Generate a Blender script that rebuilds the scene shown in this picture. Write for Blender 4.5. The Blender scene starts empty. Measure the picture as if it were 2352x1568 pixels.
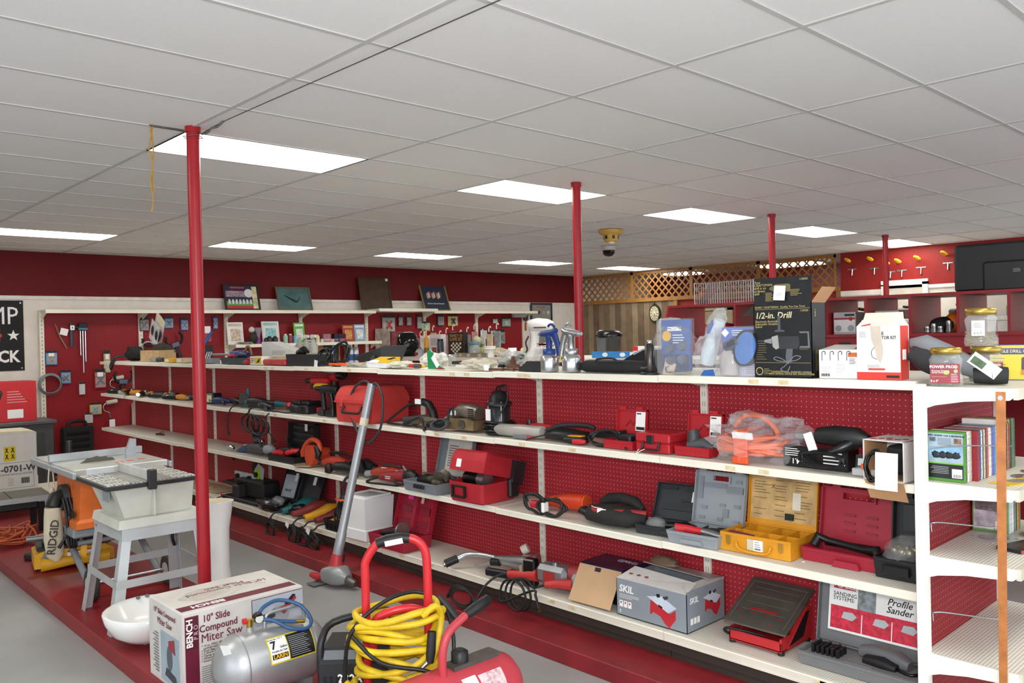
import bpy, bmesh, math, random
from mathutils import Matrix, Vector, noise
R = math.radians
pi = math.pi
rnd = random.Random(7)
sc = bpy.context.scene
COL = sc.collection
# ---------------- camera, world, exposure ----------------
cam = bpy.data.objects.new('camera', bpy.data.cameras.new('camera'))
COL.objects.link(cam)
cam.data.sensor_width = 36.0
cam.data.lens = 29.146
cam.data.clip_start = 0.05
CAMZ = 1.709
cam.matrix_world = Matrix.Translation((0, 0, CAMZ)) @ Matrix.Rotation(R(-43.1328), 4, 'Z') @ Matrix.Rotation(R(89.5167), 4, 'X') @ Matrix.Rotation(R(-1.3224), 4, 'Z')
sc.camera = cam
w = bpy.data.worlds.new('daylight')
sc.world = w
w.use_nodes = True
bg = w.node_tree.nodes['Background']
bg.inputs[0].default_value = (0.86, 0.92, 1.0, 1)
bg.inputs[1].default_value = 1.7
sc.view_settings.view_transform = 'Standard'
sc.view_settings.look = 'None'
sc.view_settings.gamma = 1.0
sc.view_settings.use_curve_mapping = False
sc.view_settings.exposure = 0.55
# the photographer's flash, held just above the lens
fl = bpy.data.lights.new('camera_flash', 'AREA')
fl.shape = 'DISK'; fl.size = .22; fl.energy = 42; fl.color = (1, .98, .96)
flo = bpy.data.objects.new('camera_flash', fl); COL.objects.link(flo)
flo.matrix_world = cam.matrix_world @ Matrix.Translation((.03, .16, .02)) @ Matrix.Rotation(R(9), 4, 'X')
LAMP = 7.5
# ---------------- helpers ----------------
def lin(h):
    h = h.lstrip('#')
    c = [int(h[i:i + 2], 16) / 255 for i in (0, 2, 4)]
    return [x / 12.92 if x <= .04045 else ((x + .055) / 1.055) ** 2.4 for x in c]
MATS = {}
def node(nt, t, **k):
    n = nt.nodes.new(t)
    for a, b in k.items():
        setattr(n, a, b)
    return n
def M(col, rough=.5, metal=0, var=.1, scl=9, bump=0, bs=80, alpha=1, emit=0, spec=.5, detail=3):
    key = (col, rough, metal, var, scl, bump, bs, alpha, emit, spec)
    if key in MATS:
        return MATS[key]
    m = bpy.data.materials.new('paint_' + col.strip('#'))
    m.use_nodes = True
    nt = m.node_tree
    p = nt.nodes['Principled BSDF']
    c = lin(col)
    tc = node(nt, 'ShaderNodeTexCoord')
    nz = node(nt, 'ShaderNodeTexNoise')
    nz.inputs['Scale'].default_value = scl
    nz.inputs['Detail'].default_value = detail
    nt.links.new(tc.outputs['Object'], nz.inputs['Vector'])
    cr = node(nt, 'ShaderNodeValToRGB')
    cr.color_ramp.elements[0].position = .3
    cr.color_ramp.elements[1].position = .7
    cr.color_ramp.elements[0].color = [x * (1 - var) for x in c] + [1]
    cr.color_ramp.elements[1].color = [min(1, x * (1 + var)) for x in c] + [1]
    nt.links.new(nz.outputs['Fac'], cr.inputs['Fac'])
    nt.links.new(cr.outputs['Color'], p.inputs['Base Color'])
    p.inputs['Roughness'].default_value = rough
    p.inputs['Metallic'].default_value = metal
    p.inputs['Alpha'].default_value = alpha
    p.inputs['Specular IOR Level'].default_value = spec
    if emit:
        p.inputs['Emission Color'].default_value = c + [1]
        p.inputs['Emission Strength'].default_value = emit
    if bump:
        n2 = node(nt, 'ShaderNodeTexNoise')
        n2.inputs['Scale'].default_value = bs
        nt.links.new(tc.outputs['Object'], n2.inputs['Vector'])
        bp = node(nt, 'ShaderNodeBump')
        bp.inputs['Strength'].default_value = bump
        bp.inputs['Distance'].default_value = .004
        nt.links.new(n2.outputs['Fac'], bp.inputs['Height'])
        nt.links.new(bp.outputs['Normal'], p.inputs['Normal'])
    MATS[key] = m
    return m
def dots(col, hole, ax, pitch, rad, rough=.45, var=.1, scl=2, spec=.25):
    """a painted board with a regular grid of drilled holes on the two object axes ax"""
    m = M(col, rough, 0, var, scl, spec=spec).copy()
    nt = m.node_tree
    p = nt.nodes['Principled BSDF']
    src = p.inputs['Base Color'].links[0].from_socket
    tc = [n for n in nt.nodes if n.type == 'TEX_COORD'][0]
    sep = node(nt, 'ShaderNodeSeparateXYZ')
    nt.links.new(tc.outputs['Object'], sep.inputs[0])
    sq = []
    for a in ax:
        d = node(nt, 'ShaderNodeMath', operation='DIVIDE'); d.inputs[1].default_value = pitch
        nt.links.new(sep.outputs[a], d.inputs[0])
        f = node(nt, 'ShaderNodeMath', operation='FRACT'); nt.links.new(d.outputs[0], f.inputs[0])
        s = node(nt, 'ShaderNodeMath', operation='SUBTRACT'); s.inputs[1].default_value = .5
        nt.links.new(f.outputs[0], s.inputs[0])
        q = node(nt, 'ShaderNodeMath', operation='MULTIPLY')
        nt.links.new(s.outputs[0], q.inputs[0]); nt.links.new(s.outputs[0], q.inputs[1])
        sq.append(q)
    ad = node(nt, 'ShaderNodeMath', operation='ADD')
    nt.links.new(sq[0].outputs[0], ad.inputs[0]); nt.links.new(sq[1].outputs[0], ad.inputs[1])
    lt = node(nt, 'ShaderNodeMath', operation='LESS_THAN'); lt.inputs[1].default_value = (rad / pitch) ** 2
    nt.links.new(ad.outputs[0], lt.inputs[0])
    mx = node(nt, 'ShaderNodeMix', data_type='RGBA')
    nt.links.new(lt.outputs[0], mx.inputs[0]); nt.links.new(src, mx.inputs[6])
    mx.inputs[7].default_value = lin(hole) + [1]
    nt.links.new(mx.outputs[2], p.inputs['Base Color'])
    return m
def V(*a):
    return Vector(a)
def catmull(P, sub, closed=False):
    P = [Vector(p) for p in P]
    n = len(P)
    if n < 3 or sub < 2:
        return P
    out = []
    for i in range(n if closed else n - 1):
        if closed:
            a, b, c, d = P[i - 1], P[i], P[(i + 1) % n], P[(i + 2) % n]
        else:
            a, b, c, d = P[max(i - 1, 0)], P[i], P[i + 1], P[min(i + 2, n - 1)]
        for k in range(sub):
            t = k / sub
            out.append(.5 * ((2 * b) + (c - a) * t + (2 * a - 5 * b + 4 * c - d) * t * t + (3 * b - a - 3 * c + d) * t ** 3))
    if not closed:
        out.append(P[-1])
    return out
class B:
    """collects shapes into one mesh"""
    def __init__(s):
        s.v = []; s.f = []; s.s = []; s.M = Matrix()
    def at(s, x=0, y=0, z=0, rx=0, ry=0, rz=0):
        s.M = Matrix.Translation((x, y, z)) @ Matrix.Rotation(R(rz), 4, 'Z') @ Matrix.Rotation(R(ry), 4, 'Y') @ Matrix.Rotation(R(rx), 4, 'X')
        return s
    def a(s, v, f, sm=0):
        n = len(s.v)
        s.v += [s.M @ Vector(p) for p in v]
        s.f += [[i + n for i in q] for q in f]
        s.s += [sm] * len(f)
        return s
    def box(s, x0, x1, y0, y1, z0, z1, b=0):
        if b <= 0:
            v = [(x, y, z) for x in (x0, x1) for y in (y0, y1) for z in (z0, z1)]
            return s.a(v, [(0, 1, 3, 2), (4, 6, 7, 5), (0, 4, 5, 1), (2, 3, 7, 6), (0, 2, 6, 4), (1, 5, 7, 3)])
        b = min(b, (x1 - x0) * .49, (y1 - y0) * .49, (z1 - z0) * .49)
        v = []; X = (x0, x1); Y = (y0, y1); Z = (z0, z1)
        sg = (1, -1)
        for i in (0, 1):
            for j in (0, 1):
                for k in (0, 1):
                    dx, dy, dz = b * sg[i], b * sg[j], b * sg[k]
                    v += [(X[i], Y[j] + dy, Z[k] + dz), (X[i] + dx, Y[j], Z[k] + dz), (X[i] + dx, Y[j] + dy, Z[k])]
        I = lambda i, j, k, c: (i * 4 + j * 2 + k) * 3 + c
        f = []
        for i in (0, 1):
            f.append([I(i, 0, 0, 0), I(i, 1, 0, 0), I(i, 1, 1, 0), I(i, 0, 1, 0)])
            f.append([I(0, i, 0, 1), I(1, i, 0, 1), I(1, i, 1, 1), I(0, i, 1, 1)])
            f.append([I(0, 0, i, 2), I(1, 0, i, 2), I(1, 1, i, 2), I(0, 1, i, 2)])
            for j in (0, 1):
                f.append([I(i, j, 0, 0), I(i, j, 1, 0), I(i, j, 1, 1), I(i, j, 0, 1)])
                f.append([I(i, 0, j, 0), I(i, 1, j, 0), I(i, 1, j, 2), I(i, 0, j, 2)])
                f.append([I(0, i, j, 1), I(1, i, j, 1), I(1, i, j, 2), I(0, i, j, 2)])
                for k in (0, 1):
                    f.append([I(i, j, k, 0), I(i, j, k, 1), I(i, j, k, 2)])
        return s.a(v, f)
    def loops(s, L, sm=1, cap=1, closed=0):
        n = len(L[0]); v = [p for l in L for p in l]; f = []
        m = len(L)
        for i in range(m if closed else m - 1):
            for j in range(n):
                f.append((i * n + j, i * n + (j + 1) % n, ((i + 1) % m) * n + (j + 1) % n, ((i + 1) % m) * n + j))
        s.a(v, f, sm)
        if cap and not closed:
            s.a(L[0], [list(range(n))]); s.a(L[-1], [list(range(n))])
        return s
    def cyl(s, p, q, r, r2=None, n=12, cap=1):
        return s.limb([p, q], [r, r if r2 is None else r2], n, 2, cap)
    def limb(s, P, rs, n=10, e=2, cap=1, up=(0, 0, 1), closed=0):
        """skin of (super)elliptic sections along a path; each r is a radius or a (half width, half height)"""
        P = [Vector(p) for p in P]; L = []
        u0 = Vector(up); m = len(P)
        for i, p in enumerate(P):
            if closed:
                d = P[(i + 1) % m] - P[i - 1]
            else:
                d = P[min(i + 1, m - 1)] - P[max(i - 1, 0)]
            if d.length < 1e-9:
                d = Vector((0, 0, 1))
            d.normalize()
            x = d.cross(u0)
            if x.length < .05:
                x = d.cross(Vector((0, 1, .2)))
            x.normalize()
            y = x.cross(d)
            u0 = y if len(P) > 2 else u0
            r = rs[i] if isinstance(rs, (list, tuple)) else rs
            a, b = r if isinstance(r, (list, tuple)) else (r, r)
            l = []
            for k in range(n):
                t = 2 * pi * k / n + pi / n
                c, sn = math.cos(t), math.sin(t)
                l.append(p + x * a * math.copysign(abs(c) ** (2 / e), c) + y * b * math.copysign(abs(sn) ** (2 / e), sn))
            L.append(l)
        return s.loops(L, 1, cap, closed)
    def tube(s, P, r, n=6, sub=5, closed=0):
        return s.limb(catmull(P, sub, closed), r, n, 2, 1, (.13, .07, 1), closed)
    def lathe(s, prof, n=16, cx=0, cy=0, cap=1):
        """prof = list of (radius, z)"""
        return s.loops([[(cx + r * math.cos(2 * pi * k / n), cy + r * math.sin(2 * pi * k / n), z) for k in range(n)] for r, z in prof], 1, cap)
    def prism(s, poly, y0, y1, y2=None, grow=None):
        """polygon in x,z extruded along y"""
        n = len(poly)
        v = [(x, y0, z) for x, z in poly] + [(x, y1, z) for x, z in poly]
        return s.a(v, [list(range(n)), list(range(2 * n - 1, n - 1, -1))] + [(i, (i + 1) % n, n + (i + 1) % n, n + i) for i in range(n)])
    def plate(s, poly, z0, z1):
        """polygon in x,y extruded along z"""
        n = len(poly)
        v = [(x, y, z0) for x, y in poly] + [(x, y, z1) for x, y in poly]
        return s.a(v, [list(range(n)), list(range(2 * n - 1, n - 1, -1))] + [(i, (i + 1) % n, n + (i + 1) % n, n + i) for i in range(n)])
    def xprism(s, poly, x0, x1):
        """polygon in y,z extruded along x"""
        n = len(poly)
        v = [(x0, y, z) for y, z in poly] + [(x1, y, z) for y, z in poly]
        return s.a(v, [list(range(n)), list(range(2 * n - 1, n - 1, -1))] + [(i, (i + 1) % n, n + (i + 1) % n, n + i) for i in range(n)])
    def tray(s, x0, x1, y0, y1, z0, z1, t=.004, tp=0):
        """open box with walls of thickness t; tp = how far the floor is drawn in"""
        o0 = [(x0 + tp, y0 + tp, z0), (x1 - tp, y0 + tp, z0), (x1 - tp, y1 - tp, z0), (x0 + tp, y1 - tp, z0)]
        o1 = [(x0, y0, z1), (x1, y0, z1), (x1, y1, z1), (x0, y1, z1)]
        i1 = [(x0 + t, y0 + t, z1), (x1 - t, y0 + t, z1), (x1 - t, y1 - t, z1), (x0 + t, y1 - t, z1)]
        i0 = [(x0 + t + tp, y0 + t + tp, z0 + t), (x1 - t - tp, y0 + t + tp, z0 + t), (x1 - t - tp, y1 - t - tp, z0 + t), (x0 + t + tp, y1 - t - tp, z0 + t)]
        return s.loops([o0, o1, i1, i0], 0)
    def blob(s, x, y, z, rx, ry, rz, n=14, k=.25, fr=3, seed=0, flat=1, m=9, sm=1):
        """crumpled closed surface; flat = keep it above its own base"""
        L = []
        for i in range(m + 1):
            t = -pi / 2 + pi * i / m
            l = []
            for j in range(n):
                q = 2 * pi * j / n
                d = Vector((math.cos(t) * math.cos(q), math.cos(t) * math.sin(q), math.sin(t)))
                g = 1 + k * noise.noise(d * fr + Vector((seed * 7.3, seed * 3.1, seed)))
                zz = d.z * g
                l.append((x + rx * d.x * g, y + ry * d.y * g, max(z - rz * .96, z + rz * zz) if flat else z + rz * zz))
            L.append(l)
        return s.loops(L, sm, 1)
    def quad(s, a, b, c, d):
        return s.a([a, b, c, d], [(0, 1, 2, 3)])
    def o(s, name, mat, parent=None, loc=None, rot=None):
        me = bpy.data.meshes.new(name)
        me.from_pydata([tuple(p) for p in s.v], [], s.f)
        bm = bmesh.new(); bm.from_mesh(me)
        for q, k in zip(bm.faces, s.s):
            q.smooth = bool(k)
        bmesh.ops.recalc_face_normals(bm, faces=bm.faces)
        bm.to_mesh(me); bm.free()
        me.materials.append(mat)
        ob = bpy.data.objects.new(name, me)
        COL.objects.link(ob)
        if parent:
            ob.parent = parent
        if loc:
            ob.location = loc
        if rot:
            ob.rotation_euler = [R(x) for x in rot]
        return ob
def tag(o, label, cat, group=None):
    o['label'] = label; o['category'] = cat
    if group:
        o['group'] = group
    return o
def T(name, label, cat, loc=(0, 0, 0), rz=0, group=None, rx=0, ry=0):
    o = bpy.data.objects.new(name, None)
    COL.objects.link(o)
    o.empty_display_size = .05
    o.location = loc; o.rotation_euler = (R(rx), R(ry), R(rz))
    return tag(o, label, cat, group)
def struct(name, b, mat, parent=None):
    o = b.o(name, mat, parent)
    if not parent:
        o['kind'] = 'structure'
    return o
def dup(root, loc, rz=None, label=None, group=None):
    r = root.copy(); COL.objects.link(r); r.location = loc
    if rz is not None:
        r.rotation_euler = (0, 0, R(rz))
    if label:
        r['label'] = label
    if group:
        r['group'] = group
    for ch in list(root.children):
        c = ch.copy(); COL.objects.link(c); c.parent = r
        for g in list(ch.children):
            d = g.copy(); COL.objects.link(d); d.parent = c
    return r
def txt(s, size, mat, parent, loc, rot=(90, 0, 0), bold=0, ital=0, name='lettering', al='CENTER', sx=1, sp=1):
    """flat lettering as a mesh, standing in the local x,z plane by default"""
    cu = bpy.data.curves.new('t', 'FONT')
    cu.body = s; cu.size = size; cu.align_x = al; cu.align_y = 'CENTER'
    cu.offset = 0 if 'M' in s else bold * size; cu.shear = ital; cu.resolution_u = 2; cu.space_character = sp; cu.space_line = .82
    cu.extrude = .0004
    to = bpy.data.objects.new('t', cu); COL.objects.link(to)
    dg = bpy.context.evaluated_depsgraph_get()
    me = bpy.data.meshes.new_from_object(to.evaluated_get(dg))
    bpy.data.objects.remove(to); bpy.data.curves.remove(cu)
    me.name = name
    me.materials.clear(); me.materials.append(mat)
    o = bpy.data.objects.new(name, me); COL.objects.link(o)
    o.parent = parent; o.location = loc; o.rotation_euler = [R(x) for x in rot]; o.scale = (sx, 1, 1)
    return o
def lines(name, mat, parent, x0, x1, z0, z1, n, y, seed=1, h=.35):
    """rows of tiny print as thin strips on a face that looks along -y"""
    q = random.Random(seed); b = B(); st = (z1 - z0) / n
    for i in range(n):
        z = z1 - (i + .5) * st
        b.box(x0, x0 + (x1 - x0) * q.uniform(.6, 1), y - .0005, y, z - st * h / 2, z + st * h / 2)
    return b.o(name, mat, parent)
def sticker(parent, x, y, z, w=.03, h=.045, rot=(0, 0, 0)):
    o = B().box(-w / 2, w / 2, -.0006, 0, -h / 2, h / 2).o('price_sticker', WHT, parent, (x, y, z), rot)
    b = B()
    for k in range(3):
        b.box(-w * .35, w * (.1 + .1 * k), -.001, -.0006, h * (.28 - .2 * k), h * (.33 - .2 * k))
    b.box(-w * .35, w * .3, -.001, -.0006, -h * .38, -h * .24)
    b.o('print', GRY6, o)
    return o
def coil(cx, cy, cz, rx, rz, turns, jit=.01, seed=1, tilt=0, dy=.006, n=10):
    """points of a hand-wound hank of cord, loops in the x,z plane"""
    q = random.Random(seed); P = []
    for i in range(int(turns * n)):
        t = 2 * pi * i / n
        P.append((cx + rx * math.cos(t) * (1 + q.uniform(-jit, jit) * 8), cy + dy * (i / n - turns / 2) + tilt * math.sin(t), cz + rz * math.sin(t) * (1 + q.uniform(-jit, jit) * 8)))
    return P
# common materials
WHT = M('#f2f0ea', .5, var=.03)
PAPER = M('#f4f4f2', .7, var=.02)
CREAM = M('#e9e5d3', .42, var=.06, scl=5)
BLK = M('#17181a', .45, var=.15)
BLK2 = M('#0e0e10', .3, var=.15)
RUB = M('#1b1b1c', .55, var=.2)
GRY3 = M('#3c3f42', .5)
GRY6 = M('#6f7377', .5)
GRY9 = M('#9aa0a4', .45)
STEEL = M('#b4b6b8', .3, .9, var=.1, scl=20)
CHROME = M('#d0d2d4', .16, 1, var=.05)
DSTEEL = M('#6d6a66', .45, .8, var=.2, scl=20)
REDP = M('#b3262e', .4, var=.1)
RED = M('#c4222c', .45, var=.12)
RED2 = M('#9e1f2a', .45, var=.1)
ORG = M('#e2592a', .45)
YEL = M('#e9b31c', .45)
TEAL = M('#1f6f78', .45)
NAVY = M('#20315c', .45)
BLU = M('#2f62ae', .45)
GRN = M('#16834f', .45)
CARD = M('#b58a62', .8, var=.08, scl=6)
CARDL = M('#c9a57f', .8, var=.06, scl=6)
WOODP = M('#a87842', .5, var=.2, scl=14)
CLEAR = M('#eef2f4', .12, var=.02, alpha=.28, spec=.8)
BAG = M('#e8ebee', .2, var=.05, alpha=.16, spec=1)
BRASS = M('#b79a3e', .3, .9)

# ---------------- the room ----------------
CE = 2.892           # underside of the ceiling grid
GX, GY = 1.865, 3.412  # one crossing of the ceiling grid (4 ft by 2 ft cells)
CX, CY = 1.2192, .6096
XR, YB = 13.0, 11.75
floor_m = M('#a3a4a2', .35, var=.12, scl=1.6, bump=.05, bs=300, detail=8)
struct('floor', B().box(-3.5, 15.6, -3.5, 12, -.1, 0), floor_m)
tile_m = M('#e9e9e7', .85, var=.025, scl=120, bump=.25, bs=260)
tee_m = M('#c6c5c1', .5, var=.03)
ceil = struct('ceiling', B().box(-3.5, 15.6, -3.5, 12, CE + .03, CE + .1), M('#c9c9c6', .9))
LIGHTS = [(i, j) for j in (-6, 2, 10) for i in (-2, 0, 2, 4, 6, 8)]
tm = None
def tile(i, j):
    global tm
    x0, y0 = GX + i * CX, GY + j * CY
    x1, y1 = min(x0 + CX, XR), min(y0 + CY, YB)
    if x1 - x0 < .05 or y1 - y0 < .05:
        return
    if tm is None:
        tm = B().box(.008, CX - .008, .008, CY - .008, .001, .014).o('ceiling_tile', tile_m, ceil, (x0, y0, CE))
        return
    o = bpy.data.objects.new('ceiling_tile', tm.data)
    COL.objects.link(o); o.parent = ceil; o.location = (x0, y0, CE + rnd.uniform(0, .002))
    o.scale = ((x1 - x0) / CX, (y1 - y0) / CY, 1)
for i in range(-3, 10):
    for j in range(-8, 14):
        if (i, j) not in LIGHTS:
            tile(i, j)
for i in range(-3, 10):
    x = GX + i * CX
    B().box(x - .012, x + .012, GY - 8 * CY, YB, CE - .004, CE + .002).o('main_tee_bar', tee_m, ceil)
for j in range(-8, 14):
    y = GY + j * CY
    B().box(GX - 3 * CX, XR, y - .011, y + .011, CE - .0035, CE + .0015).o('cross_tee_bar', tee_m, ceil)
glow = M('#fffdf4', .5, var=0, emit=LAMP)
rowname = {-6: 'nearest row', 2: 'row beside the red posts', 10: 'row near the back wall'}
ordn = {-2: 'leftmost', 0: 'second', 2: 'third', 4: 'fourth', 6: 'fifth', 8: 'rightmost'}
for i, j in LIGHTS:
    x, y = GX + i * CX, GY + j * CY
    t = T('ceiling_light', 'lit rectangular fluorescent light, %s from the left in the %s' % (ordn[i], rowname[j]), 'ceiling light', (x, y, CE), 0, 'fluorescent ceiling troffers')
    B().box(.012, CX - .012, .012, CY - .012, .004, .012).o('diffuser', glow, t)
    b = B()
    b.box(.0, CX, 0, .014, -.004, .016).box(0, CX, CY - .014, CY, -.004, .016).box(0, .014, .014, CY - .014, -.004, .016).box(CX - .014, CX, .014, CY - .014, -.004, .016)
    b.o('frame', tee_m, t)
# back wall: red pegboard band over a white strip over a pale wall
pegdark = '#4a1013'
wb = struct('wall_back', B().box(-3.5, 15.6, YB, YB + .12, 0, CE + .03), M('#e6ded4', .7, var=.04))
struct('trim_1', B().box(-3.5, XR, YB - .018, YB, 2.29, 2.335), M('#e4ded6', .5))
BAND = dots('#68161a', '#450e12', (0, 2), .0254, .004, .5, spec=.15)
struct('panel_band', B().box(-3.5, XR, YB - .012, YB, 2.335, CE), BAND, wb)
struct('wall_left_unseen', B().box(-3.6, -3.5, 4.2, 12, 0, CE + .03), M('#d8cfc6', .7, var=.04))  # unseen wall, added to block daylight so the far end gets darker
# right wall: red pegboard, white door casings; from y 6.1 on an office front of planks and lattice
RW = dots('#942826', '#651a1a', (1, 2), .0254, .0045, .5)
wr = struct('wall_right', B().box(XR, XR + .12, -3.5, 6.1, 0, CE + .03), M('#ddd6cc', .7, var=.04))
struct('panel_band', B().box(XR - .012, XR, -3.5, 6.1, 2.28, CE), RW, wr)
# posts
post_m = M('#a01c26', .3, var=.08, scl=5, spec=.35)
for k, (x, y, lb) in enumerate([(1.868, 4.53, 'red painted steel post nearest the camera, beside the miter saw box'), (4.866, 4.414, 'red painted steel post behind the paint spray guns'), (7.865, 4.419, 'red painted steel post behind the black drill box'), (10.983, 4.554, 'farthest red painted steel post in front of the right wall')]):
    t = T('support_post', lb, 'post', (x, y, .09 if k == 0 else 0), 0, 'red support posts')
    h = CE - (.09 if k == 0 else 0)
    B().cyl((0, 0, 0), (0, 0, h), .035, n=20).o('shaft', post_m, t)
    B().cyl((0, 0, h - .03), (0, 0, h), .042, n=16).o('top_plate', post_m, t)
    if k == 0:
        B().tube([(.05 * math.cos(q), .05 * math.sin(q), h - .055 + .004 * math.sin(3 * q)) for q in [i * pi / 6 for i in range(12)]], .003, 5, 2, 1).o('wire_loop', DSTEEL, t)
# stage platforms
PLAT = M('#8a181f', .45, var=.16, scl=3, bump=.12, bs=25)
PLATS = M('#8a2028', .5, var=.2, scl=6, bump=.2, bs=30)
b = B().box(1.43, 2.22, 2.2, 9.6, 0, .09, .004)
tag(b.o('display_platform', PLAT), 'low red painted wooden platform under the table saws', 'platform')
b = B().box(3.08, 4.35, 1.27, 10.95, 0, .088, .004)
tag(b.o('shelf_platform', PLATS), 'long red painted wooden base under the tall shelving run', 'platform')

# ---------------- main shelving run ----------------
XF, XB = 3.30, 3.70          # shelf front edge, back panel
Y0 = 1.262                   # near end; bays of 1.2192 m run away along +y
ZS = (.23, .675, 1.094, 1.489)
BAY = 1.2192
pegm = dots('#a62a33', '#d0a8a4', (1, 2), .0254, .0025, .5)
shm = dots('#e6e2d6', '#b1aca0', (0, 1), .0127, .0032, .45, .05)
lipm = M('#ece8d9', .35, var=.05, scl=4)
kickm = M('#3a352e', .5, var=.1)
tagm = M('#d9c9a0', .6, var=.2, scl=30)
g = T('shelving_run', 'long red pegboard shelving run with white shelves full of used tools', 'shelf', (0, 0, 0))
NB = 8
for k in range(NB):
    ya, yb = Y0 + k * BAY, Y0 + (k + 1) * BAY
    B().box(XB, XB + .012, ya + .02, yb - .02, .12, 1.46).o('back_panel', pegm, g)
    b = B()
    b.box(XB - .012, XB + .026, yb - .021, yb + .021, .09, 1.47)
    u = b.o('upright', lipm, g)
    b = B()
    for i in range(26):
        for s in (-.007, .007):
            b.box(XB - .0128, XB - .012, yb + s - .0022, yb + s + .0022, .14 + i * .051, .165 + i * .051)
    b.o('slots', M('#b3afa2', .5), u)['kind'] = 'stuff'
    B().box(3.36, 3.372, ya + .003, yb - .003, .088, .178).o('kick_plate', kickm, g)
    B().box(3.335, 3.36, ya + .001, yb - .001, .13, .18).o('base_rail', kickm, g)
    for n, z in enumerate(ZS):
        dz = rnd.uniform(-.004, .004)
        x1 = XB - .014 if n < 3 else 4.1
        b = B().box(XF + .02, x1, ya + .002, yb - .002, z - .018 + dz, z + dz)
        s = b.o('shelf', shm, g)
        b = B()
        lip = .034 if n else .045
        prof = [(XF + .021, z + dz + .0005), (XF + .003, z + dz + .0005), (XF - .001, z + dz - .004), (XF + (.0 if n else .004), z + dz - lip), (XF + .021, z + dz - lip)]
        m = len(prof)
        v = [(p[0], ya + .0015, p[1]) for p in prof] + [(p[0], yb - .0015, p[1]) for p in prof]
        b.a(v, [list(range(m)), list(range(2 * m - 1, m - 1, -1))] + [(i, (i + 1) % m, m + (i + 1) % m, m + i) for i in range(m)])
        b.box(XF - .003, XF, ya + .01, yb - .01, z + dz - lip + .003, z + dz - lip + .006)
        b.o('price_rail', lipm, s)
        if n != 1 and k < 5:
            for q in range(2):
                yy = ya + rnd.uniform(.15, 1.0)
                B().box(XF - .0035, XF - .001, yy, yy + .05, z + dz - .026, z + dz - .008).o('price_tag', tagm, s)
        if n == 3:
            b = B().a([(XB - .02, yb - .004, z - .02), (XB - .02, yb - .004, z - .075), (XF + .12, yb - .004, z - .02), (XB - .02, yb + .004, z - .02), (XB - .02, yb + .004, z - .075), (XF + .12, yb + .004, z - .02)], [(0, 1, 2), (3, 5, 4), (0, 2, 5, 3), (1, 4, 5, 2)])
            b.o('bracket', lipm, g)
# end of the run, far side wall of shelves
B().box(XB + .012, XB + .026, Y0, Y0 + NB * BAY, .1, 1.47).o('rear_panel', REDP, g)
# ---------------- end cap unit ----------------
EY = 1.25
e = T('end_cap_shelf', 'white end cap shelf unit with red pegboard back at the near end', 'shelf', (0, 0, 0))
EX0, EX1 = 3.285, 4.15
pege = dots('#861a20', '#b87073', (0, 2), .0254, .0029, .5)
B().box(EX0 + .02, EX1 - .02, EY - .004, EY + .006, .1, 1.43).o('back_panel', pege, e)
for x in (EX0, EX1):
    u = B().box(x - .022, x + .022, EY - .025, EY + .012, .0, 1.485, .002).o('upright', M('#f0eee4', .35, var=.04), e)
shx = dots('#e2ded2', '#8f8a80', (0, 1), .0127, .0034, .45, .05)
for z in (1.476, 1.115, .835, .462):
    s = B().box(EX0 + .01, EX1 - .01, .93, EY - .006, z - .012, z).o('shelf', shx, e)
    B().box(EX0 + .01, EX1 - .01, .915, .93, z - .04, z + .001).o('price_rail', M('#cfc9b6', .35), s)
    for x in (EX0 + .0, EX1 - .012):
        b = B().xprism([(EY - .02, z), (EY - .02, z - .085), (EY - .06, z - .07), (EY - .16, z - .052), (.94, z - .042), (.925, z - .03), (.93, z)], x, x + .012)
        b.o('bracket', M('#f0eee4', .35, var=.04), s)

# ---------------- builders for things of one kind ----------------
def sh(name, label, cat, y, x=3.42, lv=2, tw=0, grp=None, dz=0):
    """a thing standing on level lv of the shelving run: local x = to the right, local y = into the shelf"""
    return T(name, label, cat, (x, y, ZS[lv] + .0045 + dz), -90 + tw, grp)
def case(t, w, d, h, L, lean, th, mat, hole=None, tp=.008, wall=.006, lidw=None, lmat=None, hy=None):
    B().tray(-w / 2, w / 2, 0, d, 0, h, wall, tp).box(-w / 2 + .01, w / 2 - .01, -.004, 0, h - .012, h - .004).o('tray', mat, t)
    b = B().at(0, d if hy is None else hy, h * .9, 90 - lean)
    a = (lidw or w) / 2
    if hole:
        x0, x1, z0, z1 = hole
        b.box(-a, a, 0, z0, 0, .004).box(-a, a, z1, L, 0, .004).box(-a, x0, z0, z1, 0, .004).box(x1, a, z0, z1, 0, .004)
        b.box(x0 - .008, x1 + .008, z0 - .008, z0, 0, th * .8).box(x0 - .008, x0, z0, z1, 0, th * .8).box(x1, x1 + .008, z0, z1, 0, th * .8)
    else:
        b.box(-a, a, 0, L, 0, .004)
    b.box(-a, a, 0, .006, 0, th).box(-a, a, L - .006, L, 0, th).box(-a, -a + .006, 0, L, 0, th).box(a - .006, a, 0, L, 0, th)
    l = b.o('lid', lmat or mat, t)
    return l
def lidpt(d, h, lean, x, s, out):
    """point on the inside of a leaning lid: x across, s up along it, out towards the viewer"""
    a = R(lean)
    return (x, d + s * math.sin(a) - out * math.cos(a), h * .9 + s * math.cos(a) + out * math.sin(a))
def lidbox(name, mat, l, d, h, lean, x0, x1, s0, s1, o0, o1):
    return B().at(0, d, h * .9, 90 - lean).box(x0, x1, s0, s1, o0, o1).o(name, mat, l)
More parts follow.
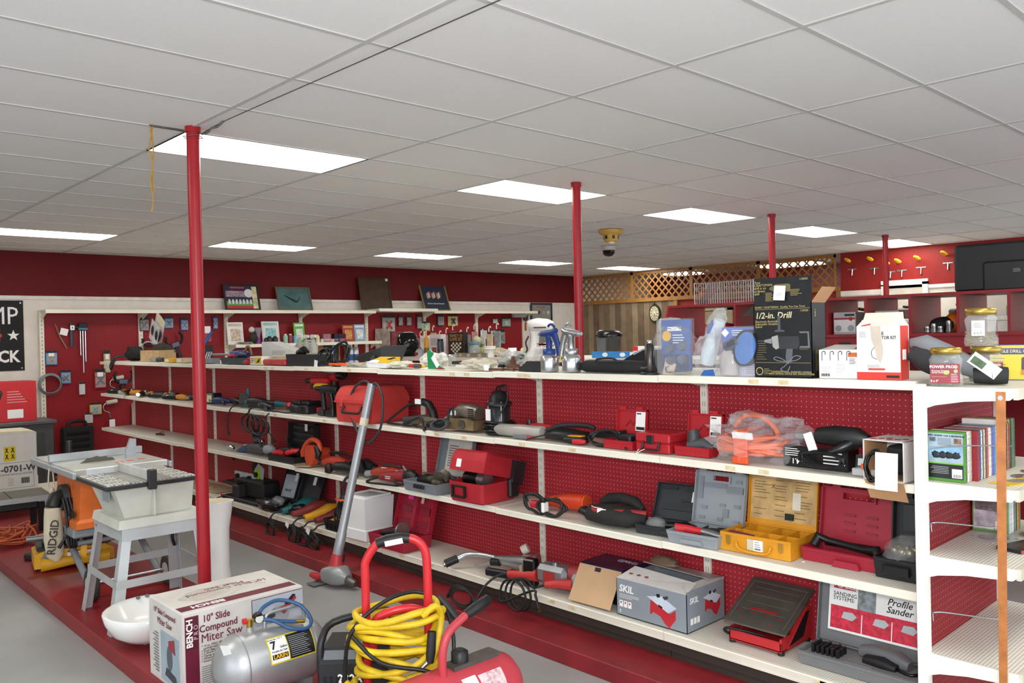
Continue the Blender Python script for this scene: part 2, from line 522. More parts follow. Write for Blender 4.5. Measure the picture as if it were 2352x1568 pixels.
def cord(t, P, r=.0045, mat=None, plug=True, sub=5):
    c = B().tube(P, r, 6, sub).o('cord', mat or RUB, t)
    if plug:
        a, b_ = Vector(P[-2]), Vector(P[-1])
        d = (b_ - a).normalized()
        B().limb([b_, b_ + d * .02, b_ + d * .04], [(.007, .006), (.013, .009), (.012, .009)], 8, 3).o('plug', RUB, c)
        e = b_ + d * .04
        B().box(-.007, -.0055, -.003, .003, 0, .016).box(.0055, .007, -.003, .003, 0, .016).o('prongs', BRASS, c, e, None).rotation_euler = d.to_track_quat('Z', 'Y').to_euler()
    return c
def grinder(t, body, L=.3, r=.032, disc=.058, gmat=None, side=1, flip=1, hmat=None, z0=None):
    """corded angle grinder lying down: head at -x, tail at +x"""
    z = z0 or r + .012
    B().limb([(0, 0, z), (L * .25, 0, z + .004), (L * .5, 0, z), (L * .62, 0, z - .004), (L * .85, 0, z - .004), (L, 0, z - .002)], [(r * 1.05, r), (r * 1.1, r * 1.05), (r, r * .95), (r * .72, r * .7), (r * .75, r * .72), (r * .6, r * .6)], 12, 2.6).o('body', body, t)
    B().limb([(0, 0, z), (-.03, 0, z), (-.06, 0, z - .002), (-.08, 0, z - .006)], [(r * .95, r * .9), (r * .9, r * .85), (r * .85, r * .8), (r * .5, r * .5)], 12, 3).o('gear_head', gmat or GRY6, t)
    if disc:
        B().cyl((-.055, -flip * .028, z), (-.055, -flip * .034, z), disc, n=22).o('disc', GRY3, t)
        B().cyl((-.055, -flip * .016, z), (-.055, -flip * .03, z), disc * .45, n=14).o('guard', DSTEEL, t)
    if side:
        B().limb([(-.045, 0, z + r * .7), (-.045, .004, z + .06), (-.045, .006, z + .12)], [.008, .016, .013], 8).o('side_handle', hmat or BLK, t)
    return z
def pistol(t, body, trim, h=.22, bat=True, L=.19, chuck=True):
    """cordless drill standing on its battery, chuck towards -x"""
    zt = h - .035
    B().limb([(-L * .42, 0, zt), (-L * .3, 0, zt), (L * .1, 0, zt), (L * .42, 0, zt - .002), (L * .5, 0, zt - .004)], [(.022, .024), (.03, .032), (.032, .034), (.03, .031), (.018, .02)], 12, 2.6).o('motor_housing', body, t)
    if chuck:
        B().limb([(-L * .42, 0, zt), (-L * .6, 0, zt), (-L * .75, 0, zt), (-L * .8, 0, zt)], [.022, .021, .016, .007], 12).o('chuck', BLK2, t)
    B().limb([(L * .08, 0, zt - .02), (L * .14, 0, zt - .07), (L * .2, 0, .06), (L * .2, 0, .045)], [(.02, .026), (.017, .021), (.018, .023), (.024, .03)], 10, 2.6, 1, (1, 0, 0)).o('handle', trim, t)
    B().box(-.004 + L * .02, L * .02 + .008, -.008, .008, zt - .06, zt - .03, .003).o('trigger', RED, t)
    if bat:
        B().box(L * .2 - .06, L * .2 + .045, -.036, .036, 0, .05, .008).o('battery', trim if bat == 1 else bat, t)
def carton(t, w, d, h, mat, flaps=()):
    B().tray(-w / 2, w / 2, 0, d, 0, h, .004).o('carton_body', mat, t)
def jigtool(t, body, grip, L=.26, z=.04):
    """inline power tool lying on its side"""
    B().limb([(-L / 2, 0, z), (-L * .3, 0, z), (0, 0, z), (L * .3, 0, z * .9), (L / 2, 0, z * .85)], [(.02, .02), (.034, .034), (.036, .034), (.027, .025), (.02, .018)], 12, 2.5).o('body', body, t)
    B().limb([(-L * .5, 0, z), (-L * .68, 0, z), (-L * .72, 0, z)], [.018, .014, .006], 10).o('nose', STEEL, t)
    B().limb([(L * .02, 0, z), (L * .2, -.03, z * .7), (L * .35, -.05, z * .5)], [(.018, .02), (.018, .019), (.016, .017)], 10, 2.5).o('grip', grip, t)
def wheel(b, c, r, w, ax='x'):
    v = {'x': Vector((1, 0, 0)), 'y': Vector((0, 1, 0))}[ax] * w / 2
    c = Vector(c)
    b.limb([c - v, c - v * .8, c + v * .8, c + v], [r * .86, r, r, r * .86], 20)

# ---------------- second level from the top of the shelving run ----------------
GRAT = 'small air tools on the shelf by the back wall'
for k in range(15):
    y = 10.7 - k * .148
    kind = k % 3
    lb = ('%s black air ratchet with chrome head at the far shelf end', '%s orange and black hand tool at the far shelf end', '%s black tool with round chrome knob at the far shelf end')[kind] % ('farthest', 'second farthest', 'middle', 'second nearest', 'nearest')[k // 3]
    t = sh('air_tool', lb, 'tool', y, 3.38 + .05 * (k % 3), 2, rnd.uniform(-45, 45), GRAT)
    hm = (BLK, M('#d08a2a', .5), BLK)[kind]
    B().limb([(-.1, 0, .03), (0, 0, .034), (.1, 0, .03)], [(.026, .024), (.034, .032), (.024, .022)], 10).o('handle', hm, t)
    if kind == 2:
        B().lathe([(.012, .0), (.03, .01), (.036, .035), (.03, .06), (.01, .072)], 12, .13, 0).o('knob', M('#8d8f90', .3, .7), t)
    else:
        B().limb([(.1, 0, .03), (.14, 0, .034), (.17, 0, .034)], [(.014, .014), (.03, .022), (.022, .02)], 10).o('head', CHROME, t)
    B().box(-.05, .0, -.026, -.022, .022, .05).o('label', (PAPER, YEL, PAPER)[kind], t)
t = sh('drill_charger', 'small black charger with cream label plate just right of near red post', 'charger', 8.02, 3.43, 2, 10)
B().box(-.09, .09, -.05, .06, 0, .1, .012).o('housing', BLK, t)
B().box(-.01, .07, -.052, -.05, .015, .085).o('label', M('#e0d3a8', .6), t)
for k, (y, mt, lb) in enumerate([(7.72, NAVY, 'dark blue air chisel lying right of the near red post'), (7.5, BLK, 'black air wrench lying beside the blue air chisel'), (7.3, BLU, 'bright blue gripped air tool in front of the teal grinder')]):
    t = sh('air_tool', lb, 'tool', y, 3.40 + .05 * k, 2, 20 - 25 * k, 'air tools right of the post')
    jigtool(t, mt, BLK, .24)
t = sh('angle_grinder', 'teal and black angle grinder with upright guard and long black hose', 'power tool', 7.16, 3.42, 2, 6)
grinder(t, BLK, .42, .04, .085, TEAL, 1, 1, TEAL)
B().limb([(.42, 0, .05), (.62, .01, .045)], [.03, .02], 10).o('sleeve', TEAL, t)
cord(t, [(-.02, -.05, .04), (-.06, -.14, .02), (-.09, -.17, -.05), (-.1, -.175, -.16), (-.1, -.17, -.2)], .006)
t = sh('tangled_cord_tool', 'black corded sander whose tangled cord hangs over the shelf edge', 'power tool', 6.72, 3.36, 2, -8)
jigtool(t, BLK, GRY3, .3)
P = [(-.05, -.03, .03), (-.1, -.12, .01)] + [(-.12 + .2 * math.sin(i * 1.1) + .02 * i, -.135 - .012 * (i % 3), -.1 - .08 * math.cos(i * 1.1)) for i in range(20)] + [(.14, -.13, -.06), (.2, -.13, -.25)]
cord(t, P, .0085)
t = sh('rotary_sander', 'black and red corded sander between the tangled cord and the drills', 'power tool', 6.44, 3.43, 2, -12)
grinder(t, BLK, .3, .036, 0, RED, 0)
B().limb([(.05, -.03, .06), (.12, -.04, .07)], [.018, .018], 8).o('switch', RED, t)
t = sh('battery_charger', 'black two bay battery charger left of the cordless drills', 'charger', 6.2, 3.44, 2, 4)
B().box(-.13, .13, -.07, .09, 0, .07, .012).box(-.12, -.01, -.05, .08, .07, .1, .008).box(.01, .12, -.05, .08, .07, .1, .008).o('housing', BLK, t)
cord(t, [(.1, -.07, .02), (-.1, -.12, .006), (-.3, -.1, .006), (-.4, -.13, -.04), (-.36, -.14, -.14), (-.28, -.14, -.22)], .005)
for y, x, tw, bm, tr, h, bt, lb in [(6.06, 3.5, 8, RED, BLK, .3, RED, 'red and black cordless drill, leftmost of the standing drills'), (5.9, 3.42, -6, YEL, BLK, .26, BLK, 'yellow and black cordless drill in the middle of the standing drills'), (5.75, 3.4, 4, BLK, BLK2, .25, 1, 'all black cordless drill beside the red tool box')]:
    t = sh('cordless_drill', lb, 'drill', y, x, 2, tw, 'cordless drills')
    pistol(t, bm, tr, h, bt, .24)
t = sh('cordless_saw', 'tall black cordless tool with red band behind the standing drills', 'power tool', 5.93, 3.56, 2, -10)
B().limb([(-.02, 0, .0), (0, 0, .1), (.02, 0, .2), (.0, 0, .27)], [(.05, .04), (.035, .03), (.035, .03), (.03, .03)], 10, 3).o('body', BLK, t)
B().limb([(-.16, 0, .25), (-.02, 0, .29), (.14, 0, .31)], [(.03, .03), (.035, .04), (.03, .03)], 10, 2.5).o('head', RED, t)
B().limb([(.1, 0, .31), (.2, 0, .32), (.22, 0, .3)], [(.036, .036), (.036, .036), (.02, .02)], 10).o('motor_cap', BLK2, t)
# red tool box
t = sh('tool_box', 'faded red plastic tool box with domed lid and black handle', 'tool box', 5.15, 3.245, 2, 5)
RB = M('#c03a36', .5, var=.14, scl=7)
b = B()
b.loops([[(x * s, .01 + (y - .01) * (1 if y > .1 else 1), z) for x, y in ((-.21, .0), (.21, .0), (.21, .34), (-.21, .34))] for s, z in ((.9, 0), (.97, .02), (1, .15))], 0)
b.o('lower_body', RB, t)
b = B()
b.loops([[(x * s, .17 + (y - .17) * q, z) for x, y in ((-.215, -.006), (.215, -.006), (.215, .346), (-.215, .346))] for s, q, z in ((1, 1, .145), (1.0, 1, .165), (.97, .95, .2), (.9, .8, .248), (.84, .62, .26))], 0)
l = b.o('lid', RB, t)
B().box(-.22, .22, -.012, -.006, .142, .154).o('rim', RB, l)
b = B().tube([(-.1, -.008, .12), (-.1, -.03, .08), (-.06, -.032, .072), (.06, -.032, .072), (.1, -.03, .08), (.1, -.008, .12)], .008, 6, 3)
b.o('handle', BLK, t)
for x in (-.14, .14):
    B().box(x - .02, x + .02, -.014, -.006, .11, .165, .004).o('latch', RB, t)
# corded tools in the middle
t = sh('corded_drill', 'black corded drill lying with grip raised and cord looping left', 'drill', 4.62, 3.42, 2, 4)
B().limb([(-.02, 0, .15), (.06, 0, .165), (.12, 0, .15), (.16, 0, .1), (.17, 0, .05)], [(.016, .018), (.026, .026), (.03, .028), (.03, .028), (.03, .03)], 10).o('body', BLK, t)
B().limb([(.17, 0, .05), (.08, 0, .045), (-.12, -.02, .035)], [.032, .034, .02], 10).o('motor', GRY3, t)
B().box(.01, .07, -.03, -.026, .15, .185).o('price_sticker', PAPER, t)
cord(t, [(-.02, 0, .15), (-.1, -.01, .13), (-.22, -.02, .06), (-.28, -.04, .012), (-.2, -.06, .006), (-.05, -.07, .006), (.02, -.06, .006)], .009)
t = sh('drill_attachment', 'greasy steel right angle tool with tangled cord beside the corded drill', 'power tool', 4.45, 3.36, 2, -5)
B().limb([(-.16, 0, .03), (-.05, 0, .045), (.06, 0, .05), (.12, .02, .05)], [(.02, .02), (.032, .03), (.03, .026), (.022, .02)], 10).o('body', M('#6b5a48', .6, .3, var=.3, scl=20), t)
cord(t, [(-.16, 0, .03), (-.24, -.03, .01), (-.18, -.06, .02), (-.08, -.05, .05), (0, -.04, .07), (.05, -.05, .02)], .008)
t = sh('die_grinder', 'short black tool with bright tip and coiled grey cord', 'power tool', 4.3, 3.34, 2, 3)
B().limb([(-.09, 0, .03), (-.02, 0, .035), (.06, 0, .04), (.1, 0, .06)], [(.022, .02), (.026, .026), (.026, .026), (.02, .02)], 10).o('body', BLK, t)
B().limb([(-.09, -.0, .03), (-.14, -.005, .028), (-.16, -.006, .027)], [.014, .012, .006], 8).o('tip', STEEL, t)
B().tube(coil(.06, -.03, .04, .07, .03, 4, .01, 3, .03), .006, 6, 3).o('cord', GRY3, t)
B().tube([(.1, 0, .06), (.11, .01, .12), (.14, .01, .15), (.16, 0, .1)], .008, 6, 4).o('cord_guard', BLK, t)
t = sh('belt_sander', 'old bare metal belt sander with slotted motor end', 'sander', 4.1, 3.38, 2, 4)
SAN = M('#8d877b', .4, .7, var=.25, scl=12)
B().prism([(-.13, .01), (.13, .01), (.13, .07), (.07, .085), (-.1, .08), (-.14, .05)], -.02, .1).o('base', M('#7d6a4d', .5, .4, var=.35, scl=14), t)
B().limb([(-.1, .04, .1), (-.02, .04, .13), (.06, .04, .125), (.13, .04, .115)], [(.03, .03), (.05, .045), (.055, .05), (.045, .045)], 14, 2.4).o('motor_housing', SAN, t)
B().limb([(-.05, .04, .12), (-.1, .03, .1), (-.15, .0, .06)], [(.03, .03), (.026, .026), (.02, .02)], 10).o('handle', SAN, t)
b = B()
for i in range(5):
    b.box(.072, .12, -.012, -.008, .09 + i * .013, .096 + i * .013)
b.o('vent_slots', BLK, t)['kind'] = 'stuff'
B().cyl((.03, -.03, .045), (.03, -.015, .045), .028, n=16).o('knob', DSTEEL, t)
B().box(-.1, -.04, -.012, -.008, .1, .13).o('price_sticker', PAPER, t, (0, 0, 0))
t = sh('sump_pump', 'black submersible sump pump with coiled cord around its base', 'pump', 3.80, 3.44, 2, 0)
B().lathe([(.075, 0), (.085, .01), (.085, .05), (.07, .06)], 20).o('base', BLK, t)
B().lathe([(.068, .05), (.068, .17), (.06, .175)], 20).o('motor_can', M('#2b2d2f', .3, .4), t)
B().lathe([(.08, .175), (.08, .195), (.06, .2), (.06, .235), (.045, .245), (.045, .262), (.02, .266)], 20).o('cap', BLK, t)
b = B()
for i in range(5):
    b.tube([((.088 + .012 * (i % 2)) * math.cos(q), (.088 + .012 * (i % 2)) * math.sin(q), .01 + .016 * i) for q in [k * pi / 6 for k in range(12)]], .0075, 6, 2, 1)
b.o('coiled_cord', BLK2, t)['kind'] = 'stuff'
B().tube([(0, 0, .26), (.03, 0, .3), (.07, 0, .29), (.08, -.01, .2), (.06, -.06, .12)], .005, 6, 5).o('cord', BLK, t)
B().tube([(-.03, 0, .262), (-.01, 0, .29), (.04, 0, .29), (.05, 0, .262)], .006, 6, 4).o('handle', BLK, t)
B().box(-.045, -.005, -.075, -.069, .085, .155).o('price_sticker', PAPER, t)
for x in (-.06, .06):
    B().cyl((x, -.04, .05), (x, -.04, .2), .004, n=6).o('rod', STEEL, t)
t = sh('plastic_tube', 'cloudy clear plastic tube lying in front of the sump pump', 'tube', 3.58, 3.37, 2, 2)
B().limb([(-.17, 0, .04), (-.13, 0, .04), (.05, 0, .042), (.2, .02, .04)], [(.02, .02), (.04, .035), (.044, .038), (.04, .036)], 12).o('tube_body', M('#b9b4ac', .3, alpha=.75), t)
t = sh('oil_bottle', 'small brown bottle with metal cap behind the clear tube', 'bottle', 3.66, 3.56, 2, 0)
B().lathe([(.026, 0), (.028, .005), (.028, .045), (.014, .058)], 12).o('bottle_body', M('#3a2c22', .3), t)
B().lathe([(.013, .058), (.013, .085)], 10).o('cap', DSTEEL, t)
# testers, meters, cables
t = sh('battery_tester', 'small red and black battery tester with red leads', 'tester', 3.47, 3.46, 2, -4)
B().box(-.1, .1, 0, .06, 0, .075, .008).o('housing', RED, t)
B().box(-.085, .03, -.002, 0, .01, .065).o('front', BLK, t)
B().box(-.02, .03, -.004, -.002, .02, .055).o('price_sticker', PAPER, t)
B().tube([(-.1, -.02, .02), (-.15, -.06, .03), (-.1, -.09, .04), (-.02, -.08, .03), (-.1, -.05, .035), (-.16, -.08, .012), (-.06, -.11, .008), (.02, -.09, .01)], .005, 6, 4).o('leads', RED, t)
t = sh('probe', 'grey probe with red wire lying in front of the battery tester', 'probe', 3.5, 3.34, 2, 0)
B().box(-.07, .05, -.01, .012, 0, .022, .004).o('body', GRY6, t)
B().limb([(.05, 0, .012), (.09, 0, .012)], [.012, .006], 8).o('tip', RED, t)
t = sh('tool_pouch', 'flat black zip pouch with a strap beside the red battery tester', 'pouch', 3.23, 3.44, 2, 3)
B().blob(0, 0, .036, .15, .085, .036, 18, .2, 2, 3).o('pouch_body', BLK, t)
B().tube([(-.14, -.02, .05), (-.04, .0, .085), (.1, .04, .09), (.16, .05, .075)], .013, 6, 4).o('strap', M('#26282b', .7), t)
B().tube([(-.12, -.07, .03), (-.2, -.1, .01), (-.22, -.11, -.002)], .004, 5, 3).o('drawstring', BLK, t)
t = sh('multimeter', 'black clamp meter with yellow and orange face', 'meter', 3.1, 3.38, 2, 8)
B().limb([(-.07, 0, .02), (0, 0, .022), (.06, 0, .02)], [(.035, .016), (.038, .02), (.026, .016)], 12, 3).o('body', BLK, t)
B().box(-.05, .04, -.02, .02, .04, .044).o('face', YEL, t)
B().box(-.05, .04, .004, .02, .044, .046).o('stripe', M('#d07a1c', .5), t)
t = sh('jumper_leads', 'bundle of black leads with red clip next to the clamp meter', 'cable', 2.94, 3.42, 2, 0)
B().tube(coil(.02, -.02, .045, .09, .035, 4, .02, 5, .04), .007, 6, 3).o('cable', BLK, t)
B().limb([(-.16, -.07, .016), (-.11, -.07, .018), (-.08, -.06, .018)], [(.014, .014), (.016, .016), (.01, .01)], 8, 3).o('red_clip', RED, t)
B().box(-.1, .14, .03, .06, .03, .07, .01).o('black_clip', BLK, t)
B().limb([(.1, -.02, .03), (.18, -.05, .012), (.22, -.08, .006)], [.009, .008, .004], 6).o('lead_end', RUB, t)
# red cases
CASER = M('#b01f2a', .4, var=.08)
def redcase(y, x, lb, tw):
    t = sh('tool_case', lb, 'case', y, x, 2, tw)
    case(t, .2, .13, .045, .155, 6, .022, CASER, None, .004)
    l = t.children[-1]
    lidbox('ridge', CASER, l, .13, .045, 6, -.09, .09, .02, .028, .004, .01)
    B().at(0, .13, .0405, 84).plate([(-.05, .07), (-.02, .1), (0, .08), (.03, .11), (.06, .08), (.055, .072), (.03, .1), (0, .07), (-.02, .09), (-.045, .064)], .004, .012).o('molded_mark', RED2, l)
    for xx in (-.06, .05):
        lidbox('clasp', CASER, l, .13, .045, 6, xx - .02, xx + .02, .155, .17, .002, .02)
    o = lidbox('manual_leaflet', PAPER, l, .13, .045, 6, .03, .095, .045, .145, .018, .02)
    lidbox('leaflet_print', BLK, o, .13, .045, 6, .035, .09, .05, .066, .02, .0205)
    lidbox('leaflet_heading', BLK, o, .13, .045, 6, .035, .065, .132, .138, .02, .0205)
    return t
t = redcase(2.79, 3.35, 'open red plastic case with black battery inside, left of the closed red case', 0)
B().box(-.03, .06, .03, .1, .012, .075, .01).box(-.03, -.01, .03, .1, .07, .09, .006).o('battery', BLK, t)
t = redcase(2.345, 3.37, 'open red plastic case with grey tool inside, right of the closed red case', 0)
B().limb([(-.04, .06, .02), (-.02, .06, .09), (-.03, .06, .12)], [(.03, .03), (.035, .03), (.025, .025)], 10).o('tool_grip', GRY3, t)
B().limb([(-.04, .05, .04), (.05, .05, .06), (.1, .05, .04)], [(.03, .03), (.035, .03), (.02, .02)], 10).o('tool_body', M('#4a4c50', .5), t)
t = sh('tool_case', 'closed red plastic case with black clasp and handle', 'case', 2.56, 3.345, 2, 3)
B().box(-.1, .1, 0, .17, 0, .05, .006).o('lower_shell', CASER, t)
B().box(-.103, .103, -.003, .173, .05, .098, .008).o('upper_shell', CASER, t)
B().box(-.028, .012, -.012, -.003, .045, .09, .003).o('clasp', BLK, t)
B().tube([(-.05, -.003, .06), (-.05, -.014, .025), (-.045, -.016, .018), (.04, -.016, .018), (.045, -.014, .025), (.045, -.003, .06)], .006, 6, 2).o('handle', BLK, t)
B().tube([(-.03, -.02, .02), (-.05, -.03, .01), (-.07, -.045, -.005), (-.06, -.03, .018)], .0016, 5, 3).o('string_tag', PAPER, t)
# orange cord reel in a bag
t = sh('cord_reel', 'orange extension cord wound on orange holder inside clear plastic bag', 'cord reel', 2.055, 3.43, 2, 0)
OC = M('#e2621f', .5, var=.1)
b = B()
for i in range(16):
    rr = .115 + .012 * (i % 4)
    zz = .05 + .014 * (i // 2 % 5)
    b.tube([(rr * math.cos(q) * 1.15, .01 + rr * .62 * math.sin(q), zz + .012 * math.sin(q * 2 + i)) for q in [k * pi / 6 for k in range(12)]], .0078, 6, 2, 1)
b.o('wound_cord', OC, t)['kind'] = 'stuff'
B().tube([(-.1, .03, .15), (-.05, .03, .2), (.03, .03, .205), (.1, .02, .17), (.14, .0, .13)], .012, 8, 4).o('handle', OC, t)
b = B().box(-.03, .04, -.105, -.09, .02, .15, .004).box(-.03, -.01, -.1, .12, .13, .15, .004).box(.03, .05, -.1, .12, .1, .12, .004)
b.box(-.03, .05, -.12, -.1, .0, .03, .004)
b.o('holder', ORG, t)
B().blob(.03, .02, .1, .235, .155, .112, 30, .5, 3.6, 4, m=16, sm=0).o('plastic_bag', BAG, t)
B().box(-.03, .07, -.06, -.05, .14, .17).o('paper_tag', PAPER, t, None, (20, 0, 0))
# black jig saw on its box
t = sh('product_box', 'long black printed box lying on shelf with power tool on top', 'box', 1.71, 3.40, 2, -2)
B().box(-.17, .13, 0, .1, 0, .09, .003).o('carton_body', M('#121316', .3), t)
B().box(-.172, -.17, .004, .096, .004, .086).o('end_panel', M('#202226', .3), t)
txt('4.1', .032, PAPER, t, (-.11, -.0006, .025), (90, 180, 0), .02)
lines('print', PAPER, t, -.16, -.075, .045, .082, 4, -.0004, 3)
lines('print', PAPER, t, .02, .12, .02, .08, 4, -.0004, 5)
t = sh('reciprocating_tool', 'black corded power tool with steel shoe resting on the black box', 'power tool', 1.665, 3.43, 2, -4, None, .09)
B().limb([(-.06, 0, .05), (.02, 0, .055), (.12, 0, .055), (.165, 0, .05)], [(.04, .036), (.045, .045), (.042, .042), (.02, .02)], 14, 2.4).o('body', BLK, t)
B().box(-.16, -.05, -.035, .035, .03, .06, .006).o('shoe', STEEL, t)
B().limb([(.1, -.02, .03), (.07, -.06, .012), (.03, -.075, -.01)], [(.026, .026), (.022, .02), (.012, .012)], 10).o('grip', BLK2, t)
B().box(-.08, -.04, -.05, -.044, .01, .09).o('wrap_label', PAPER, t, None, (0, -20, 0))
B().tube(coil(0, -.085, -.04, .1, .032, 4, .02, 9, .0, .004), .0055, 6, 3).o('cord', BLK2, t)
t = sh('jigsaw_blade_pack', 'flat clear pack of blades beside the black box', 'package', 1.49, 3.36, 2, 0)
B().box(-.05, .05, -.02, .06, 0, .03, .004).o('clear_box', M('#d9dcde', .2, alpha=.6), t)
B().box(-.06, .04, .03, .04, .03, .085).o('card', M('#1c1d20', .4), t, None, (-12, 0, 0))
B().box(-.05, .02, .0295, .0305, .04, .07).o('label', M('#cfd6d2', .5), t, None, (-12, 0, 0))
t = sh('product_box', 'open white and brown carton with black cord spilling out, at the shelf end', 'box', 1.385, 3.285, 2, -5)
CW = M('#ddd9d6', .5, var=.05)
b = B()
b.box(-.085, -.081, 0, .19, 0, .16).box(.077, .081, 0, .19, 0, .16).box(-.085, .081, 0, .19, 0, .004).box(-.085, .081, 0, .19, .156, .16).box(-.081, .077, .186, .19, .004, .156)
b.o('carton_body', CW, t)
B().box(-.08, .076, .004, .18, .004, .008).box(-.081, -.079, .003, .18, .004, .155).o('carton_inside', CARD, t)
B().at(0, 0, .0, 118).box(-.08, .076, -.09, 0, -.002, .002).o('bottom_flap', CARD, t)
B().box(-.015, .07, -.05, -.046, -.03, .115).o('white_leaflet', PAPER, t, None, (-4, 0, 6))
B().tube(coil(-.03, -.012, .06, .035, .055, 4, .02, 2, .01, .006), .0065, 6, 3).o('cord', BLK2, t)
B().box(-.087, -.085, .02, .16, .06, .11).o('printed_panel', GRY9, t)
B().box(-.088, -.06, -.012, -.002, .04, .06).o('orange_tab', ORG, t)
B().box(.0, .075, .02, .15, .03, .14, .01).o('black_tool', BLK, t)
b = B()
for i in range(6):
    b.cyl((-.06 + .022 * i, .04 + .02 * (i % 3), .16), (-.06 + .022 * i, .04 + .02 * (i % 3), .1606), .014, n=10)
b.o('printed_spots', RED2, t)['kind'] = 'stuff'

# ---------------- third level of the shelving run ----------------
L3 = 1
t = sh('spring_clip', 'tiny black spring clip alone on the bare far shelf', 'clip', 9.4, 3.42, L3, 20)
B().limb([(-.06, 0, .012), (0, 0, .016), (.06, 0, .01)], [(.012, .01), (.016, .014), (.01, .008)], 8).o('jaws', BLK, t)
B().tube([(-.01, 0, .025), (.03, .01, .04), (.06, .0, .03)], .004, 5, 3).o('spring', DSTEEL, t)
t = sh('air_polisher', 'air polisher with black round pad, silver shaft and red grip', 'power tool', 7.22, 3.44, L3, 0)
B().limb([(-.52, .0, .045), (-.2, .0, .05), (-.06, 0, .055)], [.007, .008, .012], 8).o('rod', STEEL, t)
B().limb([(-.3, -.07, .03), (-.24, -.07, .035), (-.2, -.07, .03)], [(.03, .025), (.024, .022), (.012, .012)], 8).o('chuck', CHROME, t)
B().cyl((-.05, .05, .1), (-.03, .1, .11), .1, n=24).o('pad', BLK, t)
B().limb([(-.06, -.02, .055), (.06, -.02, .06), (.2, -.02, .065)], [(.022, .022), (.028, .026), (.02, .02)], 10).o('shaft_sleeve', M('#c9c1b2', .45), t)
B().limb([(.2, -.02, .065), (.3, -.02, .07), (.42, -.01, .06)], [(.03, .028), (.034, .034), (.024, .024)], 10).o('grip', RED2, t)
B().lathe([(.012, .075), (.03, .085), (.03, .12), (.012, .13)], 10, .1, .06).o('valve', CHROME, t)
t = sh('angle_grinder', 'grey angle grinder with long blue sleeve pointing over the shelf edge', 'power tool', 6.86, 3.34, L3, -14)
B().limb([(.05, .06, .07), (-.1, .03, .065), (-.24, .0, .06), (-.3, -.02, .055)], [(.04, .04), (.048, .045), (.044, .04), (.03, .03)], 12, 2.6).o('body', M('#4a4d51', .5), t)
B().limb([(-.3, -.02, .055), (-.42, -.05, .03), (-.52, -.075, -.005)], [(.036, .034), (.03, .028), (.02, .02)], 10).o('sleeve', M('#2c4a70', .5), t)
B().limb([(.05, .06, .07), (.12, .08, .08), (.17, .09, .08)], [(.04, .04), (.042, .045), (.02, .02)], 10).o('gear_head', GRY9, t)
cord(t, [(-.52, -.075, -.005), (-.58, -.1, -.03), (-.6, -.11, -.06), (-.57, -.11, -.08), (-.54, -.1, -.05)], .009)
t = sh('molded_case', 'open black molded case with red drill in tray and tall ribbed lid', 'case', 6.42, 3.32, L3, 0)
case(t, .46, .24, .06, .26, 2, .05, BLK, None, .004)
for k in range(4):
    lidbox('rib', BLK2, t.children[-1], .24, .06, 2, -.17, .18, .04 + .055 * k, .06 + .055 * k, .004, .03)
B().box(.06, .1, .2, .203, .25, .31).o('price_sticker', PAPER, t)
B().limb([(-.18, .08, .07), (-.08, .09, .085), (.06, .1, .09), (.16, .1, .08)], [(.022, .022), (.034, .034), (.04, .04), (.03, .03)], 10).o('drill_body', BLK, t)
B().limb([(-.18, .04, .06), (-.1, .05, .07), (-.05, .06, .06)], [(.03, .026), (.03, .03), (.02, .02)], 10).o('drill_grip', RED, t)
B().limb([(.06, .03, .08), (.12, .04, .1), (.14, .1, .1)], [(.022, .022), (.026, .026), (.02, .02)], 8).o('drill_trigger', RED, t)
cord(t, [(.0, .1, .12), (.02, .05, .2), (.1, .0, .24), (.16, -.02, .2), (.1, .04, .1)], .007, None, False)
t = sh('circular_saw', 'orange circular saw resting on its worn steel shoe', 'saw', 6.02, 3.36, L3, -6)
SO = M('#cc4a2c', .5, var=.12)
B().plate([(-.2, -.05), (-.06, -.1), (.05, -.02), (.02, .12), (-.16, .1)], .004, .01).o('shoe', M('#b9a98c', .5, .4, var=.25), t)
B().cyl((0, .0, .09), (0, .05, .09), .085, n=24).o('blade_guard', SO, t)
B().limb([(.0, .05, .1), (.0, .1, .1), (.0, .17, .095)], [(.055, .055), (.055, .055), (.045, .045)], 12).o('motor', SO, t)
B().tube([(-.16, .02, .07), (-.12, .02, .15), (.0, .03, .215), (.11, .04, .2), (.14, .04, .13)], .021, 8, 4).o('handle', SO, t)
B().limb([(-.17, .02, .06), (-.18, .02, .1), (-.14, .02, .15)], [(.012, .02), (.016, .02), (.01, .014)], 8).o('front_knob', SO, t)
B().limb([(.11, .02, .17), (.15, .02, .12), (.13, .02, .08)], [(.022, .022), (.026, .026), (.02, .02)], 8).o('rear_guard', BLK, t)
t = sh('corded_drill', 'orange red corded drill lying right of the orange circular saw', 'drill', 5.72, 3.42, L3, 4)
SR = M('#b83a2a', .5)
B().limb([(-.14, 0, .05), (-.05, 0, .06), (.08, 0, .065), (.15, 0, .06)], [(.03, .03), (.042, .042), (.045, .045), (.03, .03)], 12).o('body', SR, t)
B().limb([(-.14, 0, .05), (-.2, 0, .045), (-.22, 0, .045)], [.02, .018, .008], 8).o('chuck', GRY3, t)
B().limb([(.06, 0, .05), (.08, -.06, .03), (.08, -.13, .025)], [(.03, .026), (.025, .022), (.025, .022)], 10).o('handle', BLK, t)
cord(t, [(.1, 0, .1), (.0, .02, .125), (-.1, .02, .12), (.06, .03, .135), (.2, .02, .1), (.26, -.04, .05)], .008, None, False)
t = sh('heat_gun', 'black and rusty brown tool lying against the orange red drill', 'power tool', 5.5, 3.34, L3, 0)
B().limb([(-.14, 0, .03), (-.06, 0, .05), (.06, .01, .055), (.16, .02, .05)], [(.022, .02), (.036, .036), (.042, .042), (.036, .034)], 10).o('body', BLK, t)
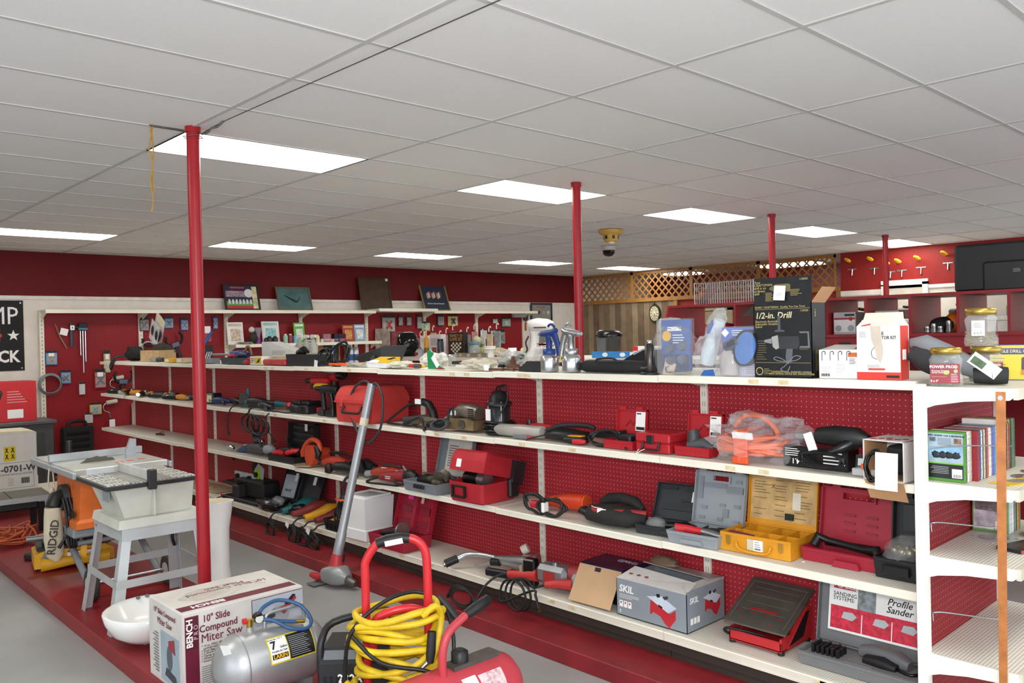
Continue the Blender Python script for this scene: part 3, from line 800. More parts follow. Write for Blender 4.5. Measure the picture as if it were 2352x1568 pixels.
B().lathe([(.022, .0), (.03, .006), (.03, .06), (.02, .07)], 12, -.13, -.03).o('base_cup', M('#3a2a20', .5, .4, var=.4), t)
B().tube([(.1, .02, .09), (.16, .03, .12), (.24, .03, .11), (.3, 0, .06)], .02, 6, 4).o('grip', BLK2, t)
t = sh('hedge_tool', 'stubby black motor tool partly behind the grey leaning pole', 'power tool', 5.27, 3.42, L3, 0)
B().limb([(-.13, 0, .06), (0, 0, .07), (.1, 0, .06)], [(.05, .05), (.058, .058), (.04, .04)], 12).o('body', BLK, t)
B().limb([(.1, 0, .06), (.2, -.02, .03)], [.024, .016], 8).o('nose', GRY3, t)
t = sh('reciprocating_saw', 'grey and orange reciprocating saw with white sticker beside the grey pole', 'saw', 4.98, 3.42, L3, 6)
B().limb([(-.18, 0, .04), (-.1, 0, .055), (.04, 0, .06), (.14, 0, .055)], [(.026, .024), (.036, .036), (.04, .038), (.028, .028)], 10).o('body', M('#b9432e', .5), t)
B().limb([(-.18, 0, .04), (-.23, -.02, .03), (-.24, -.03, .02)], [(.024, .022), (.03, .026), (.01, .01)], 10).o('nose', GRY9, t)
B().box(-.08, .12, .0, .03, .1, .112, .004).o('blade', DSTEEL, t)
B().box(-.06, .0, -.05, -.046, .03, .08).o('price_sticker', PAPER, t, None, (-20, 0, 0))
B().lathe([(.05, .05), (.055, .06), (.05, .08), (.02, .085)], 14, .12, .02).o('gear_case', GRY9, t)
cord(t, [(-.22, -.03, .04), (-.3, -.06, .03), (-.36, -.11, .0), (-.38, -.13, -.07), (-.39, -.13, -.13)], .006)
t = sh('orange_cord_hank', 'short black cord with orange tag hanging below the shelf edge', 'cord', 5.36, 3.285, L3, 0, None, -.17)
B().tube(coil(0, -.03, -.06, .05, .06, 4, .02, 6, .01, .006), .0075, 6, 3).o('hank', RUB, t)
B().plate([(-.06, -.05), (.02, -.06), (.05, -.03), (-.03, -.02)], .0, .012).o('orange_tag', ORG, t)
B().tube([(.03, -.03, -.01), (.03, -.03, .1), (.05, -.01, .168), (.12, .04, .178)], .007, 6, 4).o('lead', RUB, t)
t = sh('angle_grinder', 'dark red angle grinder with black head and white sticker', 'power tool', 4.8, 3.36, L3, 8)
B().limb([(-.16, 0, .04), (-.08, 0, .05), (.06, 0, .062), (.1, 0, .066)], [(.028, .026), (.036, .034), (.04, .04), (.036, .036)], 12).o('body', M('#8c2a2c', .45), t)
B().limb([(.1, 0, .066), (.16, 0, .07), (.2, .0, .065)], [(.042, .042), (.046, .046), (.024, .024)], 12).o('head', BLK, t)
B().cyl((.1, 0, .1), (.085, -.02, .14), .008, n=8).o('spindle', STEEL, t)
B().box(-.02, .05, -.03, -.026, .07, .09).o('price_sticker', PAPER, t, None, (-25, 0, 0))
lines('badge', PAPER, t, -.08, .0, .035, .06, 2, -.036, 4)
cord(t, [(-.16, 0, .04), (-.24, -.05, .012), (-.2, -.09, .008), (-.06, -.1, .012), (.1, -.09, .012)], .008, None, False)
t = sh('chain_hoist_tool', 'black motor tool with long steel bar and wound black cord', 'power tool', 4.5, 3.42, L3, 6)
B().limb([(-.12, 0, .04), (-.02, 0, .055), (.12, 0, .05), (.25, .0, .04)], [(.03, .03), (.042, .042), (.036, .034), (.03, .03)], 10).o('body', BLK, t)
B().box(-.1, .24, .03, .06, .085, .095, .002).o('steel_bar', STEEL, t)
B().tube(coil(-.24, -.05, .045, .06, .036, 3, .02, 12, .02), .007, 6, 3).o('cord', RUB, t)
B().box(.06, .13, -.04, -.036, .04, .06).o('price_sticker', PAPER, t, None, (-30, 0, 0))
# grey case
GC = M('#7b8186', .45, var=.06)
t = sh('tool_case', 'open grey plastic case with torn paper in lid and rusty tool in tray', 'case', 4.42, 3.27, L3, 0)
l = case(t, .36, .3, .07, .28, 14, .03, GC, None, .01)
o = lidbox('torn_paper', M('#cfc8bd', .8, var=.12, scl=12), l, .3, .07, 14, -.11, .14, .01, .27, .005, .008)
b = B().at(0, .3, .063, 76)
for i in range(9):
    b.box(-.09, -.09 + .1 * (.5 + .5 * abs(math.sin(i * 2.1))), .07 + i * .017, .077 + i * .017, .008, .009)
b.o('print', GRY6, o)['kind'] = 'stuff'
for x in (-.11, .11):
    lidbox('latch_tab', GC, l, .3, .07, 14, x - .03, x + .03, .28, .3, 0, .03)
B().box(-.05, .06, -.014, 0, .03, .055, .004).o('handle', BLK, t)
B().limb([(-.1, .14, .06), (0, .13, .075), (.08, .15, .09), (.1, .15, .12)], [(.02, .02), (.028, .026), (.03, .03), (.034, .034)], 10).o('rusty_tool', M('#57503f', .6, .4, var=.4, scl=30), t)
B().cyl((.1, .12, .1), (.1, .15, .12), .045, n=16).o('tool_disc', M('#8b8577', .5, .5, var=.3), t)
B().limb([(.03, .1, .06), (.13, .09, .06)], [.02, .018], 8).o('tool_grip', M('#5e5846', .6, .3, var=.4), t)
# red rounded case
RC = M('#b02630', .42, var=.14, scl=8)
t = sh('tool_case', 'half open rounded red tool case with black motor showing inside', 'case', 3.93, 3.265, L3, 2)
b = B()
b.loops([[(x * s, .14 + (y - .14) * s, z) for x, y in ((-.16, .0), (-.14, -.012), (.14, -.012), (.16, .0), (.16, .28), (-.16, .28))] for s, z in ((.9, 0), (.94, .01), (1, .125), (.97, .125), (.9, .02))], 0, 1)
b.o('lower_shell', RC, t)
b = B().at(.02, .28, .12, -15)
b.loops([[(x * s + .0, -.15 + (y + .15) * q, z) for x, y in ((-.16, -.3), (.15, -.3), (.15, .02), (-.16, .02))] for s, q, z in ((1, 1, 0), (1, 1, .07), (.95, .93, .12), (.85, .8, .135))], 0, 1)
l = b.o('lid', RC, t)
b = B().at(.02, .28, .12, -15)
b.loops([[(.152 + x, -.15 + (y + .15), z) for x, y in ((-.02, -.07), (.03, -.07), (.03, .02), (-.02, .02))] for z in (-.02, .05, .115)], 0, 1)
b.o('black_end', BLK, l)
B().box(.15, .185, .2, .285, .02, .14, .01).o('black_hinge', BLK, t)
B().at(.02, .28, .12, -15).box(-.1, -.06, -.305, -.3005, .02, .07).o('price_sticker', PAPER, l)
B().limb([(-.1, .1, .13), (-.02, .1, .14), (.06, .1, .135)], [(.042, .042), (.046, .046), (.04, .04)], 14).o('motor', BLK2, t)
B().cyl((.03, .1, .136), (.09, .1, .134), .047, n=16).o('motor_ring', STEEL, t)
b = B().box(-.11, -.098, -.026, -.01, .035, .1).box(.0, .012, -.026, -.01, .035, .1).box(-.11, .012, -.03, -.018, .03, .042).box(-.11, .012, -.026, -.012, .094, .104)
b.o('handle', BLK, t)
B().tube([(-.12, -.03, .16), (-.09, -.04, .165), (-.07, -.05, .15), (-.05, -.04, .145)], .006, 6, 3).o('catch', BLK, t)
# coil and orange tool
t = sh('heat_gun', 'bright orange tool lying behind a tied black cord coil', 'power tool', 3.27, 3.5, L3, 8)
B().limb([(-.2, -.03, .04), (-.1, -.02, .055), (.0, 0, .06), (.1, 0, .062)], [(.02, .02), (.036, .034), (.05, .048), (.052, .05)], 12).o('body', M('#d5411c', .35), t)
B().cyl((.1, 0, .062), (.112, 0, .062), .046, n=16).o('end_cap', ORG, t)
B().limb([(-.24, -.06, .03), (-.14, -.05, .03)], [.022, .024], 8).o('grip', RED, t)
cord(t, coil(-.14, -.16, .062, .075, .055, 2.6, .03, 11, -.01, .008), .0085, None, False, 3)
B().tube(coil(-.02, -.16, .05, .085, .045, 2.4, .03, 14, .01, .008), .0085, 6, 3).o('cord_loop', RUB, t)
B().box(-.075, -.055, -.19, -.14, .02, .075, .004).o('tie', PAPER, t)
t = sh('screwdriver_bit', 'thin bright steel rod lying left of the black and red bag', 'rod', 3.13, 3.52, L3, 10)
B().limb([(-.06, 0, .008), (.06, 0, .008)], .006, 8).o('shank', CHROME, t)
B().limb([(-.08, 0, .009), (-.06, 0, .009)], .009, 6).o('hex_end', STEEL, t)
t = sh('tool_bag', 'soft black and red zippered tool bag slumped on shelf', 'bag', 2.88, 3.44, L3, 0)
BGK = M('#232120', .8, var=.25, scl=20)
b = B()
b.limb([(-.2, -.02, .045), (-.12, -.03, .05), (.0, -.03, .055), (.12, -.02, .055), (.2, .0, .05)], [(.02, .03), (.09, .045), (.11, .052), (.1, .05), (.02, .03)], 14, 2.4).o('bag_base', BGK, t)
B().limb([(-.17, -.05, .075), (-.05, -.08, .08), (.1, -.06, .085), (.2, .0, .08)], [(.02, .01), (.045, .018), (.04, .018), (.012, .016)], 10).o('red_panel', M('#a32c2c', .7, var=.12), t)
B().limb([(-.13, .03, .09), (-.08, .04, .12), (.0, .05, .13), (.09, .05, .12), (.15, .04, .085)], [(.02, .02), (.03, .03), (.03, .03), (.03, .03), (.02, .02)], 10).o('top_flap', BGK, t)
B().limb([(-.2, -.05, .05), (-.15, -.09, .065), (-.1, -.1, .05)], [(.02, .02), (.04, .025), (.02, .02)], 8).o('end_patch', BLK, t)
B().box(-.06, -.01, -.125, -.121, .045, .08).o('price_sticker', PAPER, t, None, (-8, 0, 15))
B().tube([(-.09, -.1, .1), (-.05, -.12, .1), (0, -.11, .095), (.02, -.12, .08)], .002, 5, 3).o('string', PAPER, t)
# black case
t = sh('tool_case', 'open charcoal plastic case with leaning lid and drill bits in tray', 'case', 2.52, 3.37, L3, 8)
BC = M('#2b2e32', .45)
l = case(t, .33, .2, .045, .19, 24, .025, BC, None, .006)
for (a, b_, c, d_) in [(-.14, -.05, .16, .172), (.0, .12, .155, .167), (-.12, .1, .05, .09), (-.02, .13, .1, .11)]:
    lidbox('molded_rib', M('#23262a', .45), l, .2, .045, 24, a, b_, c, d_, .004, .012)
lidbox('price_sticker', PAPER, l, .2, .045, 24, .04, .09, .1, .155, .012, .0125)
B().limb([(-.02, .08, .035), (.1, .07, .045), (.14, .07, .04)], [(.024, .022), (.028, .026), (.02, .02)], 10).o('black_tool', BLK2, t)
B().blob(-.08, .07, .045, .055, .05, .03, 14, .4, 4, 3).o('plastic_bag', BAG, t)
B().box(-.02, .05, -.008, 0, .01, .03, .003).o('latch', BC, t)
# light grey case
LG = M('#959ca1', .4, var=.04)
t = sh('tool_case', 'open light grey molded tool case with red handled tool in tray', 'case', 2.31, 3.305, L3, 4)
l = case(t, .28, .27, .06, .26, 12, .03, LG, (-.04, .045, .215, .24), .012)
for (a, b_, c, d_) in [(-.12, -.1, .12, .23), (-.09, .03, .18, .2), (.03, .12, .16, .19), (-.1, -.07, .07, .085), (.0, .03, .09, .105), (.08, .11, .09, .105), (-.11, -.08, .02, .035), (-.01, .02, .02, .035), (.02, .05, .04, .08), (.08, .11, .02, .03), (.08, .11, .21, .225)]:
    lidbox('molded_recess', M('#838a90', .35), l, .27, .06, 12, a, b_, c, d_, .004, .014)
for x in (-.1, .1):
    lidbox('latch_tab', LG, l, .27, .06, 12, x - .018, x + .018, .26, .28, 0, .03)
B().limb([(-.11, .04, .06), (-.06, .06, .065), (.02, .07, .06)], [(.012, .03), (.016, .02), (.014, .014)], 8, 3).o('red_handle', RED, t)
B().limb([(.02, .07, .06), (.08, .07, .055), (.12, .07, .05)], [(.016, .016), (.02, .018), (.014, .014)], 8).o('steel_tool', STEEL, t)
for k in range(3):
    B().limb([(-.02 + .03 * k, .13 + .03 * k, .045), (.1 + .01 * k, .12 + .03 * k, .05)], [.016, .018], 8).o('black_bit', BLK, t)
B().prism([(-.06, .012), (.06, .012), (.05, .03), (-.05, .03)], -.012, 0).o('front_grip', LG, t)
# yellow case
YC = M('#d9961f', .42, var=.12, scl=8)
t = sh('tool_case', 'worn yellow steel tool case, open, with stained paper chart in lid', 'case', 2.01, 3.365, L3, 2)
l = case(t, .35, .27, .085, .26, 8, .018, YC, None, 0, .003)
for x in (-.13, -.0, .09):
    B().box(x, x + .003, .01, .26, .02, .078).o('divider', YC, t)
B().box(-.17, .17, .13, .133, .02, .075).o('divider', YC, t)
pp = M('#c9a871', .85, var=.4, scl=9)
o = lidbox('stained_chart', pp, l, .27, .085, 8, -.165, .165, .03, .252, .004, .006)
b = B().at(0, .27, .0765, 82)
q = random.Random(4)
for i in range(15):
    for x in (-.15, -.04, .06):
        if q.random() < .7:
            b.box(x, x + q.uniform(.04, .09), .05 + i * .013, .053 + i * .013, .006, .0065)
b.o('chart_print', M('#6b5a3c', .8), o)['kind'] = 'stuff'
txt('X', .03, BLK, o, lidpt(.27, .085, 8, -.05, .19, .007), (82, 0, 0))
lidbox('torn_spot', M('#e4dccb', .8), o, .27, .085, 8, .05, .09, .09, .17, .006, .0068)
lidbox('black_felt', BLK, l, .27, .085, 8, .02, .06, .04, .07, .006, .02)
b = B().tube([(-.085, -.002, .05), (-.085, -.014, .045), (-.07, -.016, .02), (0, -.016, .012), (.07, -.016, .02), (.085, -.014, .045), (.085, -.002, .05)], .006, 6, 3)
b.o('handle', YC, t)
for x in (-.13, .13):
    B().box(x - .012, x + .012, -.006, 0, .035, .075, .002).box(x - .006, x + .006, -.009, -.006, .03, .06).o('latch', M('#b98a3a', .4, .4, var=.3), t)
B().box(-.035, .045, -.0035, -.0005, .02, .07).o('badge', M('#cfc9b8', .6), t)
sticker(t, .02, -.0045, .045, .045, .05)
B().box(-.15, -.03, .02, .05, .07, .076).o('red_blue_card', M('#7d2a4a', .5), t, None, (0, 4, 0))
# maroon case
MC = M('#a32236', .42, var=.07)
t = sh('tool_case', 'open maroon plastic case with handle cutout and black bracket in tray', 'case', 1.655, 3.44, L3, 0)
l = case(t, .34, .2, .06, .245, 10, .03, MC, (-.07, .07, .195, .222), .008)
for i in range(3):
    for x in (-.04, .06):
        lidbox('molded_slot', M('#8c1c2e', .4), l, .2, .06, 10, x - .025, x + .025, .05 + i * .035, .06 + i * .035, .004, .012)
for x in (-.1, .1):
    lidbox('latch_tab', MC, l, .2, .06, 10, x - .018, x + .018, .245, .26, 0, .03)
b = B().limb([(-.13, .05, .06), (-.12, .07, .1), (-.08, .08, .085), (.08, .08, .07), (.14, .07, .075), (.15, .05, .05)], [(.02, .02), (.018, .02), (.014, .012), (.014, .012), (.022, .024), (.014, .014)], 8, 3)
b.o('black_bracket', BLK, t)
B().limb([(-.12, .14, .06), (.1, .15, .06)], [.014, .014], 8).o('black_bar', BLK, t)
B().prism([(-.02, .0), (.1, .0), (.09, .028), (-.01, .028)], -.014, 0).o('front_grip', MC, t)
B().box(-.185, -.13, -.03, -.029, .02, .045).o('paper_tag', PAPER, t, None, (0, -18, 0))
# black case by the post
t = sh('tool_case', 'open black plastic case holding a bag of metal fittings, beside white post', 'case', 1.385, 3.4, L3, 0)
l = case(t, .2, .22, .085, .22, 6, .04, BLK, None, .008)
lidbox('molded_recess', BLK2, l, .22, .085, 6, -.06, .06, .08, .19, .004, .02)
lidbox('latch_tab', BLK, l, .22, .085, 6, -.05, -.02, .22, .245, 0, .03)
B().blob(.0, .1, .1, .085, .1, .06, 16, .4, 4, 6).o('plastic_bag', BAG, t)
for k in range(6):
    B().blob(-.04 + .03 * (k % 3), .07 + .05 * (k // 3), .1, .02, .018, .022, 8, .3, 3, k).o('metal_fitting', M('#8d8464', .35, .8, var=.3), t)
B().box(-.06, .05, -.012, 0, .02, .06, .005).o('handle', BLK2, t)

# ---------------- bottom level of the shelving run ----------------
L4 = 0
t = sh('wood_board', 'short bare plywood offcuts lying on the bottom shelf behind the near post', 'board', 8.15, 3.45, L4, 4)
B().box(-.32, .3, -.1, .12, 0, .018).o('board', M('#b39a7c', .7, var=.15, scl=18), t)
B().box(-.3, .1, -.05, .1, .018, .032).o('upper_board', M('#a58d70', .7, var=.15, scl=18), t, None, (0, 0, 6))
t = sh('bench_sander', 'black bench jointer with white fence and green accents', 'power tool', 7.25, 3.4, L4, 2)
B().box(-.33, .33, -.08, .2, 0, .035, .008).o('base', BLK, t)
B().box(-.18, .3, .0, .18, .035, .2, .02).o('motor_housing', BLK, t)
B().box(-.34, -.06, -.06, .1, .14, .165, .006).o('infeed_table', BLK2, t)
B().box(-.14, -.02, -.07, .02, .03, .15, .01).o('leg_block', M('#232527', .5), t)
B().box(-.34, .05, .06, .07, .17, .24).o('fence', M('#c9ccd0', .35), t)
for x in (-.26, -.03):
    B().cyl((x, .06, .2), (x, .03, .2), .022, n=12).o('fence_knob', BLK2, t)
B().prism([(.0, .16), (.13, .16), (.16, .3), (.06, .34), (-.02, .26)], .09, .1).o('guard_plate', M('#b9bec2', .4), t)
B().cyl((.06, .09, .24), (.06, .075, .24), .05, n=18).o('green_ring', M('#a8cf2a', .45), t)
B().cyl((.06, .075, .24), (.06, .055, .24), .024, n=12).o('knob', BLK2, t)
B().limb([(-.02, .13, .2), (-.04, .13, .3), (.0, .13, .36)], [(.05, .03), (.045, .03), (.03, .03)], 10, 3).o('blade_cover', BLK, t)
B().box(-.34, -.3, -.085, -.08, .02, .04).o('red_switch', RED, t)
cord(t, [(-.3, -.08, .02), (-.34, -.12, .006), (-.36, -.17, -.03), (-.38, -.18, -.05)], .005, None, False)
for k, (y, lb) in enumerate([(6.72, 'open black case with a paper filled plastic sleeve leaning in its lid'), (6.4, 'open black case with single white sticker in its lid')]):
    t = sh('tool_case', lb, 'case', y, 3.36, L4, 6)
    l = case(t, .3, .22, .05, .28, 20, .03, M('#1c1f24', .45), None, .006)
    if k == 0:
        o = lidbox('plastic_sleeve', M('#b7c2d2', .2, alpha=.8), l, .22, .05, 20, -.13, .06, .02, .22, .02, .028)
        a = txt('MANY', .035, BLK, o, lidpt(.22, .05, 20, -.04, .08, .03), (70, 0, 0), .02)
    lidbox('price_sticker', PAPER, l, .22, .05, 20, .02, .06, .17, .24, .032, .033)
    B().blob(-.02, .1, .05, .11, .08, .045, 14, .4, 4, k + 3).o('black_parts', BLK2, t)
t = sh('black_bag', 'crumpled shiny black plastic bag with a clear bag on top', 'bag', 6.7, 3.31, L4, 0)
B().blob(0, .02, .055, .2, .055, .055, 22, .45, 4, 8).o('bag_body', M('#101113', .25, bump=.4, bs=30), t)
B().blob(.16, .04, .1, .07, .05, .04, 14, .35, 4, 9).o('clear_bag', BAG, t)
for k, (y, col, lb, dx) in enumerate([(6.38, '#1d6b6c', 'teal angle grinder lying tail outward, leftmost of the tail out grinders', .0), (6.2, '#8a2f2c', 'dark red angle grinder lying between the teal and the yellow one', .01), (6.0, '#e0a21c', 'larger yellow angle grinder, left of the pair of yellow ones', .0), (5.83, '#7c2a30', 'dark red angle grinder lying between the two yellow grinders', .02), (5.67, '#dfa61f', 'smaller yellow angle grinder beside the black tray', .0)]):
    t = sh('angle_grinder', lb, 'power tool', y, 3.62, L4, 0, 'angle grinders on the bottom shelf')
    B().limb([(0, -.02, .07), (-.01, -.1, .075), (-.02, -.16, .06), (-.03, -.22, .045), (-.04, -.3, .035)], [(.045, .042), (.055, .05), (.04, .036), (.034, .03), (.028, .024)], 12, 2.5).o('body', M(col, .45), t)
    B().limb([(0, -.02, .07), (.02, .03, .07), (.03, .05, .06)], [(.045, .04), (.04, .036), (.02, .02)], 10).o('gear_head', M('#33302c', .5, .3), t)
    B().cyl((.04, .0, .05), (.055, -.0, .05), .06, n=16).o('disc', GRY3, t)
    if k in (0, 2, 3, 4):
        q = random.Random(k)
        P = [(-.04, -.3, .035), (-.06, -.35, .03), (-.07, -.385, .0)]
        for i in range(34):
            a = i * 2 * pi / 8
            P.append((-.07 + .06 * math.sin(a) + q.uniform(-.02, .02), -.395 + q.uniform(-.012, .008), -.075 + .075 * math.cos(a) + q.uniform(-.01, .01) - .0015 * i))
        P = [(a_, max(b_, -.42), max(c_, -.14)) for a_, b_, c_ in P]
        cord(t, P, .0072)
        if k in (2, 4):
            B().box(-.1, -.05, -.43, -.428, -.07, -.03).o('paper_tag', PAPER, t, None, (0, 30, 0))
t = sh('parts_tray', 'black slotted plastic tray holding a navy sander and cords', 'tray', 5.52, 3.3, L4, 0)
B().tray(-.19, .18, 0, .2, 0, .085, .005, .012).o('tray_body', BLK, t)
for k in range(6):
    B().box(-.16 + k * .058, -.135 + k * .058, .002, .006, .015, .07).o('rib', BLK2, t)
B().limb([(-.02, .1, .08), (.06, .1, .11), (.14, .1, .1)], [(.03, .03), (.05, .04), (.03, .03)], 10, 3).o('navy_sander', M('#2b2f63', .45), t)
B().tube(coil(-.08, .09, .11, .07, .06, 3.5, .04, 4, .02, .014), .007, 6, 3).o('cord', RUB, t)
# styrofoam
FO = M('#eceded', .8, var=.02, bump=.25, bs=120)
t = sh('foam_box', 'white styrofoam box with lipped rim standing on a foam slab', 'box', 5.22, 3.27, L4, 4)
B().box(-.13, .13, 0, .26, 0, .085, .008).o('foam_slab', FO, t)
B().tray(-.13, .135, -.005, .265, .085, .31, .025, .012).o('foam_body', FO, t)
B().tray(-.115, .12, .01, .25, .3, .325, .014).o('foam_rim', FO, t)
# maroon case left
t = sh('tool_case', 'open crimson plastic case with a grinder and steel disc in its tray', 'case', 4.83, 3.27, L4, 2)
MC2 = M('#a71f36', .4, var=.06)
l = case(t, .4, .26, .09, .26, 16, .045, MC2, None, .01)
for (a, b_, c, d_) in [(-.16, -.05, .12, .17), (.05, .15, .12, .17), (-.18, .18, .03, .07)]:
    lidbox('molded_recess', M('#8f1a2e', .4), l, .26, .09, 16, a, b_, c, d_, .004, .02)
lidbox('pink_note', M('#f23aa0', .5), l, .26, .09, 16, -.08, -.02, .215, .245, .046, .047)
lidbox('tape', M('#cdbfa2', .6), l, .26, .09, 16, .07, .1, .2, .25, .046, .047)
lidbox('center_post', MC2, l, .26, .09, 16, -.02, .02, .02, .25, .004, .04)
B().limb([(-.16, .1, .07), (0, .12, .1), (.06, .12, .11)], [(.025, .025), (.03, .03), (.025, .025)], 10).o('grinder_body', BLK, t)
B().cyl((.06, .1, .12), (.075, .1, .12), .06, n=20).o('steel_disc', STEEL, t)
B().limb([(.06, .05, .08), (.16, .06, .085)], [.022, .02], 8).o('grinder_grip', M('#3a2622', .5), t)
# silver nailer
SL = M('#c2c5c8', .28, .85, var=.06)
t = sh('impact_hammer', 'bright silver pneumatic nailer with black grip and ball end', 'nail gun', 3.72, 3.46, L4, 6)
B().limb([(-.18, 0, .07), (-.05, 0, .08), (.1, .02, .085), (.16, .04, .09)], [(.02, .02), (.036, .032), (.045, .045), (.055, .055)], 12, 2.8).o('body', SL, t)
B().tube([(-.14, .0, .08), (-.26, -.02, .085), (-.36, -.05, .075), (-.4, -.1, .05)], .018, 8, 4).o('handle_arm', SL, t)
B().limb([(-.4, -.09, .055), (-.44, -.16, .03)], [.026, .026], 12).o('black_grip', BLK, t)
B().cyl((-.442, -.163, .029), (-.446, -.17, .027), .018, n=12).o('grip_end', CHROME, t)
B().limb([(-.16, -.03, .06), (-.1, -.02, .065)], [.024, .024], 10).o('rubber_sleeve', BLK, t)
B().limb([(-.26, -.07, .03), (-.2, -.05, .04), (-.15, -.03, .06)], [.008, .015, .018], 8).o('air_fitting', STEEL, t)
B().cyl((.0, .08, .13), (.03, .1, .15), .03, n=14).o('cap', M('#d9d4c4', .5), t)
t = sh('nailer_magazine', 'black nailer magazine with steel nose plate beside the silver nailer', 'nail gun', 3.6, 3.34, L4, 12)
B().box(-.2, .1, -.02, .02, .02, .065, .008).box(-.02, .1, -.015, .015, .055, .08, .004).o('magazine', BLK, t)
B().box(.08, .16, -.02, .04, .0, .16, .008).o('frame', BLK2, t)
B().box(.06, .078, -.022, .03, .01, .12).o('nose_plate', M('#b9a985', .5, .5), t)
# grey and red grinder
t = sh('angle_grinder', 'grey and red metal grinder with red tail and looped black cord', 'power tool', 3.36, 3.42, L4, 6)
B().box(-.09, .13, -.05, .07, .03, .14, .025).o('gear_case', M('#8d8f92', .35, .5, var=.12), t)
B().limb([(-.08, -.03, .07), (-.16, -.05, .06), (-.27, -.07, .055)], [(.04, .04), (.03, .03), (.024, .022)], 10).o('tail', M('#bb3330', .45), t)
B().box(-.02, .06, -.056, -.05, .04, .11).o('red_panel', M('#a8302f', .5), t)
B().limb([(.13, .02, .1), (.18, .03, .11), (.2, .03, .1)], [.05, .05, .03], 12).o('motor_end', M('#a03434', .4), t)
B().cyl((.02, .01, .14), (.02, .01, .155), .02, n=10).o('spindle_lock', STEEL, t)
P = [(-.27, -.07, .055), (-.33, -.1, .04), (-.37, -.17, -.01), (-.39, -.25, -.1)] + [(-.43 + .09 * math.cos(a) - .004 * i, -.295 + .003 * i, -.07 + .055 * math.sin(a) - .0005 * i) for i, a in enumerate([k * pi / 5 for k in range(26)])]
cord(t, P, .007)
t = sh('angle_grinder', 'second red tailed grinder behind the brown carton with coiled cord', 'power tool', 3.2, 3.42, L4, 6)
B().limb([(.02, -.02, .06), (-.06, -.05, .06), (-.13, -.08, .05)], [(.036, .034), (.028, .026), (.022, .02)], 10).o('tail', M('#bb3330', .45), t)
B().box(.0, .1, -.03, .06, .02, .12, .02).o('gear_case', GRY9, t)
P = [(-.13, -.08, .05), (-.17, -.1, .035)] + [(-.24 + .085 * math.cos(a + .6) - .002 * i, -.14 - .0022 * i, -.04 + .09 * math.sin(a + .6) + .03) for i, a in enumerate([k * pi / 5 for k in range(26)])] + [(-.16, -.16, .03), (-.13, -.17, .01), (-.11, -.18, -.02)]
cord(t, [(a_, b_, c_ if b_ > -.12 else c_) for a_, b_, c_ in P], .007)
# carton with open flap
t = sh('product_box', 'purple printed carton with bare brown front flap hanging open', 'box', 3.0, 3.44, L4, 2)
b = B().box(-.15, -.147, 0, .23, 0, .19).box(.147, .15, 0, .23, 0, .19).box(-.15, .15, .227, .23, 0, .19).box(-.15, .15, 0, .23, 0, .003).box(-.15, .15, 0, .23, .187, .19)
b.o('carton_body', M('#2b2a4e', .4, var=.3, scl=6), t)
B().box(-.14, .14, .01, .225, .1902, .1908).o('top_print', M('#3c2a44', .35, var=.5, scl=14), t)
txt('GPRO', .05, M('#cfc9e0', .5), t, (.06, .16, .1916), (0, 0, 0), .02)
B().at(0, -.002, .186, -31).box(-.145, .145, -.003, 0, -.21, 0).o('front_flap', CARDL, t)
B().at(0, -.002, .186, -31).box(-.03, .01, -.0045, -.003, -.028, -.006).o('flap_slot', BLK, t)
B().box(-.1, .1, .06, .2, .004, .12, .01).o('black_tool', BLK, t)
# SKIL box
t = sh('product_box', 'grey tile saw carton with red saw pictured and loose top flaps', 'box', 2.59, 3.342, L4, 0)
SK = M('#8b949c', .5, var=.05)
h, w, d = .19, .44, .33
b = B().box(-w / 2, w / 2, 0, .003, 0, h).box(-w / 2, w / 2, d - .003, d, 0, h + .02).box(-w / 2, -w / 2 + .003, 0, d, 0, h).box(w / 2 - .003, w / 2, 0, d, 0, h + .01).box(-w / 2, w / 2, 0, d, 0, .003)
b.o('carton_body', SK, t)
SKW = M('#d7d4d0', .5, var=.06)
B().a([(-w / 2, 0, h), (w / 2, 0, h), (w / 2 - .02, .11, h + .03), (-w / 2 + .04, .11, h + .045), (-w / 2, .002, h - .002), (w / 2, .002, h - .002), (w / 2 - .02, .112, h + .027), (-w / 2 + .04, .112, h + .042)], [(0, 1, 2, 3), (4, 7, 6, 5), (2, 6, 7, 3), (0, 3, 7, 4), (1, 5, 6, 2)]).o('front_flap', SKW, t)
B().a([(-w / 2, d, h + .02), (w / 2, d, h + .02), (w / 2 - .01, .2, h + .035), (-w / 2 + .03, .19, h + .05), (w / 2 - .01, .2, h + .032), (-w / 2 + .03, .19, h + .047)], [(0, 1, 2, 3), (3, 2, 4, 5)]).o('rear_flap', M('#b9b2ac', .5, var=.25, scl=10), t)
B().a([(w / 2, 0, h), (w / 2, d, h + .01), (w / 2 - .05, d - .03, h + .02), (w / 2 - .06, .05, h + .02)], [(0, 1, 2, 3)]).o('side_flap', SKW, t)
B().box(-w / 2 + .01, w / 2 - .01, .1, d - .01, .1, .105).o('carton_inside', CARD, t)
txt('SKIL', .05, PAPER, t, (-.155, -.001, .14), (90, 0, 0), .025, .15)
lines('small_print', PAPER, t, -.2, -.07, .09, .115, 3, -.0006, 2, .25)
for k in range(3):
    B().box(-.2 + k * .028, -.178 + k * .028, -.0014, -.0002, .045, .078).o('badge', PAPER, t)
    B().cyl((-.189 + k * .028, -.0014, .068), (-.189 + k * .028, -.002, .068), .005, n=10).o('badge_mark', RED, t)
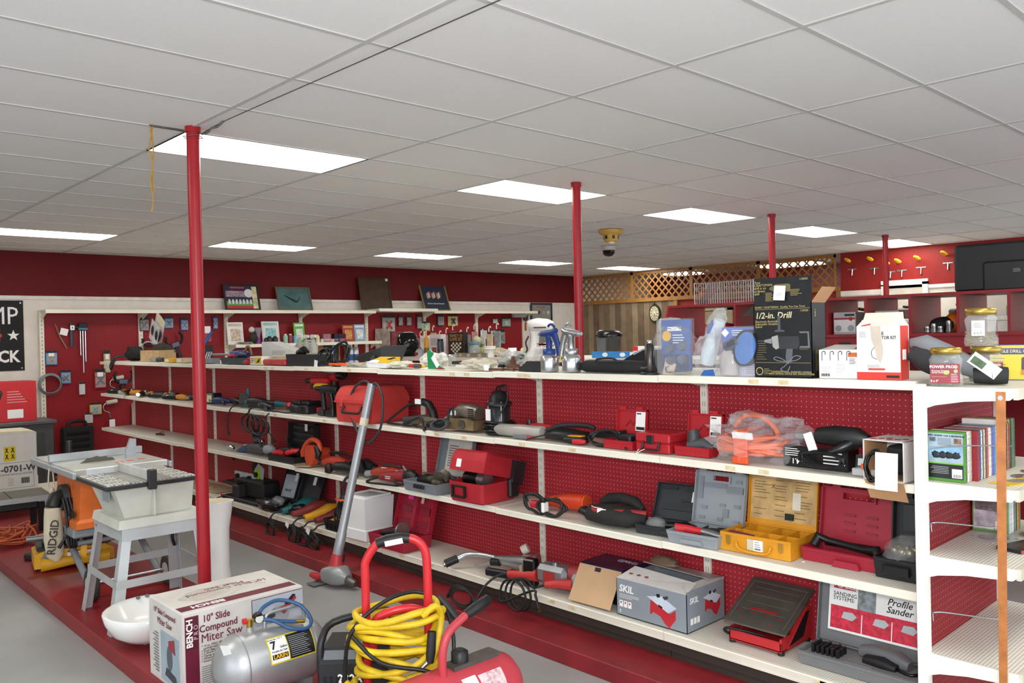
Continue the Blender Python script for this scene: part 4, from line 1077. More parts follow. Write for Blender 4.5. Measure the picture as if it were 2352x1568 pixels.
def saw_print(t, cx, cz, s, yy, rot=None, loc=None):
    A = lambda q: [(cx + x * s, cz + z * s) for x, z in q]
    kw = dict(loc=loc, rot=rot)
    B().prism(A([(-.118, .042), (-.006, .064), (.105, .013), (.042, -.029)]), yy - .0012, yy - .0008).o('printed_table', M('#ccd6e4', .5), t, **kw)
    B().prism(A([(-.09, .026), (.038, -.029), (.058, -.029), (.096, 0), (.096, -.058), (.048, -.118), (.013, -.096), (-.016, -.061), (-.074, -.045), (-.077, -.058), (-.096, -.061)]), yy - .0006, yy).o('printed_saw_base', M('#c02a34', .5), t, **kw)
    B().prism(A([(-.045, .07), (-.02, .075), (-.015, .055), (-.04, .05)]), yy - .0016, yy - .0012).o('printed_guide', BLK, t, **kw)
    B().prism(A([(.0, .06), (.04, .075), (.045, .06), (.02, .045)]), yy - .0016, yy - .0012).o('printed_guard', GRY3, t, **kw)
    B().prism(A([(-.03, .01), (.0, .0), (.0, -.012), (-.03, -.004)]), yy - .0014, yy - .001).o('printed_switch', BLK, t, **kw)
saw_print(t, .075, .1, .82, -.0002)
saw_print(t, .0, .115, .7, -.0002, (0, 0, 90), (w / 2, .22, 0))
txt('SKIL', .04, PAPER, t, (w / 2 + .001, .06, .15), (90, 0, 90), .02, .15)
for k in range(3):
    B().box(w / 2, w / 2 + .001, .03 + k * .028, .05 + k * .028, .035, .065).o('badge', PAPER, t)
for k in range(3):
    B().cyl((-.16 + k * .05, .05, h + .021), (-.16 + k * .05, .05, h + .0225), .011, n=10).o('flap_mark', RED2, t, None, (0, 0, 0))
B().blob(-.1, .26, h + .05, .09, .05, .03, 14, .4, 4, 3).o('tape_scrap', M('#8d7c66', .3, alpha=.6), t)
txt('3', .022, PAPER, t, (-.196, -.001, .022), (90, 0, 0), .02)
# wet tile saw
t = sh('tile_saw', 'red wet tile saw with tilted grey steel table', 'saw', 2.035, 3.40, L4, 0)
TR = M('#c02c30', .4, var=.06)
b = B().box(-.14, .13, .0, .012, .012, .06, .004).box(-.14, -.128, 0, .27, .012, .075, .004).box(.118, .13, 0, .27, .012, .075, .004).box(-.14, .13, .26, .27, .012, .12, .004).box(-.14, .13, 0, .27, .012, .02)
b.xprism([(.05, .02), (.27, .02), (.27, .16), (.24, .17)], .11, .135).xprism([(.05, .02), (.27, .02), (.27, .16), (.24, .17)], -.14, -.12)
b.o('water_tray', TR, t)
B().xprism([(.06, .03), (.19, .045), (.25, .15), (.22, .15)], .1352, .138).o('black_side_panel', BLK, t)
for x in (-.13, .12):
    for y in (.015, .255):
        B().cyl((x, y, 0), (x, y, .014), .016, n=10).o('foot', BLK, t)
TT = M('#706d66', .38, .7, var=.2, scl=9)
tb = B().at(0, -.015, .095, 27).box(-.16, .16, 0, .32, 0, .012, .003).o('table', TT, t)
for k in range(4):
    B().at(0, -.015, .095, 27).box(-.11, .11, .1 + .05 * k, .103 + .05 * k, .012, .0135).o('groove', M('#857f74', .4, .6), tb)
B().at(0, -.015, .095, 27).box(-.07, .07, .105, .117, .0122, .0142).o('blade_slot', RED2, tb)
for x, y in ((-.12, .08), (-.05, .085), (.02, .085), (.09, .08), (-.08, .04), (.06, .035)):
    B().at(0, -.015, .095, 27).box(x, x + .014, y, y + .005, .0122, .014).o('slot', RED2, tb)
b = B().at(0, -.015, .095, 27)
b.box(-.14, -.135, .03, .29, .012, .0135).box(.135, .14, .03, .29, .012, .0135).box(-.14, .14, .285, .29, .012, .0135)
b.o('raised_border', M('#857f74', .4, .6), tb)['kind'] = 'stuff'
cord(t, [(.02, .05, .05), (-.05, .02, .062), (-.13, -.005, .068), (-.165, -.0, .05), (-.15, .02, .03), (-.13, .04, .03)], .007, None, False)
# sander case
t = sh('tool_case', 'large open grey sander case with printed red and white card in lid', 'case', 1.56, 3.385, L4, 0)
PG = M('#77787a', .5, var=.06)
case(t, .52, .2, .06, .34, 9, .03, PG, None, .01)
l = t.children[-1]
B().box(-.24, .24, .01, .19, .045, .05).o('molded_insert', M('#828384', .5), t)
cd = lidbox('printed_card', PAPER, l, .2, .06, 9, -.21, .21, .06, .31, .02, .024)
def cpt(x, s, o=.0246):
    return lidpt(.2, .06, 9, x, s, o)
lidbox('red_print', M('#cf2a44', .5, var=.3, scl=60), cd, .2, .06, 9, -.2, .2, .07, .17, .024, .0245)
lidbox('logo_block', M('#c4203a', .5), cd, .2, .06, 9, -.19, -.09, .245, .3, .024, .0245)
txt('PORTER\n+CABLE', .03, PAPER, cd, cpt(-.14, .272, .0256), (81, 0, 0), .03)
txt('SANDING\nSYSTEMS:', .024, BLK, cd, cpt(-.19, .212, .0256), (81, 0, 0), .01, 0, 'lettering', 'LEFT')
txt('Profile\nSander', .04, BLK, cd, cpt(.1, .215, .0256), (81, 0, 0), .01, .3)
for k, x in enumerate((-.12, .02, .14)):
    B().at(0, .2, .054, 81).plate([(x - .03, .12), (x + .02, .115), (x + .04, .135), (x + .02, .15), (x - .02, .148)], .0245, .0255).o('printed_pad', M('#b9c2c4', .5), cd)
for x in (-.06, .07):
    lidbox('white_rule', PAPER, cd, .2, .06, 9, x, x + .004, .07, .15, .0245, .0252)
lidbox('printed_photo', M('#8e9a9c', .5, var=.5, scl=30), cd, .2, .06, 9, -.08, .0, .17, .26, .024, .0248)
for i in range(6):
    for j in range(3):
        B().box(-.215 + i * .022, -.203 + i * .022, .04 + j * .03, .06 + j * .03, .045, .085 - .004 * (i % 2)).o('sanding_pad', BLK, t)
B().limb([(-.04, .15, .07), (.04, .14, .08), (.13, .12, .08), (.18, .11, .07)], [(.026, .024), (.034, .034), (.034, .034), (.022, .022)], 12, 3).o('sander_body', M('#6b6d70', .45), t)
B().limb([(.0, .1, .055), (.08, .09, .06), (.14, .08, .055)], [(.03, .024), (.034, .03), (.022, .02)], 10, 3).o('sander_grip', BLK, t)
B().tube([(.14, .08, .055), (.2, .06, .055), (.23, .1, .06)], .007, 6, 3).o('cord', BLK2, t)
B().box(-.06, .06, .015, .035, .05, .058, .004).o('finger_recess', PG, t)

# ---------------- top of the shelving run ----------------
TP = 3
t = sh('strap_bag', 'limp black cloth bag with strap dangling at the far top shelf end', 'bag', 10.35, 3.45, TP)
B().blob(0, .05, .09, .17, .1, .09, 18, .5, 3, 2).o('bag_body', M('#121212', .85), t)
B().tube([(-.14, 0, .06), (-.19, -.12, .05), (-.2, -.17, -.04), (-.17, -.175, -.09), (-.13, -.17, -.04), (-.12, -.14, .02)], .014, 6, 4).o('strap', BLK, t)
t = sh('wooden_crate', 'small shallow wooden crate heaped with dark fan shaped blades', 'crate', 9.75, 3.45, TP, 4)
B().tray(-.24, .24, 0, .2, 0, .13, .012).o('crate_body', M('#b99a72', .7, var=.15, scl=15), t)
for k in range(7):
    B().at(-.04 + .03 * k, .1, .12, 0, 0, -10 + 8 * k).prism([(-.16, .0), (.16, -.02), (.12, .03), (0, .075 + .004 * k), (-.1, .06)], -.008 + .002 * k, -.004 + .002 * k).o('fan_blade', M('#3c342c', .5, var=.3), t)
B().tube([(-.2, .02, .14), (-.16, .0, .2), (-.06, .02, .23), (.02, .06, .2)], .008, 6, 4).o('wire', GRY9, t)
t = sh('blister_pack', 'large clear clamshell pack with black ear muffs propped on the crate', 'package', 9.78, 3.62, TP, 0, None, .16)
a = B().at(-.12, .0, .2, 0, 28, 0)
a.box(-.14, .14, -.004, 0, -.18, .18)
a.o('clear_shell', CLEAR, t)
B().at(-.12, 0, .2, 0, 28, 0).box(-.12, .12, .0, .002, .08, .16).o('yellow_card', M('#cdbf72', .6), t)
for x in (-.06, .07):
    B().at(-.12, 0, .2, 0, 28, 0).blob(x, -.03, -.03, .055, .03, .085, 12, .1, 2, 1, 0).o('ear_cup', BLK, t)
B().at(-.12, 0, .2, 0, 28, 0).box(-.13, .13, -.05, -.045, -.16, .09).o('clear_front', CLEAR, t)
t = sh('clear_goggles', 'clear plastic goggles lying at the far top shelf front', 'goggles', 9.3, 3.36, TP)
B().limb([(-.16, 0, .03), (-.05, -.01, .035), (.06, 0, .03)], [(.02, .02), (.03, .03), (.025, .025)], 10).o('lens', M('#a9a79c', .2, alpha=.7), t)
B().limb([(.06, 0, .03), (.15, .02, .03)], [.03, .025], 8).o('strap', GRY3, t)
for k, (y, w_, h_, c, lb) in enumerate([(8.95, .26, .045, '#d9a21c', 'flat yellow cardboard box left of the near red post'), (8.62, .22, .05, '#c7b89a', 'flat beige paper box touching the near red post'), (8.08, .3, .05, '#7e868c', 'flat grey plastic case right of the near red post')]):
    t = sh('flat_box', lb, 'box', y, 3.36, TP, 3 * k - 3)
    B().box(-w_ / 2, w_ / 2, 0, .12, 0, h_, .004).o('box_body', M(c, .5), t)
    B().box(-w_ * .4, w_ * .1, -.0015, 0, h_ * .2, h_ * .8).o('label', M('#e7dfc8', .6), t)
t = sh('caulk_gun', 'steel rod bar clamp with bright blue pistol handle', 'clamp', 7.75, 3.42, TP, 0)
B().limb([(-.42, .06, .085), (.14, .06, .085)], .012, 8).o('rod', STEEL, t)
B().limb([(.12, .06, .095), (.3, .06, .1)], [(.03, .026), (.035, .028)], 8, 3).o('blue_head', M('#2b5aa8', .45), t)
B().limb([(.16, .06, .09), (.18, .05, .04), (.17, .05, .0)], [(.022, .022), (.022, .022), (.024, .02)], 8, 3, 1, (1, 0, 0)).o('blue_grip', M('#2b5aa8', .45), t)
t = sh('parts_tray', 'dark slate plastic tray holding a navy drill', 'tray', 7.32, 3.345, TP, 2)
B().tray(-.27, .22, 0, .18, 0, .06, .005, .01).o('tray_body', M('#3b4a50', .5), t)
B().limb([(-.12, .1, .06), (0, .1, .085), (.1, .1, .08)], [(.03, .03), (.045, .04), (.03, .03)], 10).o('navy_drill', M('#1f2550', .45), t)
B().tube([(.02, .1, .1), (.06, .1, .16), (.12, .1, .15), (.15, .1, .08)], .01, 6, 4).o('brown_cord', M('#8a6a4a', .6), t)
B().limb([(-.25, .08, .065), (-.15, .08, .08)], [.02, .02], 8).o('red_cap', RED, t)
t = sh('tape_pack', 'small red plastic handle beside the yellow and white box', 'handle', 7.0, 3.35, TP, 0)
B().limb([(-.1, 0, .02), (-.02, 0, .024), (.0, 0, .06)], [(.02, .018), (.022, .02), (.02, .02)], 8).o('grip', RED, t)
B().limb([(-.1, 0, .02), (-.14, 0, .018)], [.012, .008], 8).o('tip', RED2, t)
def slabbox(y, x, w, d, h, c, lb, stripe=None, tw=0, nm='product_box'):
    t = sh(nm, lb, 'box', y, x, TP, tw)
    B().box(-w / 2, w / 2, 0, d, 0, h, .002).o('carton_body', M(c, .5), t)
    if stripe:
        B().box(-w * .1, w * .48, -.001, 0, h * .15, h * .85).o('yellow_panel', M(stripe, .5), t)
        B().prism([(w * .05, h * .2), (w * .3, h * .3), (w * .4, h * .8), (w * .2, h * .6)], -.0016, -.001).o('printed_tool', BLK, t)
    lines('print', BLK, t, -w * .45, -w * .12, h * .2, h * .8, 3, -.0006, 2)
    return t
slabbox(6.86, 3.335, .22, .08, .075, '#e4e0d0', 'small white and yellow tool box print on top shelf', '#d9bf2a')
t = sh('red_package', 'long red and white shrink wrapped package on the top shelf', 'package', 6.55, 3.34, TP, -2)
B().box(-.24, .22, 0, .12, 0, .05, .012).o('red_wrap', M('#b8242a', .25, var=.3, scl=25), t)
B().blob(0, .06, .06, .2, .05, .02, 20, .5, 5, 2, sm=0).o('clear_wrap', BAG, t)
B().box(-.3, .2, .13, .17, 0, .07, .003).o('yellow_box', M('#c9ae23', .5), t)
t = sh('white_carton', 'torn white cardboard carton standing behind the red package', 'box', 6.95, 3.62, TP, 2)
B().prism([(-.34, 0), (.32, 0), (.32, .09), (.3, .1), (-.2, .2), (-.34, .2)], 0, .12).o('carton_body', M('#e6e4e0', .6, var=.05), t)
lines('print', GRY9, t, -.15, .1, .08, .12, 3, -.0006, 6)
B().prism([(.16, .0), (.2, .0), (.21, .05), (.19, .05)], -.002, 0).o('dark_slot', GRY3, t)
for k in range(3):
    t = T('spray_bottle', ['leftmost of three grey white trigger sprayers behind the white carton', 'middle one of three grey white trigger sprayers behind the white carton', 'rightmost of three grey white trigger sprayers behind the white carton'][k], 'bottle', (3.93, 7.16 - .13 * k, ZS[3] + .002), -90, 'trigger sprayers')
    B().lathe([(.04, 0), (.042, .02), (.042, .16), (.018, .2), (.018, .215)], 14).o('bottle_body', M('#b9b6ae', .4, alpha=.85), t)
    B().limb([(-.03, 0, .24), (.04, 0, .245)], [(.018, .022), (.012, .014)], 8, 3).o('spray_head', M('#d8d4cb', .5), t)
    B().limb([(.0, 0, .22), (.02, 0, .19)], [(.006, .01), (.005, .008)], 6).o('trigger', GRY9, t)
t = sh('open_black_case', 'low open black plastic case on the top shelf', 'case', 6.05, 3.33, TP, 2)
B().tray(-.24, .22, 0, .22, 0, .095, .006, .008).o('tray', M('#1e2023', .45), t)
B().limb([(-.2, .1, .1), (-.12, .1, .12), (-.08, .1, .1)], [.03, .04, .03], 10).o('black_tool', BLK2, t)
B().box(-.1, .2, .1, .2, .09, .1).o('packing', M('#b9b3a5', .6), t)
t = sh('cable_bundle', 'two tangled loops of shiny black cable on the top shelf', 'cable', 5.72, 3.4, TP, 0)
B().tube(coil(-.06, -.03, .072, .075, .06, 3.5, .03, 21, .03, .012), .009, 6, 3).o('left_loop', BLK2, t)
B().tube(coil(.12, .02, .098, .1, .085, 3.2, .03, 22, .03, .014), .009, 6, 3).o('right_loop', BLK2, t)
B().box(-.1, -.06, -.085, -.078, -.02, .035).o('white_tag', M('#dfe6ea', .4), t, None, (0, 10, 0))
t = sh('plastic_trough', 'big dusty black molded plastic trough lying behind the cables', 'tray', 5.62, 3.72, TP, 0)
PT = M('#33363a', .6, var=.15)
b = B().a([(-.2, 0, .03), (.17, -.01, .02), (.18, .16, .02), (-.18, .16, .02), (-.25, -.04, .05), (.2, -.05, .13), (.22, .2, .15), (-.1, .2, .15), (-.22, -.02, .05), (.18, -.03, .13), (.2, .18, .145), (-.09, .18, .145)], [(0, 1, 2, 3), (0, 4, 5, 1), (1, 5, 6, 2), (2, 6, 7, 3), (3, 7, 4, 0), (4, 8, 9, 5), (5, 9, 10, 6), (6, 10, 11, 7), (7, 11, 8, 4), (8, 11, 10, 9)])
b.o('trough_body', PT, t)
B().cyl((.08, -.03, .04), (.08, -.045, .045), .035, n=16).o('port', BLK2, t)
t = sh('orange_pliers', 'orange handled pliers lying in front of the black trough', 'pliers', 5.36, 3.36, TP, 6)
for s in (-1, 1):
    B().limb([(-.02, .01 * s, .015), (-.12, .03 * s, .02), (-.2, .045 * s, .022)], [(.01, .008), (.012, .01), (.01, .01)], 8).o('handle', ORG, t)
B().limb([(-.02, 0, .015), (.06, 0, .014), (.12, 0, .012)], [(.02, .01), (.016, .01), (.005, .005)], 8).o('jaws', DSTEEL, t)
t = sh('poly_bag', 'flat crumpled clear bag in front of the trough', 'bag', 5.25, 3.33, TP)
B().blob(0, .03, .016, .16, .05, .018, 22, .6, 5, 4, sm=0).o('bag_film', M('#c9c9b9', .25, alpha=.55), t)
t = sh('product_box', 'small white, yellow and black grinder box at the top shelf front', 'box', 4.98, 3.335, TP, -4)
B().box(-.15, .13, 0, .12, 0, .035, .002).o('lower_carton', M('#e3e3ea', .5), t)
B().a([(-.15, 0, .035), (.13, 0, .035), (.13, .12, .075), (-.15, .12, .075), (-.15, .12, .035), (.13, .12, .035)], [(0, 1, 2, 3), (0, 3, 4), (1, 5, 2), (2, 5, 4, 3)]).o('sloped_top', M('#dcb51f', .45), t)
B().a([(-.148, -.001, .0365), (.02, -.001, .0365), (-.04, .05, .0535), (-.148, .05, .0535)], [(0, 1, 2, 3)]).o('white_panel', PAPER, t)
B().a([(.02, .07, .0595), (.09, .06, .0565), (.11, .1, .0695), (.05, .11, .073)], [(0, 1, 2, 3)]).o('printed_grinder', BLK, t)
t = sh('screwdriver', 'red and yellow handled screwdriver on the top shelf', 'screwdriver', 4.52, 3.36, TP, 0)
B().limb([(-.09, 0, .018), (.0, 0, .018), (.05, 0, .016)], [(.015, .014), (.016, .016), (.01, .01)], 8).o('handle', RED, t)
B().limb([(.05, 0, .016), (.08, 0, .016)], [.009, .005], 8).o('collar', YEL, t)
for k, (y, x, rx, rz, lb) in enumerate([(4.78, 3.36, .15, .022, 'thin crumpled white paper wrapping right of the grinder box'), (4.85, 3.72, .13, .05, 'big crumpled milky plastic bag left of the green wedge'), (3.93, 3.36, .13, .035, 'crumpled cream plastic bag right of the green wedge'), (4.1, 3.8, .11, .05, 'clear plastic bag with black item behind the cream bag')]):
    t = sh('poly_bag', lb, 'bag', y, x, TP, 0)
    B().blob(0, .04, rz, rx, .08, rz, 22, .6, 4, k + 11, sm=0).o('bag_film', M(('#dcdacb', '#e2e0da', '#ded7c4', '#c9cccc')[k], .3, alpha=(.95, .8, .85, .4)[k]), t)
    if k == 3:
        B().at(0, 0, 0, 0, -18, 0).box(-.13, .12, .02, .06, .02, .05, .008).o('black_item', BLK, t)
t = sh('green_bracket', 'bright green plastic wedge with white label standing upright', 'wedge', 4.32, 3.35, TP, 0)
B().prism([(-.075, 0), (.1, 0), (.05, .02), (-.02, .06), (-.03, .11), (-.06, .13), (-.085, .11)], 0, .012).o('wedge_body', M('#128a52', .4), t)
B().at(.005, -.001, .05, 0, 48, 0).box(-.045, .045, -.001, 0, -.018, .018).o('label', PAPER, t)
B().box(.02, .09, -.01, 0, .0, .008).o('red_tip', RED2, t)
t = sh('steel_cup', 'small bright steel cup behind the green wedge', 'cup', 4.55, 3.68, TP)
B().lathe([(.025, 0), (.028, .06), (.034, .065), (.034, .085), (.03, .085)], 16).o('cup_body', STEEL, t)
t = sh('socket', 'single steel socket lying left of the green wedge', 'socket', 4.5, 3.335, TP)
B().limb([(-.02, 0, .018), (.03, 0, .018)], .017, 12).o('shell', DSTEEL, t)
B().cyl((-.0205, 0, .018), (-.022, 0, .018), .011, n=10).o('hex_hole', BLK, t)
t = sh('paint_brush', 'black handled brush lying behind the cream plastic bag', 'brush', 4.25, 3.62, TP, 4)
B().limb([(-.2, 0, .03), (-.05, 0, .035), (.05, 0, .035)], [(.012, .012), (.02, .014), (.03, .016)], 8).o('handle', BLK, t)
B().box(.05, .2, -.04, .04, .018, .05, .006).o('bristles', M('#3a3532', .8), t)
t = sh('small_cup', 'tiny white plastic measuring cup at the top shelf front', 'cup', 3.79, 3.335, TP)
B().lathe([(.016, 0), (.022, .036), (.019, .036), (.014, .004)], 14).o('cup_body', PAPER, t)
t = sh('rusty_fitting', 'rusty brown threaded pipe fitting with round flange', 'fitting', 3.9, 3.66, TP)
RU = M('#6a4634', .7, .3, var=.3, scl=30)
B().lathe([(.045, 0), (.045, .02), (.02, .024), (.02, .05), (.012, .055), (.012, .075)], 14).o('flange', RU, t)
for k in range(3):
    t = sh('rusty_rod', ['left one of three rusty rods at the top shelf front', 'middle one of three rusty rods at the top shelf front', 'right one of three rusty rods by the black block'][k], 'rod', 3.72 - .09 * k, 3.345 + .012 * k, TP, 4 - 6 * k, 'rusty rods')
    B().limb([(-.06, 0, .008), (.05, 0, .008)], .007, 6).o('shank', RU, t)
    B().limb([(.05, 0, .009), (.065, 0, .009)], .01, 6).o('head', RU, t)
t = sh('black_block', 'small black plastic two step case left of the spray guns', 'case', 3.42, 3.34, TP, 4)
B().prism([(-.085, 0), (.08, 0), (.08, .055), (-.03, .055), (-.05, .03), (-.085, .026)], 0, .1).o('case_body', M('#26282b', .5), t)
B().prism([(-.08, .027), (-.05, .031), (-.03, .056), (.075, .056), (.075, .059), (-.032, .059), (-.053, .034), (-.08, .03)], .005, .095).o('rim', M('#34373b', .5), t)
# spray guns
def spraygun(y, x, lb, gun, collar, tw):
    t = sh('paint_spray_gun', lb, 'spray gun', y, x, TP, tw, 'paint spray guns')
    B().lathe([(.05, 0), (.053, .006), (.053, .075), (.046, .09), (.03, .1)], 20).o('cup', M('#c4c7ca', .22, .95, var=.06), t)
    B().lathe([(.034, .096), (.036, .1), (.036, .128), (.03, .13)], 16).o('collar', collar, t)
    B().lathe([(.018, .128), (.018, .19), (.022, .195), (.022, .205)], 12).o('stem', gun, t)
    B().limb([(-.06, 0, .212), (-.02, 0, .215), (.035, 0, .222), (.06, 0, .235)], [(.014, .014), (.022, .02), (.02, .02), (.014, .014)], 10).o('barrel', gun, t)
    B().limb([(-.06, 0, .212), (-.08, 0, .211)], [.016, .009], 10).o('nozzle', STEEL, t)
    B().limb([(.04, 0, .225), (.062, 0, .17), (.075, 0, .12), (.08, 0, .09)], [(.012, .02), (.011, .017), (.011, .018), (.012, .018)], 10, 2.5, 1, (1, 0, 0)).o('handle', gun, t)
    B().tube([(.05, 0, .235), (.035, 0, .262), (.01, 0, .268), (-.005, 0, .255)], .007, 6, 4).o('hook', gun, t)
    B().tube([(.012, 0, .215), (.02, 0, .19), (.035, 0, .16), (.03, 0, .145)], .006, 6, 4).o('trigger', CHROME, t)
    B().cyl((.08, 0, .09), (.082, 0, .07), .009, n=8).o('air_inlet', BRASS, t)
    return t
spraygun(3.29, 3.37, 'paint spray gun with navy blue body and bright metal cup', M('#1c3576', .4), M('#1b3a7e', .4), 0)
t = spraygun(3.12, 3.37, 'all silver paint spray gun with bright metal cup', M('#b5b8ba', .25, .9), STEEL, 180)
B().box(.0, .035, .0535, .0545, .02, .06).o('yellow_label', M('#d8c321', .5), t, None, (0, 0, 225))
t = sh('poly_bag', 'crumpled clear bag bunched around the blue spray gun', 'bag', 3.4, 3.42, TP)
B().blob(0, .0, .06, .075, .06, .065, 22, .6, 5, 31, sm=0).o('bag_film', M('#e3e0da', .2, alpha=.4), t)
t = sh('soft_case', 'long low black nylon zip case behind a steel cylinder', 'bag', 2.83, 3.36, TP, 0)
B().limb([(-.25, .06, .03), (-.2, .06, .034), (.0, .06, .034), (.2, .06, .032), (.25, .06, .028)], [(.03, .02), (.055, .034), (.058, .034), (.055, .03), (.03, .018)], 14, 3.2).o('case_body', M('#17171a', .75, var=.2), t)
B().tube([(-.1, .0, .06), (-.08, -.01, .075), (.02, -.01, .078), (.05, .0, .06)], .006, 6, 3).o('handle', BLK, t)
B().tube([(.2, .0, .03), (.24, -.02, .03), (.27, -.01, .045), (.27, .01, .02)], .007, 6, 3).o('zip_loop', GRY3, t)
t = sh('soft_case', 'tall sloping black nylon bag behind the low black case', 'bag', 2.86, 3.6, TP, 0)
B().prism([(-.2, 0), (.3, 0), (.3, .1), (.26, .125), (.06, .12), (-.02, .09)], 0, .1).o('bag_body', M('#1a1a1d', .8, var=.2), t)
B().prism([(-.02, .092), (.06, .122), (.26, .127), (.26, .12), (.06, .114), (.0, .088)], -.004, .1).o('grey_panel', GRY9, t)
t = sh('steel_cylinder', 'dark steel cylinder on round flange with bright nut on top', 'tool', 2.575, 3.36, TP)
B().lathe([(.05, 0), (.05, .008), (.04, .012)], 18).o('flange', BLK, t)
B().lathe([(.022, .008), (.024, .012), (.024, .15), (.021, .152)], 18).o('barrel', M('#4b4745', .3, .85, var=.1), t)
B().lathe([(.012, .152), (.013, .154), (.013, .168), (.01, .172)], 6).o('nut', CHROME, t)
t = sh('clear_cylinder', 'empty clear plastic display cylinder behind the blue blister packs', 'container', 2.73, 3.75, TP)
B().lathe([(.065, 0), (.065, .26), (.055, .285), (.0, .29)], 18).o('clear_wall', M('#d9dcdc', .15, alpha=.35), t)
B().lathe([(.068, 0), (.068, .03), (.06, .032)], 18).o('base_ring', M('#7d8aa8', .4), t)
# blister packs
t = sh('blister_pack', 'blue carded clamshell of plumbing fittings inside a loose clear bag', 'package', 2.43, 3.36, TP, 4)
B().box(-.085, .085, .03, .034, .02, .27).o('blue_card', M('#3f5fa6', .4, var=.2, scl=10), t)
B().box(-.085, .07, .029, .03, .02, .1).o('dark_print', M('#2c3566', .4, var=.3, scl=40), t)
B().cyl((-.055, .03, .19), (-.055, .0285, .19), .026, n=16).o('yellow_spot', YEL, t)
B().box(-.05, .03, .0285, .03, .215, .235).o('logo_bar', PAPER, t)
lines('print', PAPER, t, -.02, .06, .15, .2, 4, .029, 3)
for x, z in ((-.03, .13), (-.03, .07), (.035, .075), (.035, .14)):
    B().limb([(x, .028, z), (x, .005, z)], [.026, .018], 12).o('fitting', M('#5a6274', .4), t)
B().prism([(-.08, .0), (-.02, .0), (.0, .05), (-.06, .08)], .024, .029).o('paper_slip', M('#d8c3ae', .6), t)
B().box(-.095, .09, .0, .004, .005, .275).box(-.095, -.092, .0, .05, .005, .275).box(.087, .09, 0, .05, .005, .275).o('clear_shell', M('#eef2f4', .1, alpha=.06, spec=1), t)
B().blob(0, .02, .12, .13, .05, .12, 22, .35, 4, 41, m=14, sm=0).o('loose_bag', M('#e6ebef', .15, alpha=.07, spec=1), t)
t = sh('sprayer_in_bag', 'white and blue nozzle bottle wrapped in a shiny clear bag', 'package', 2.25, 3.37, TP, 0)
B().limb([(-.03, .05, .05), (-.01, .05, .12), (.02, .05, .2), (.05, .05, .26)], [(.035, .035), (.04, .04), (.03, .03), (.03, .028)], 12).o('white_bottle', M('#d5e0ea', .35, alpha=.9), t)
B().limb([(.0, .05, .2), (.03, .05, .25)], [(.034, .02), (.03, .026)], 10).o('blue_cap', M('#2a56b0', .4), t)
B().blob(0, .04, .1, .085, .055, .1, 22, .35, 4, 44, m=14, sm=0).o('bag_film', M('#e9edf0', .12, alpha=.2, spec=1), t)
B().at(.02, .04, .2, 0, 22, 0).blob(0, 0, .04, .045, .04, .085, 18, .3, 4, 45, 0, m=12, sm=0).o('bag_neck', M('#e9edf0', .12, alpha=.2, spec=1), t)
B().prism([(-.02, .0), (.06, .0), (.05, .03), (.0, .025)], -.02, -.016).o('blue_scrap', BLU, t)
t = sh('blister_pack', 'blue carded clamshell with round blue mirror and clear cup', 'package', 2.07, 3.35, TP, 2)
B().box(-.092, .092, .03, .034, 0, .225).o('card', M('#5d74c0', .4, var=.25, scl=4), t)
B().box(-.092, .092, .0295, .03, 0, .1).o('pale_lower_card', M('#c9c6dd', .5), t)
B().at(.05, .0, .13, 0, 14, 0).limb([(0, .03, 0), (0, -.02, 0)], [(.06, .085), (.06, .085)], 22, 2, 1).o('black_rim', BLK, t)
B().at(.055, .0, .13, 0, 14, 0).limb([(0, -.02, 0), (0, -.023, 0)], [(.05, .075), (.05, .075)], 22, 2, 1).o('blue_face', M('#4a77b8', .25), t)
B().limb([(-.05, .0, .13), (.0, .0, .16), (.03, .0, .15)], [(.03, .03), (.035, .025), (.02, .02)], 10).o('black_mount', M('#4c505c', .4), t)
B().limb([(-.04, .0, .005), (-.04, .0, .05), (-.04, .0, .1), (-.04, .0, .125)], [(.045, .028), (.048, .03), (.048, .03), (.02, .02)], 14).o('clear_cup', M('#cfc6c4', .15, alpha=.55), t)
B().at(-.075, .028, .2, 0, 45, 0).box(-.014, .014, 0, .002, -.014, .014).o('logo_mark', PAPER, t)
lines('print', PAPER, t, -.04, .04, .185, .215, 3, .0292, 8)
lines('print', GRY9, t, .03, .085, .01, .06, 6, .0292, 9)
B().box(-.096, .096, -.03, -.0285, 0, .23).box(-.096, -.094, -.03, .03, 0, .23).box(.094, .096, -.03, .03, 0, .23).o('clear_shell', M('#eef2f4', .1, alpha=.06, spec=1), t)
# drill box
t = sh('drill_box', 'tall worn black drill carton printed with a grey drill, top flaps open', 'box', 1.84, 3.345, TP, 0)
DB = M('#15171a', .4, var=.25, scl=30)
GO = M('#b9a86a', .5)
DG = M('#7e838a', .4)
h, w, d = .325, .275, .125
b = B().box(-w / 2, w / 2, 0, .003, 0, h).box(-w / 2, w / 2, d - .003, d, 0, h).box(-w / 2, -w / 2 + .003, 0, d, 0, h).box(w / 2 - .003, w / 2, 0, d, 0, h).box(-w / 2, w / 2, 0, d, 0, .003)
b.o('carton_body', DB, t)
f = B().at(0, .002, h, -4, 0, 0).box(-w / 2, w / 2, 0, .003, 0, .115).o('top_flap', DB, t)
B().at(w / 2 - .002, .0, h, 0, 38, 0).box(0, .003, .005, d, 0, .08).o('right_flap', CARD, t)
B().at(-w / 2, 0, h, 0, -125, 0).box(-.003, 0, .004, d, 0, .08).o('left_flap', DB, t)
B().box(-w / 2 + .004, w / 2 - .004, d - .006, d - .004, .2, h - .001).o('carton_inside', CARD, t)
y_ = -.0008
txt('1/2-in. Drill', .038, M('#d9cfa8', .5), t, (-.13, y_, .272), (90, 0, 0), .012, .18, 'lettering', 'LEFT')
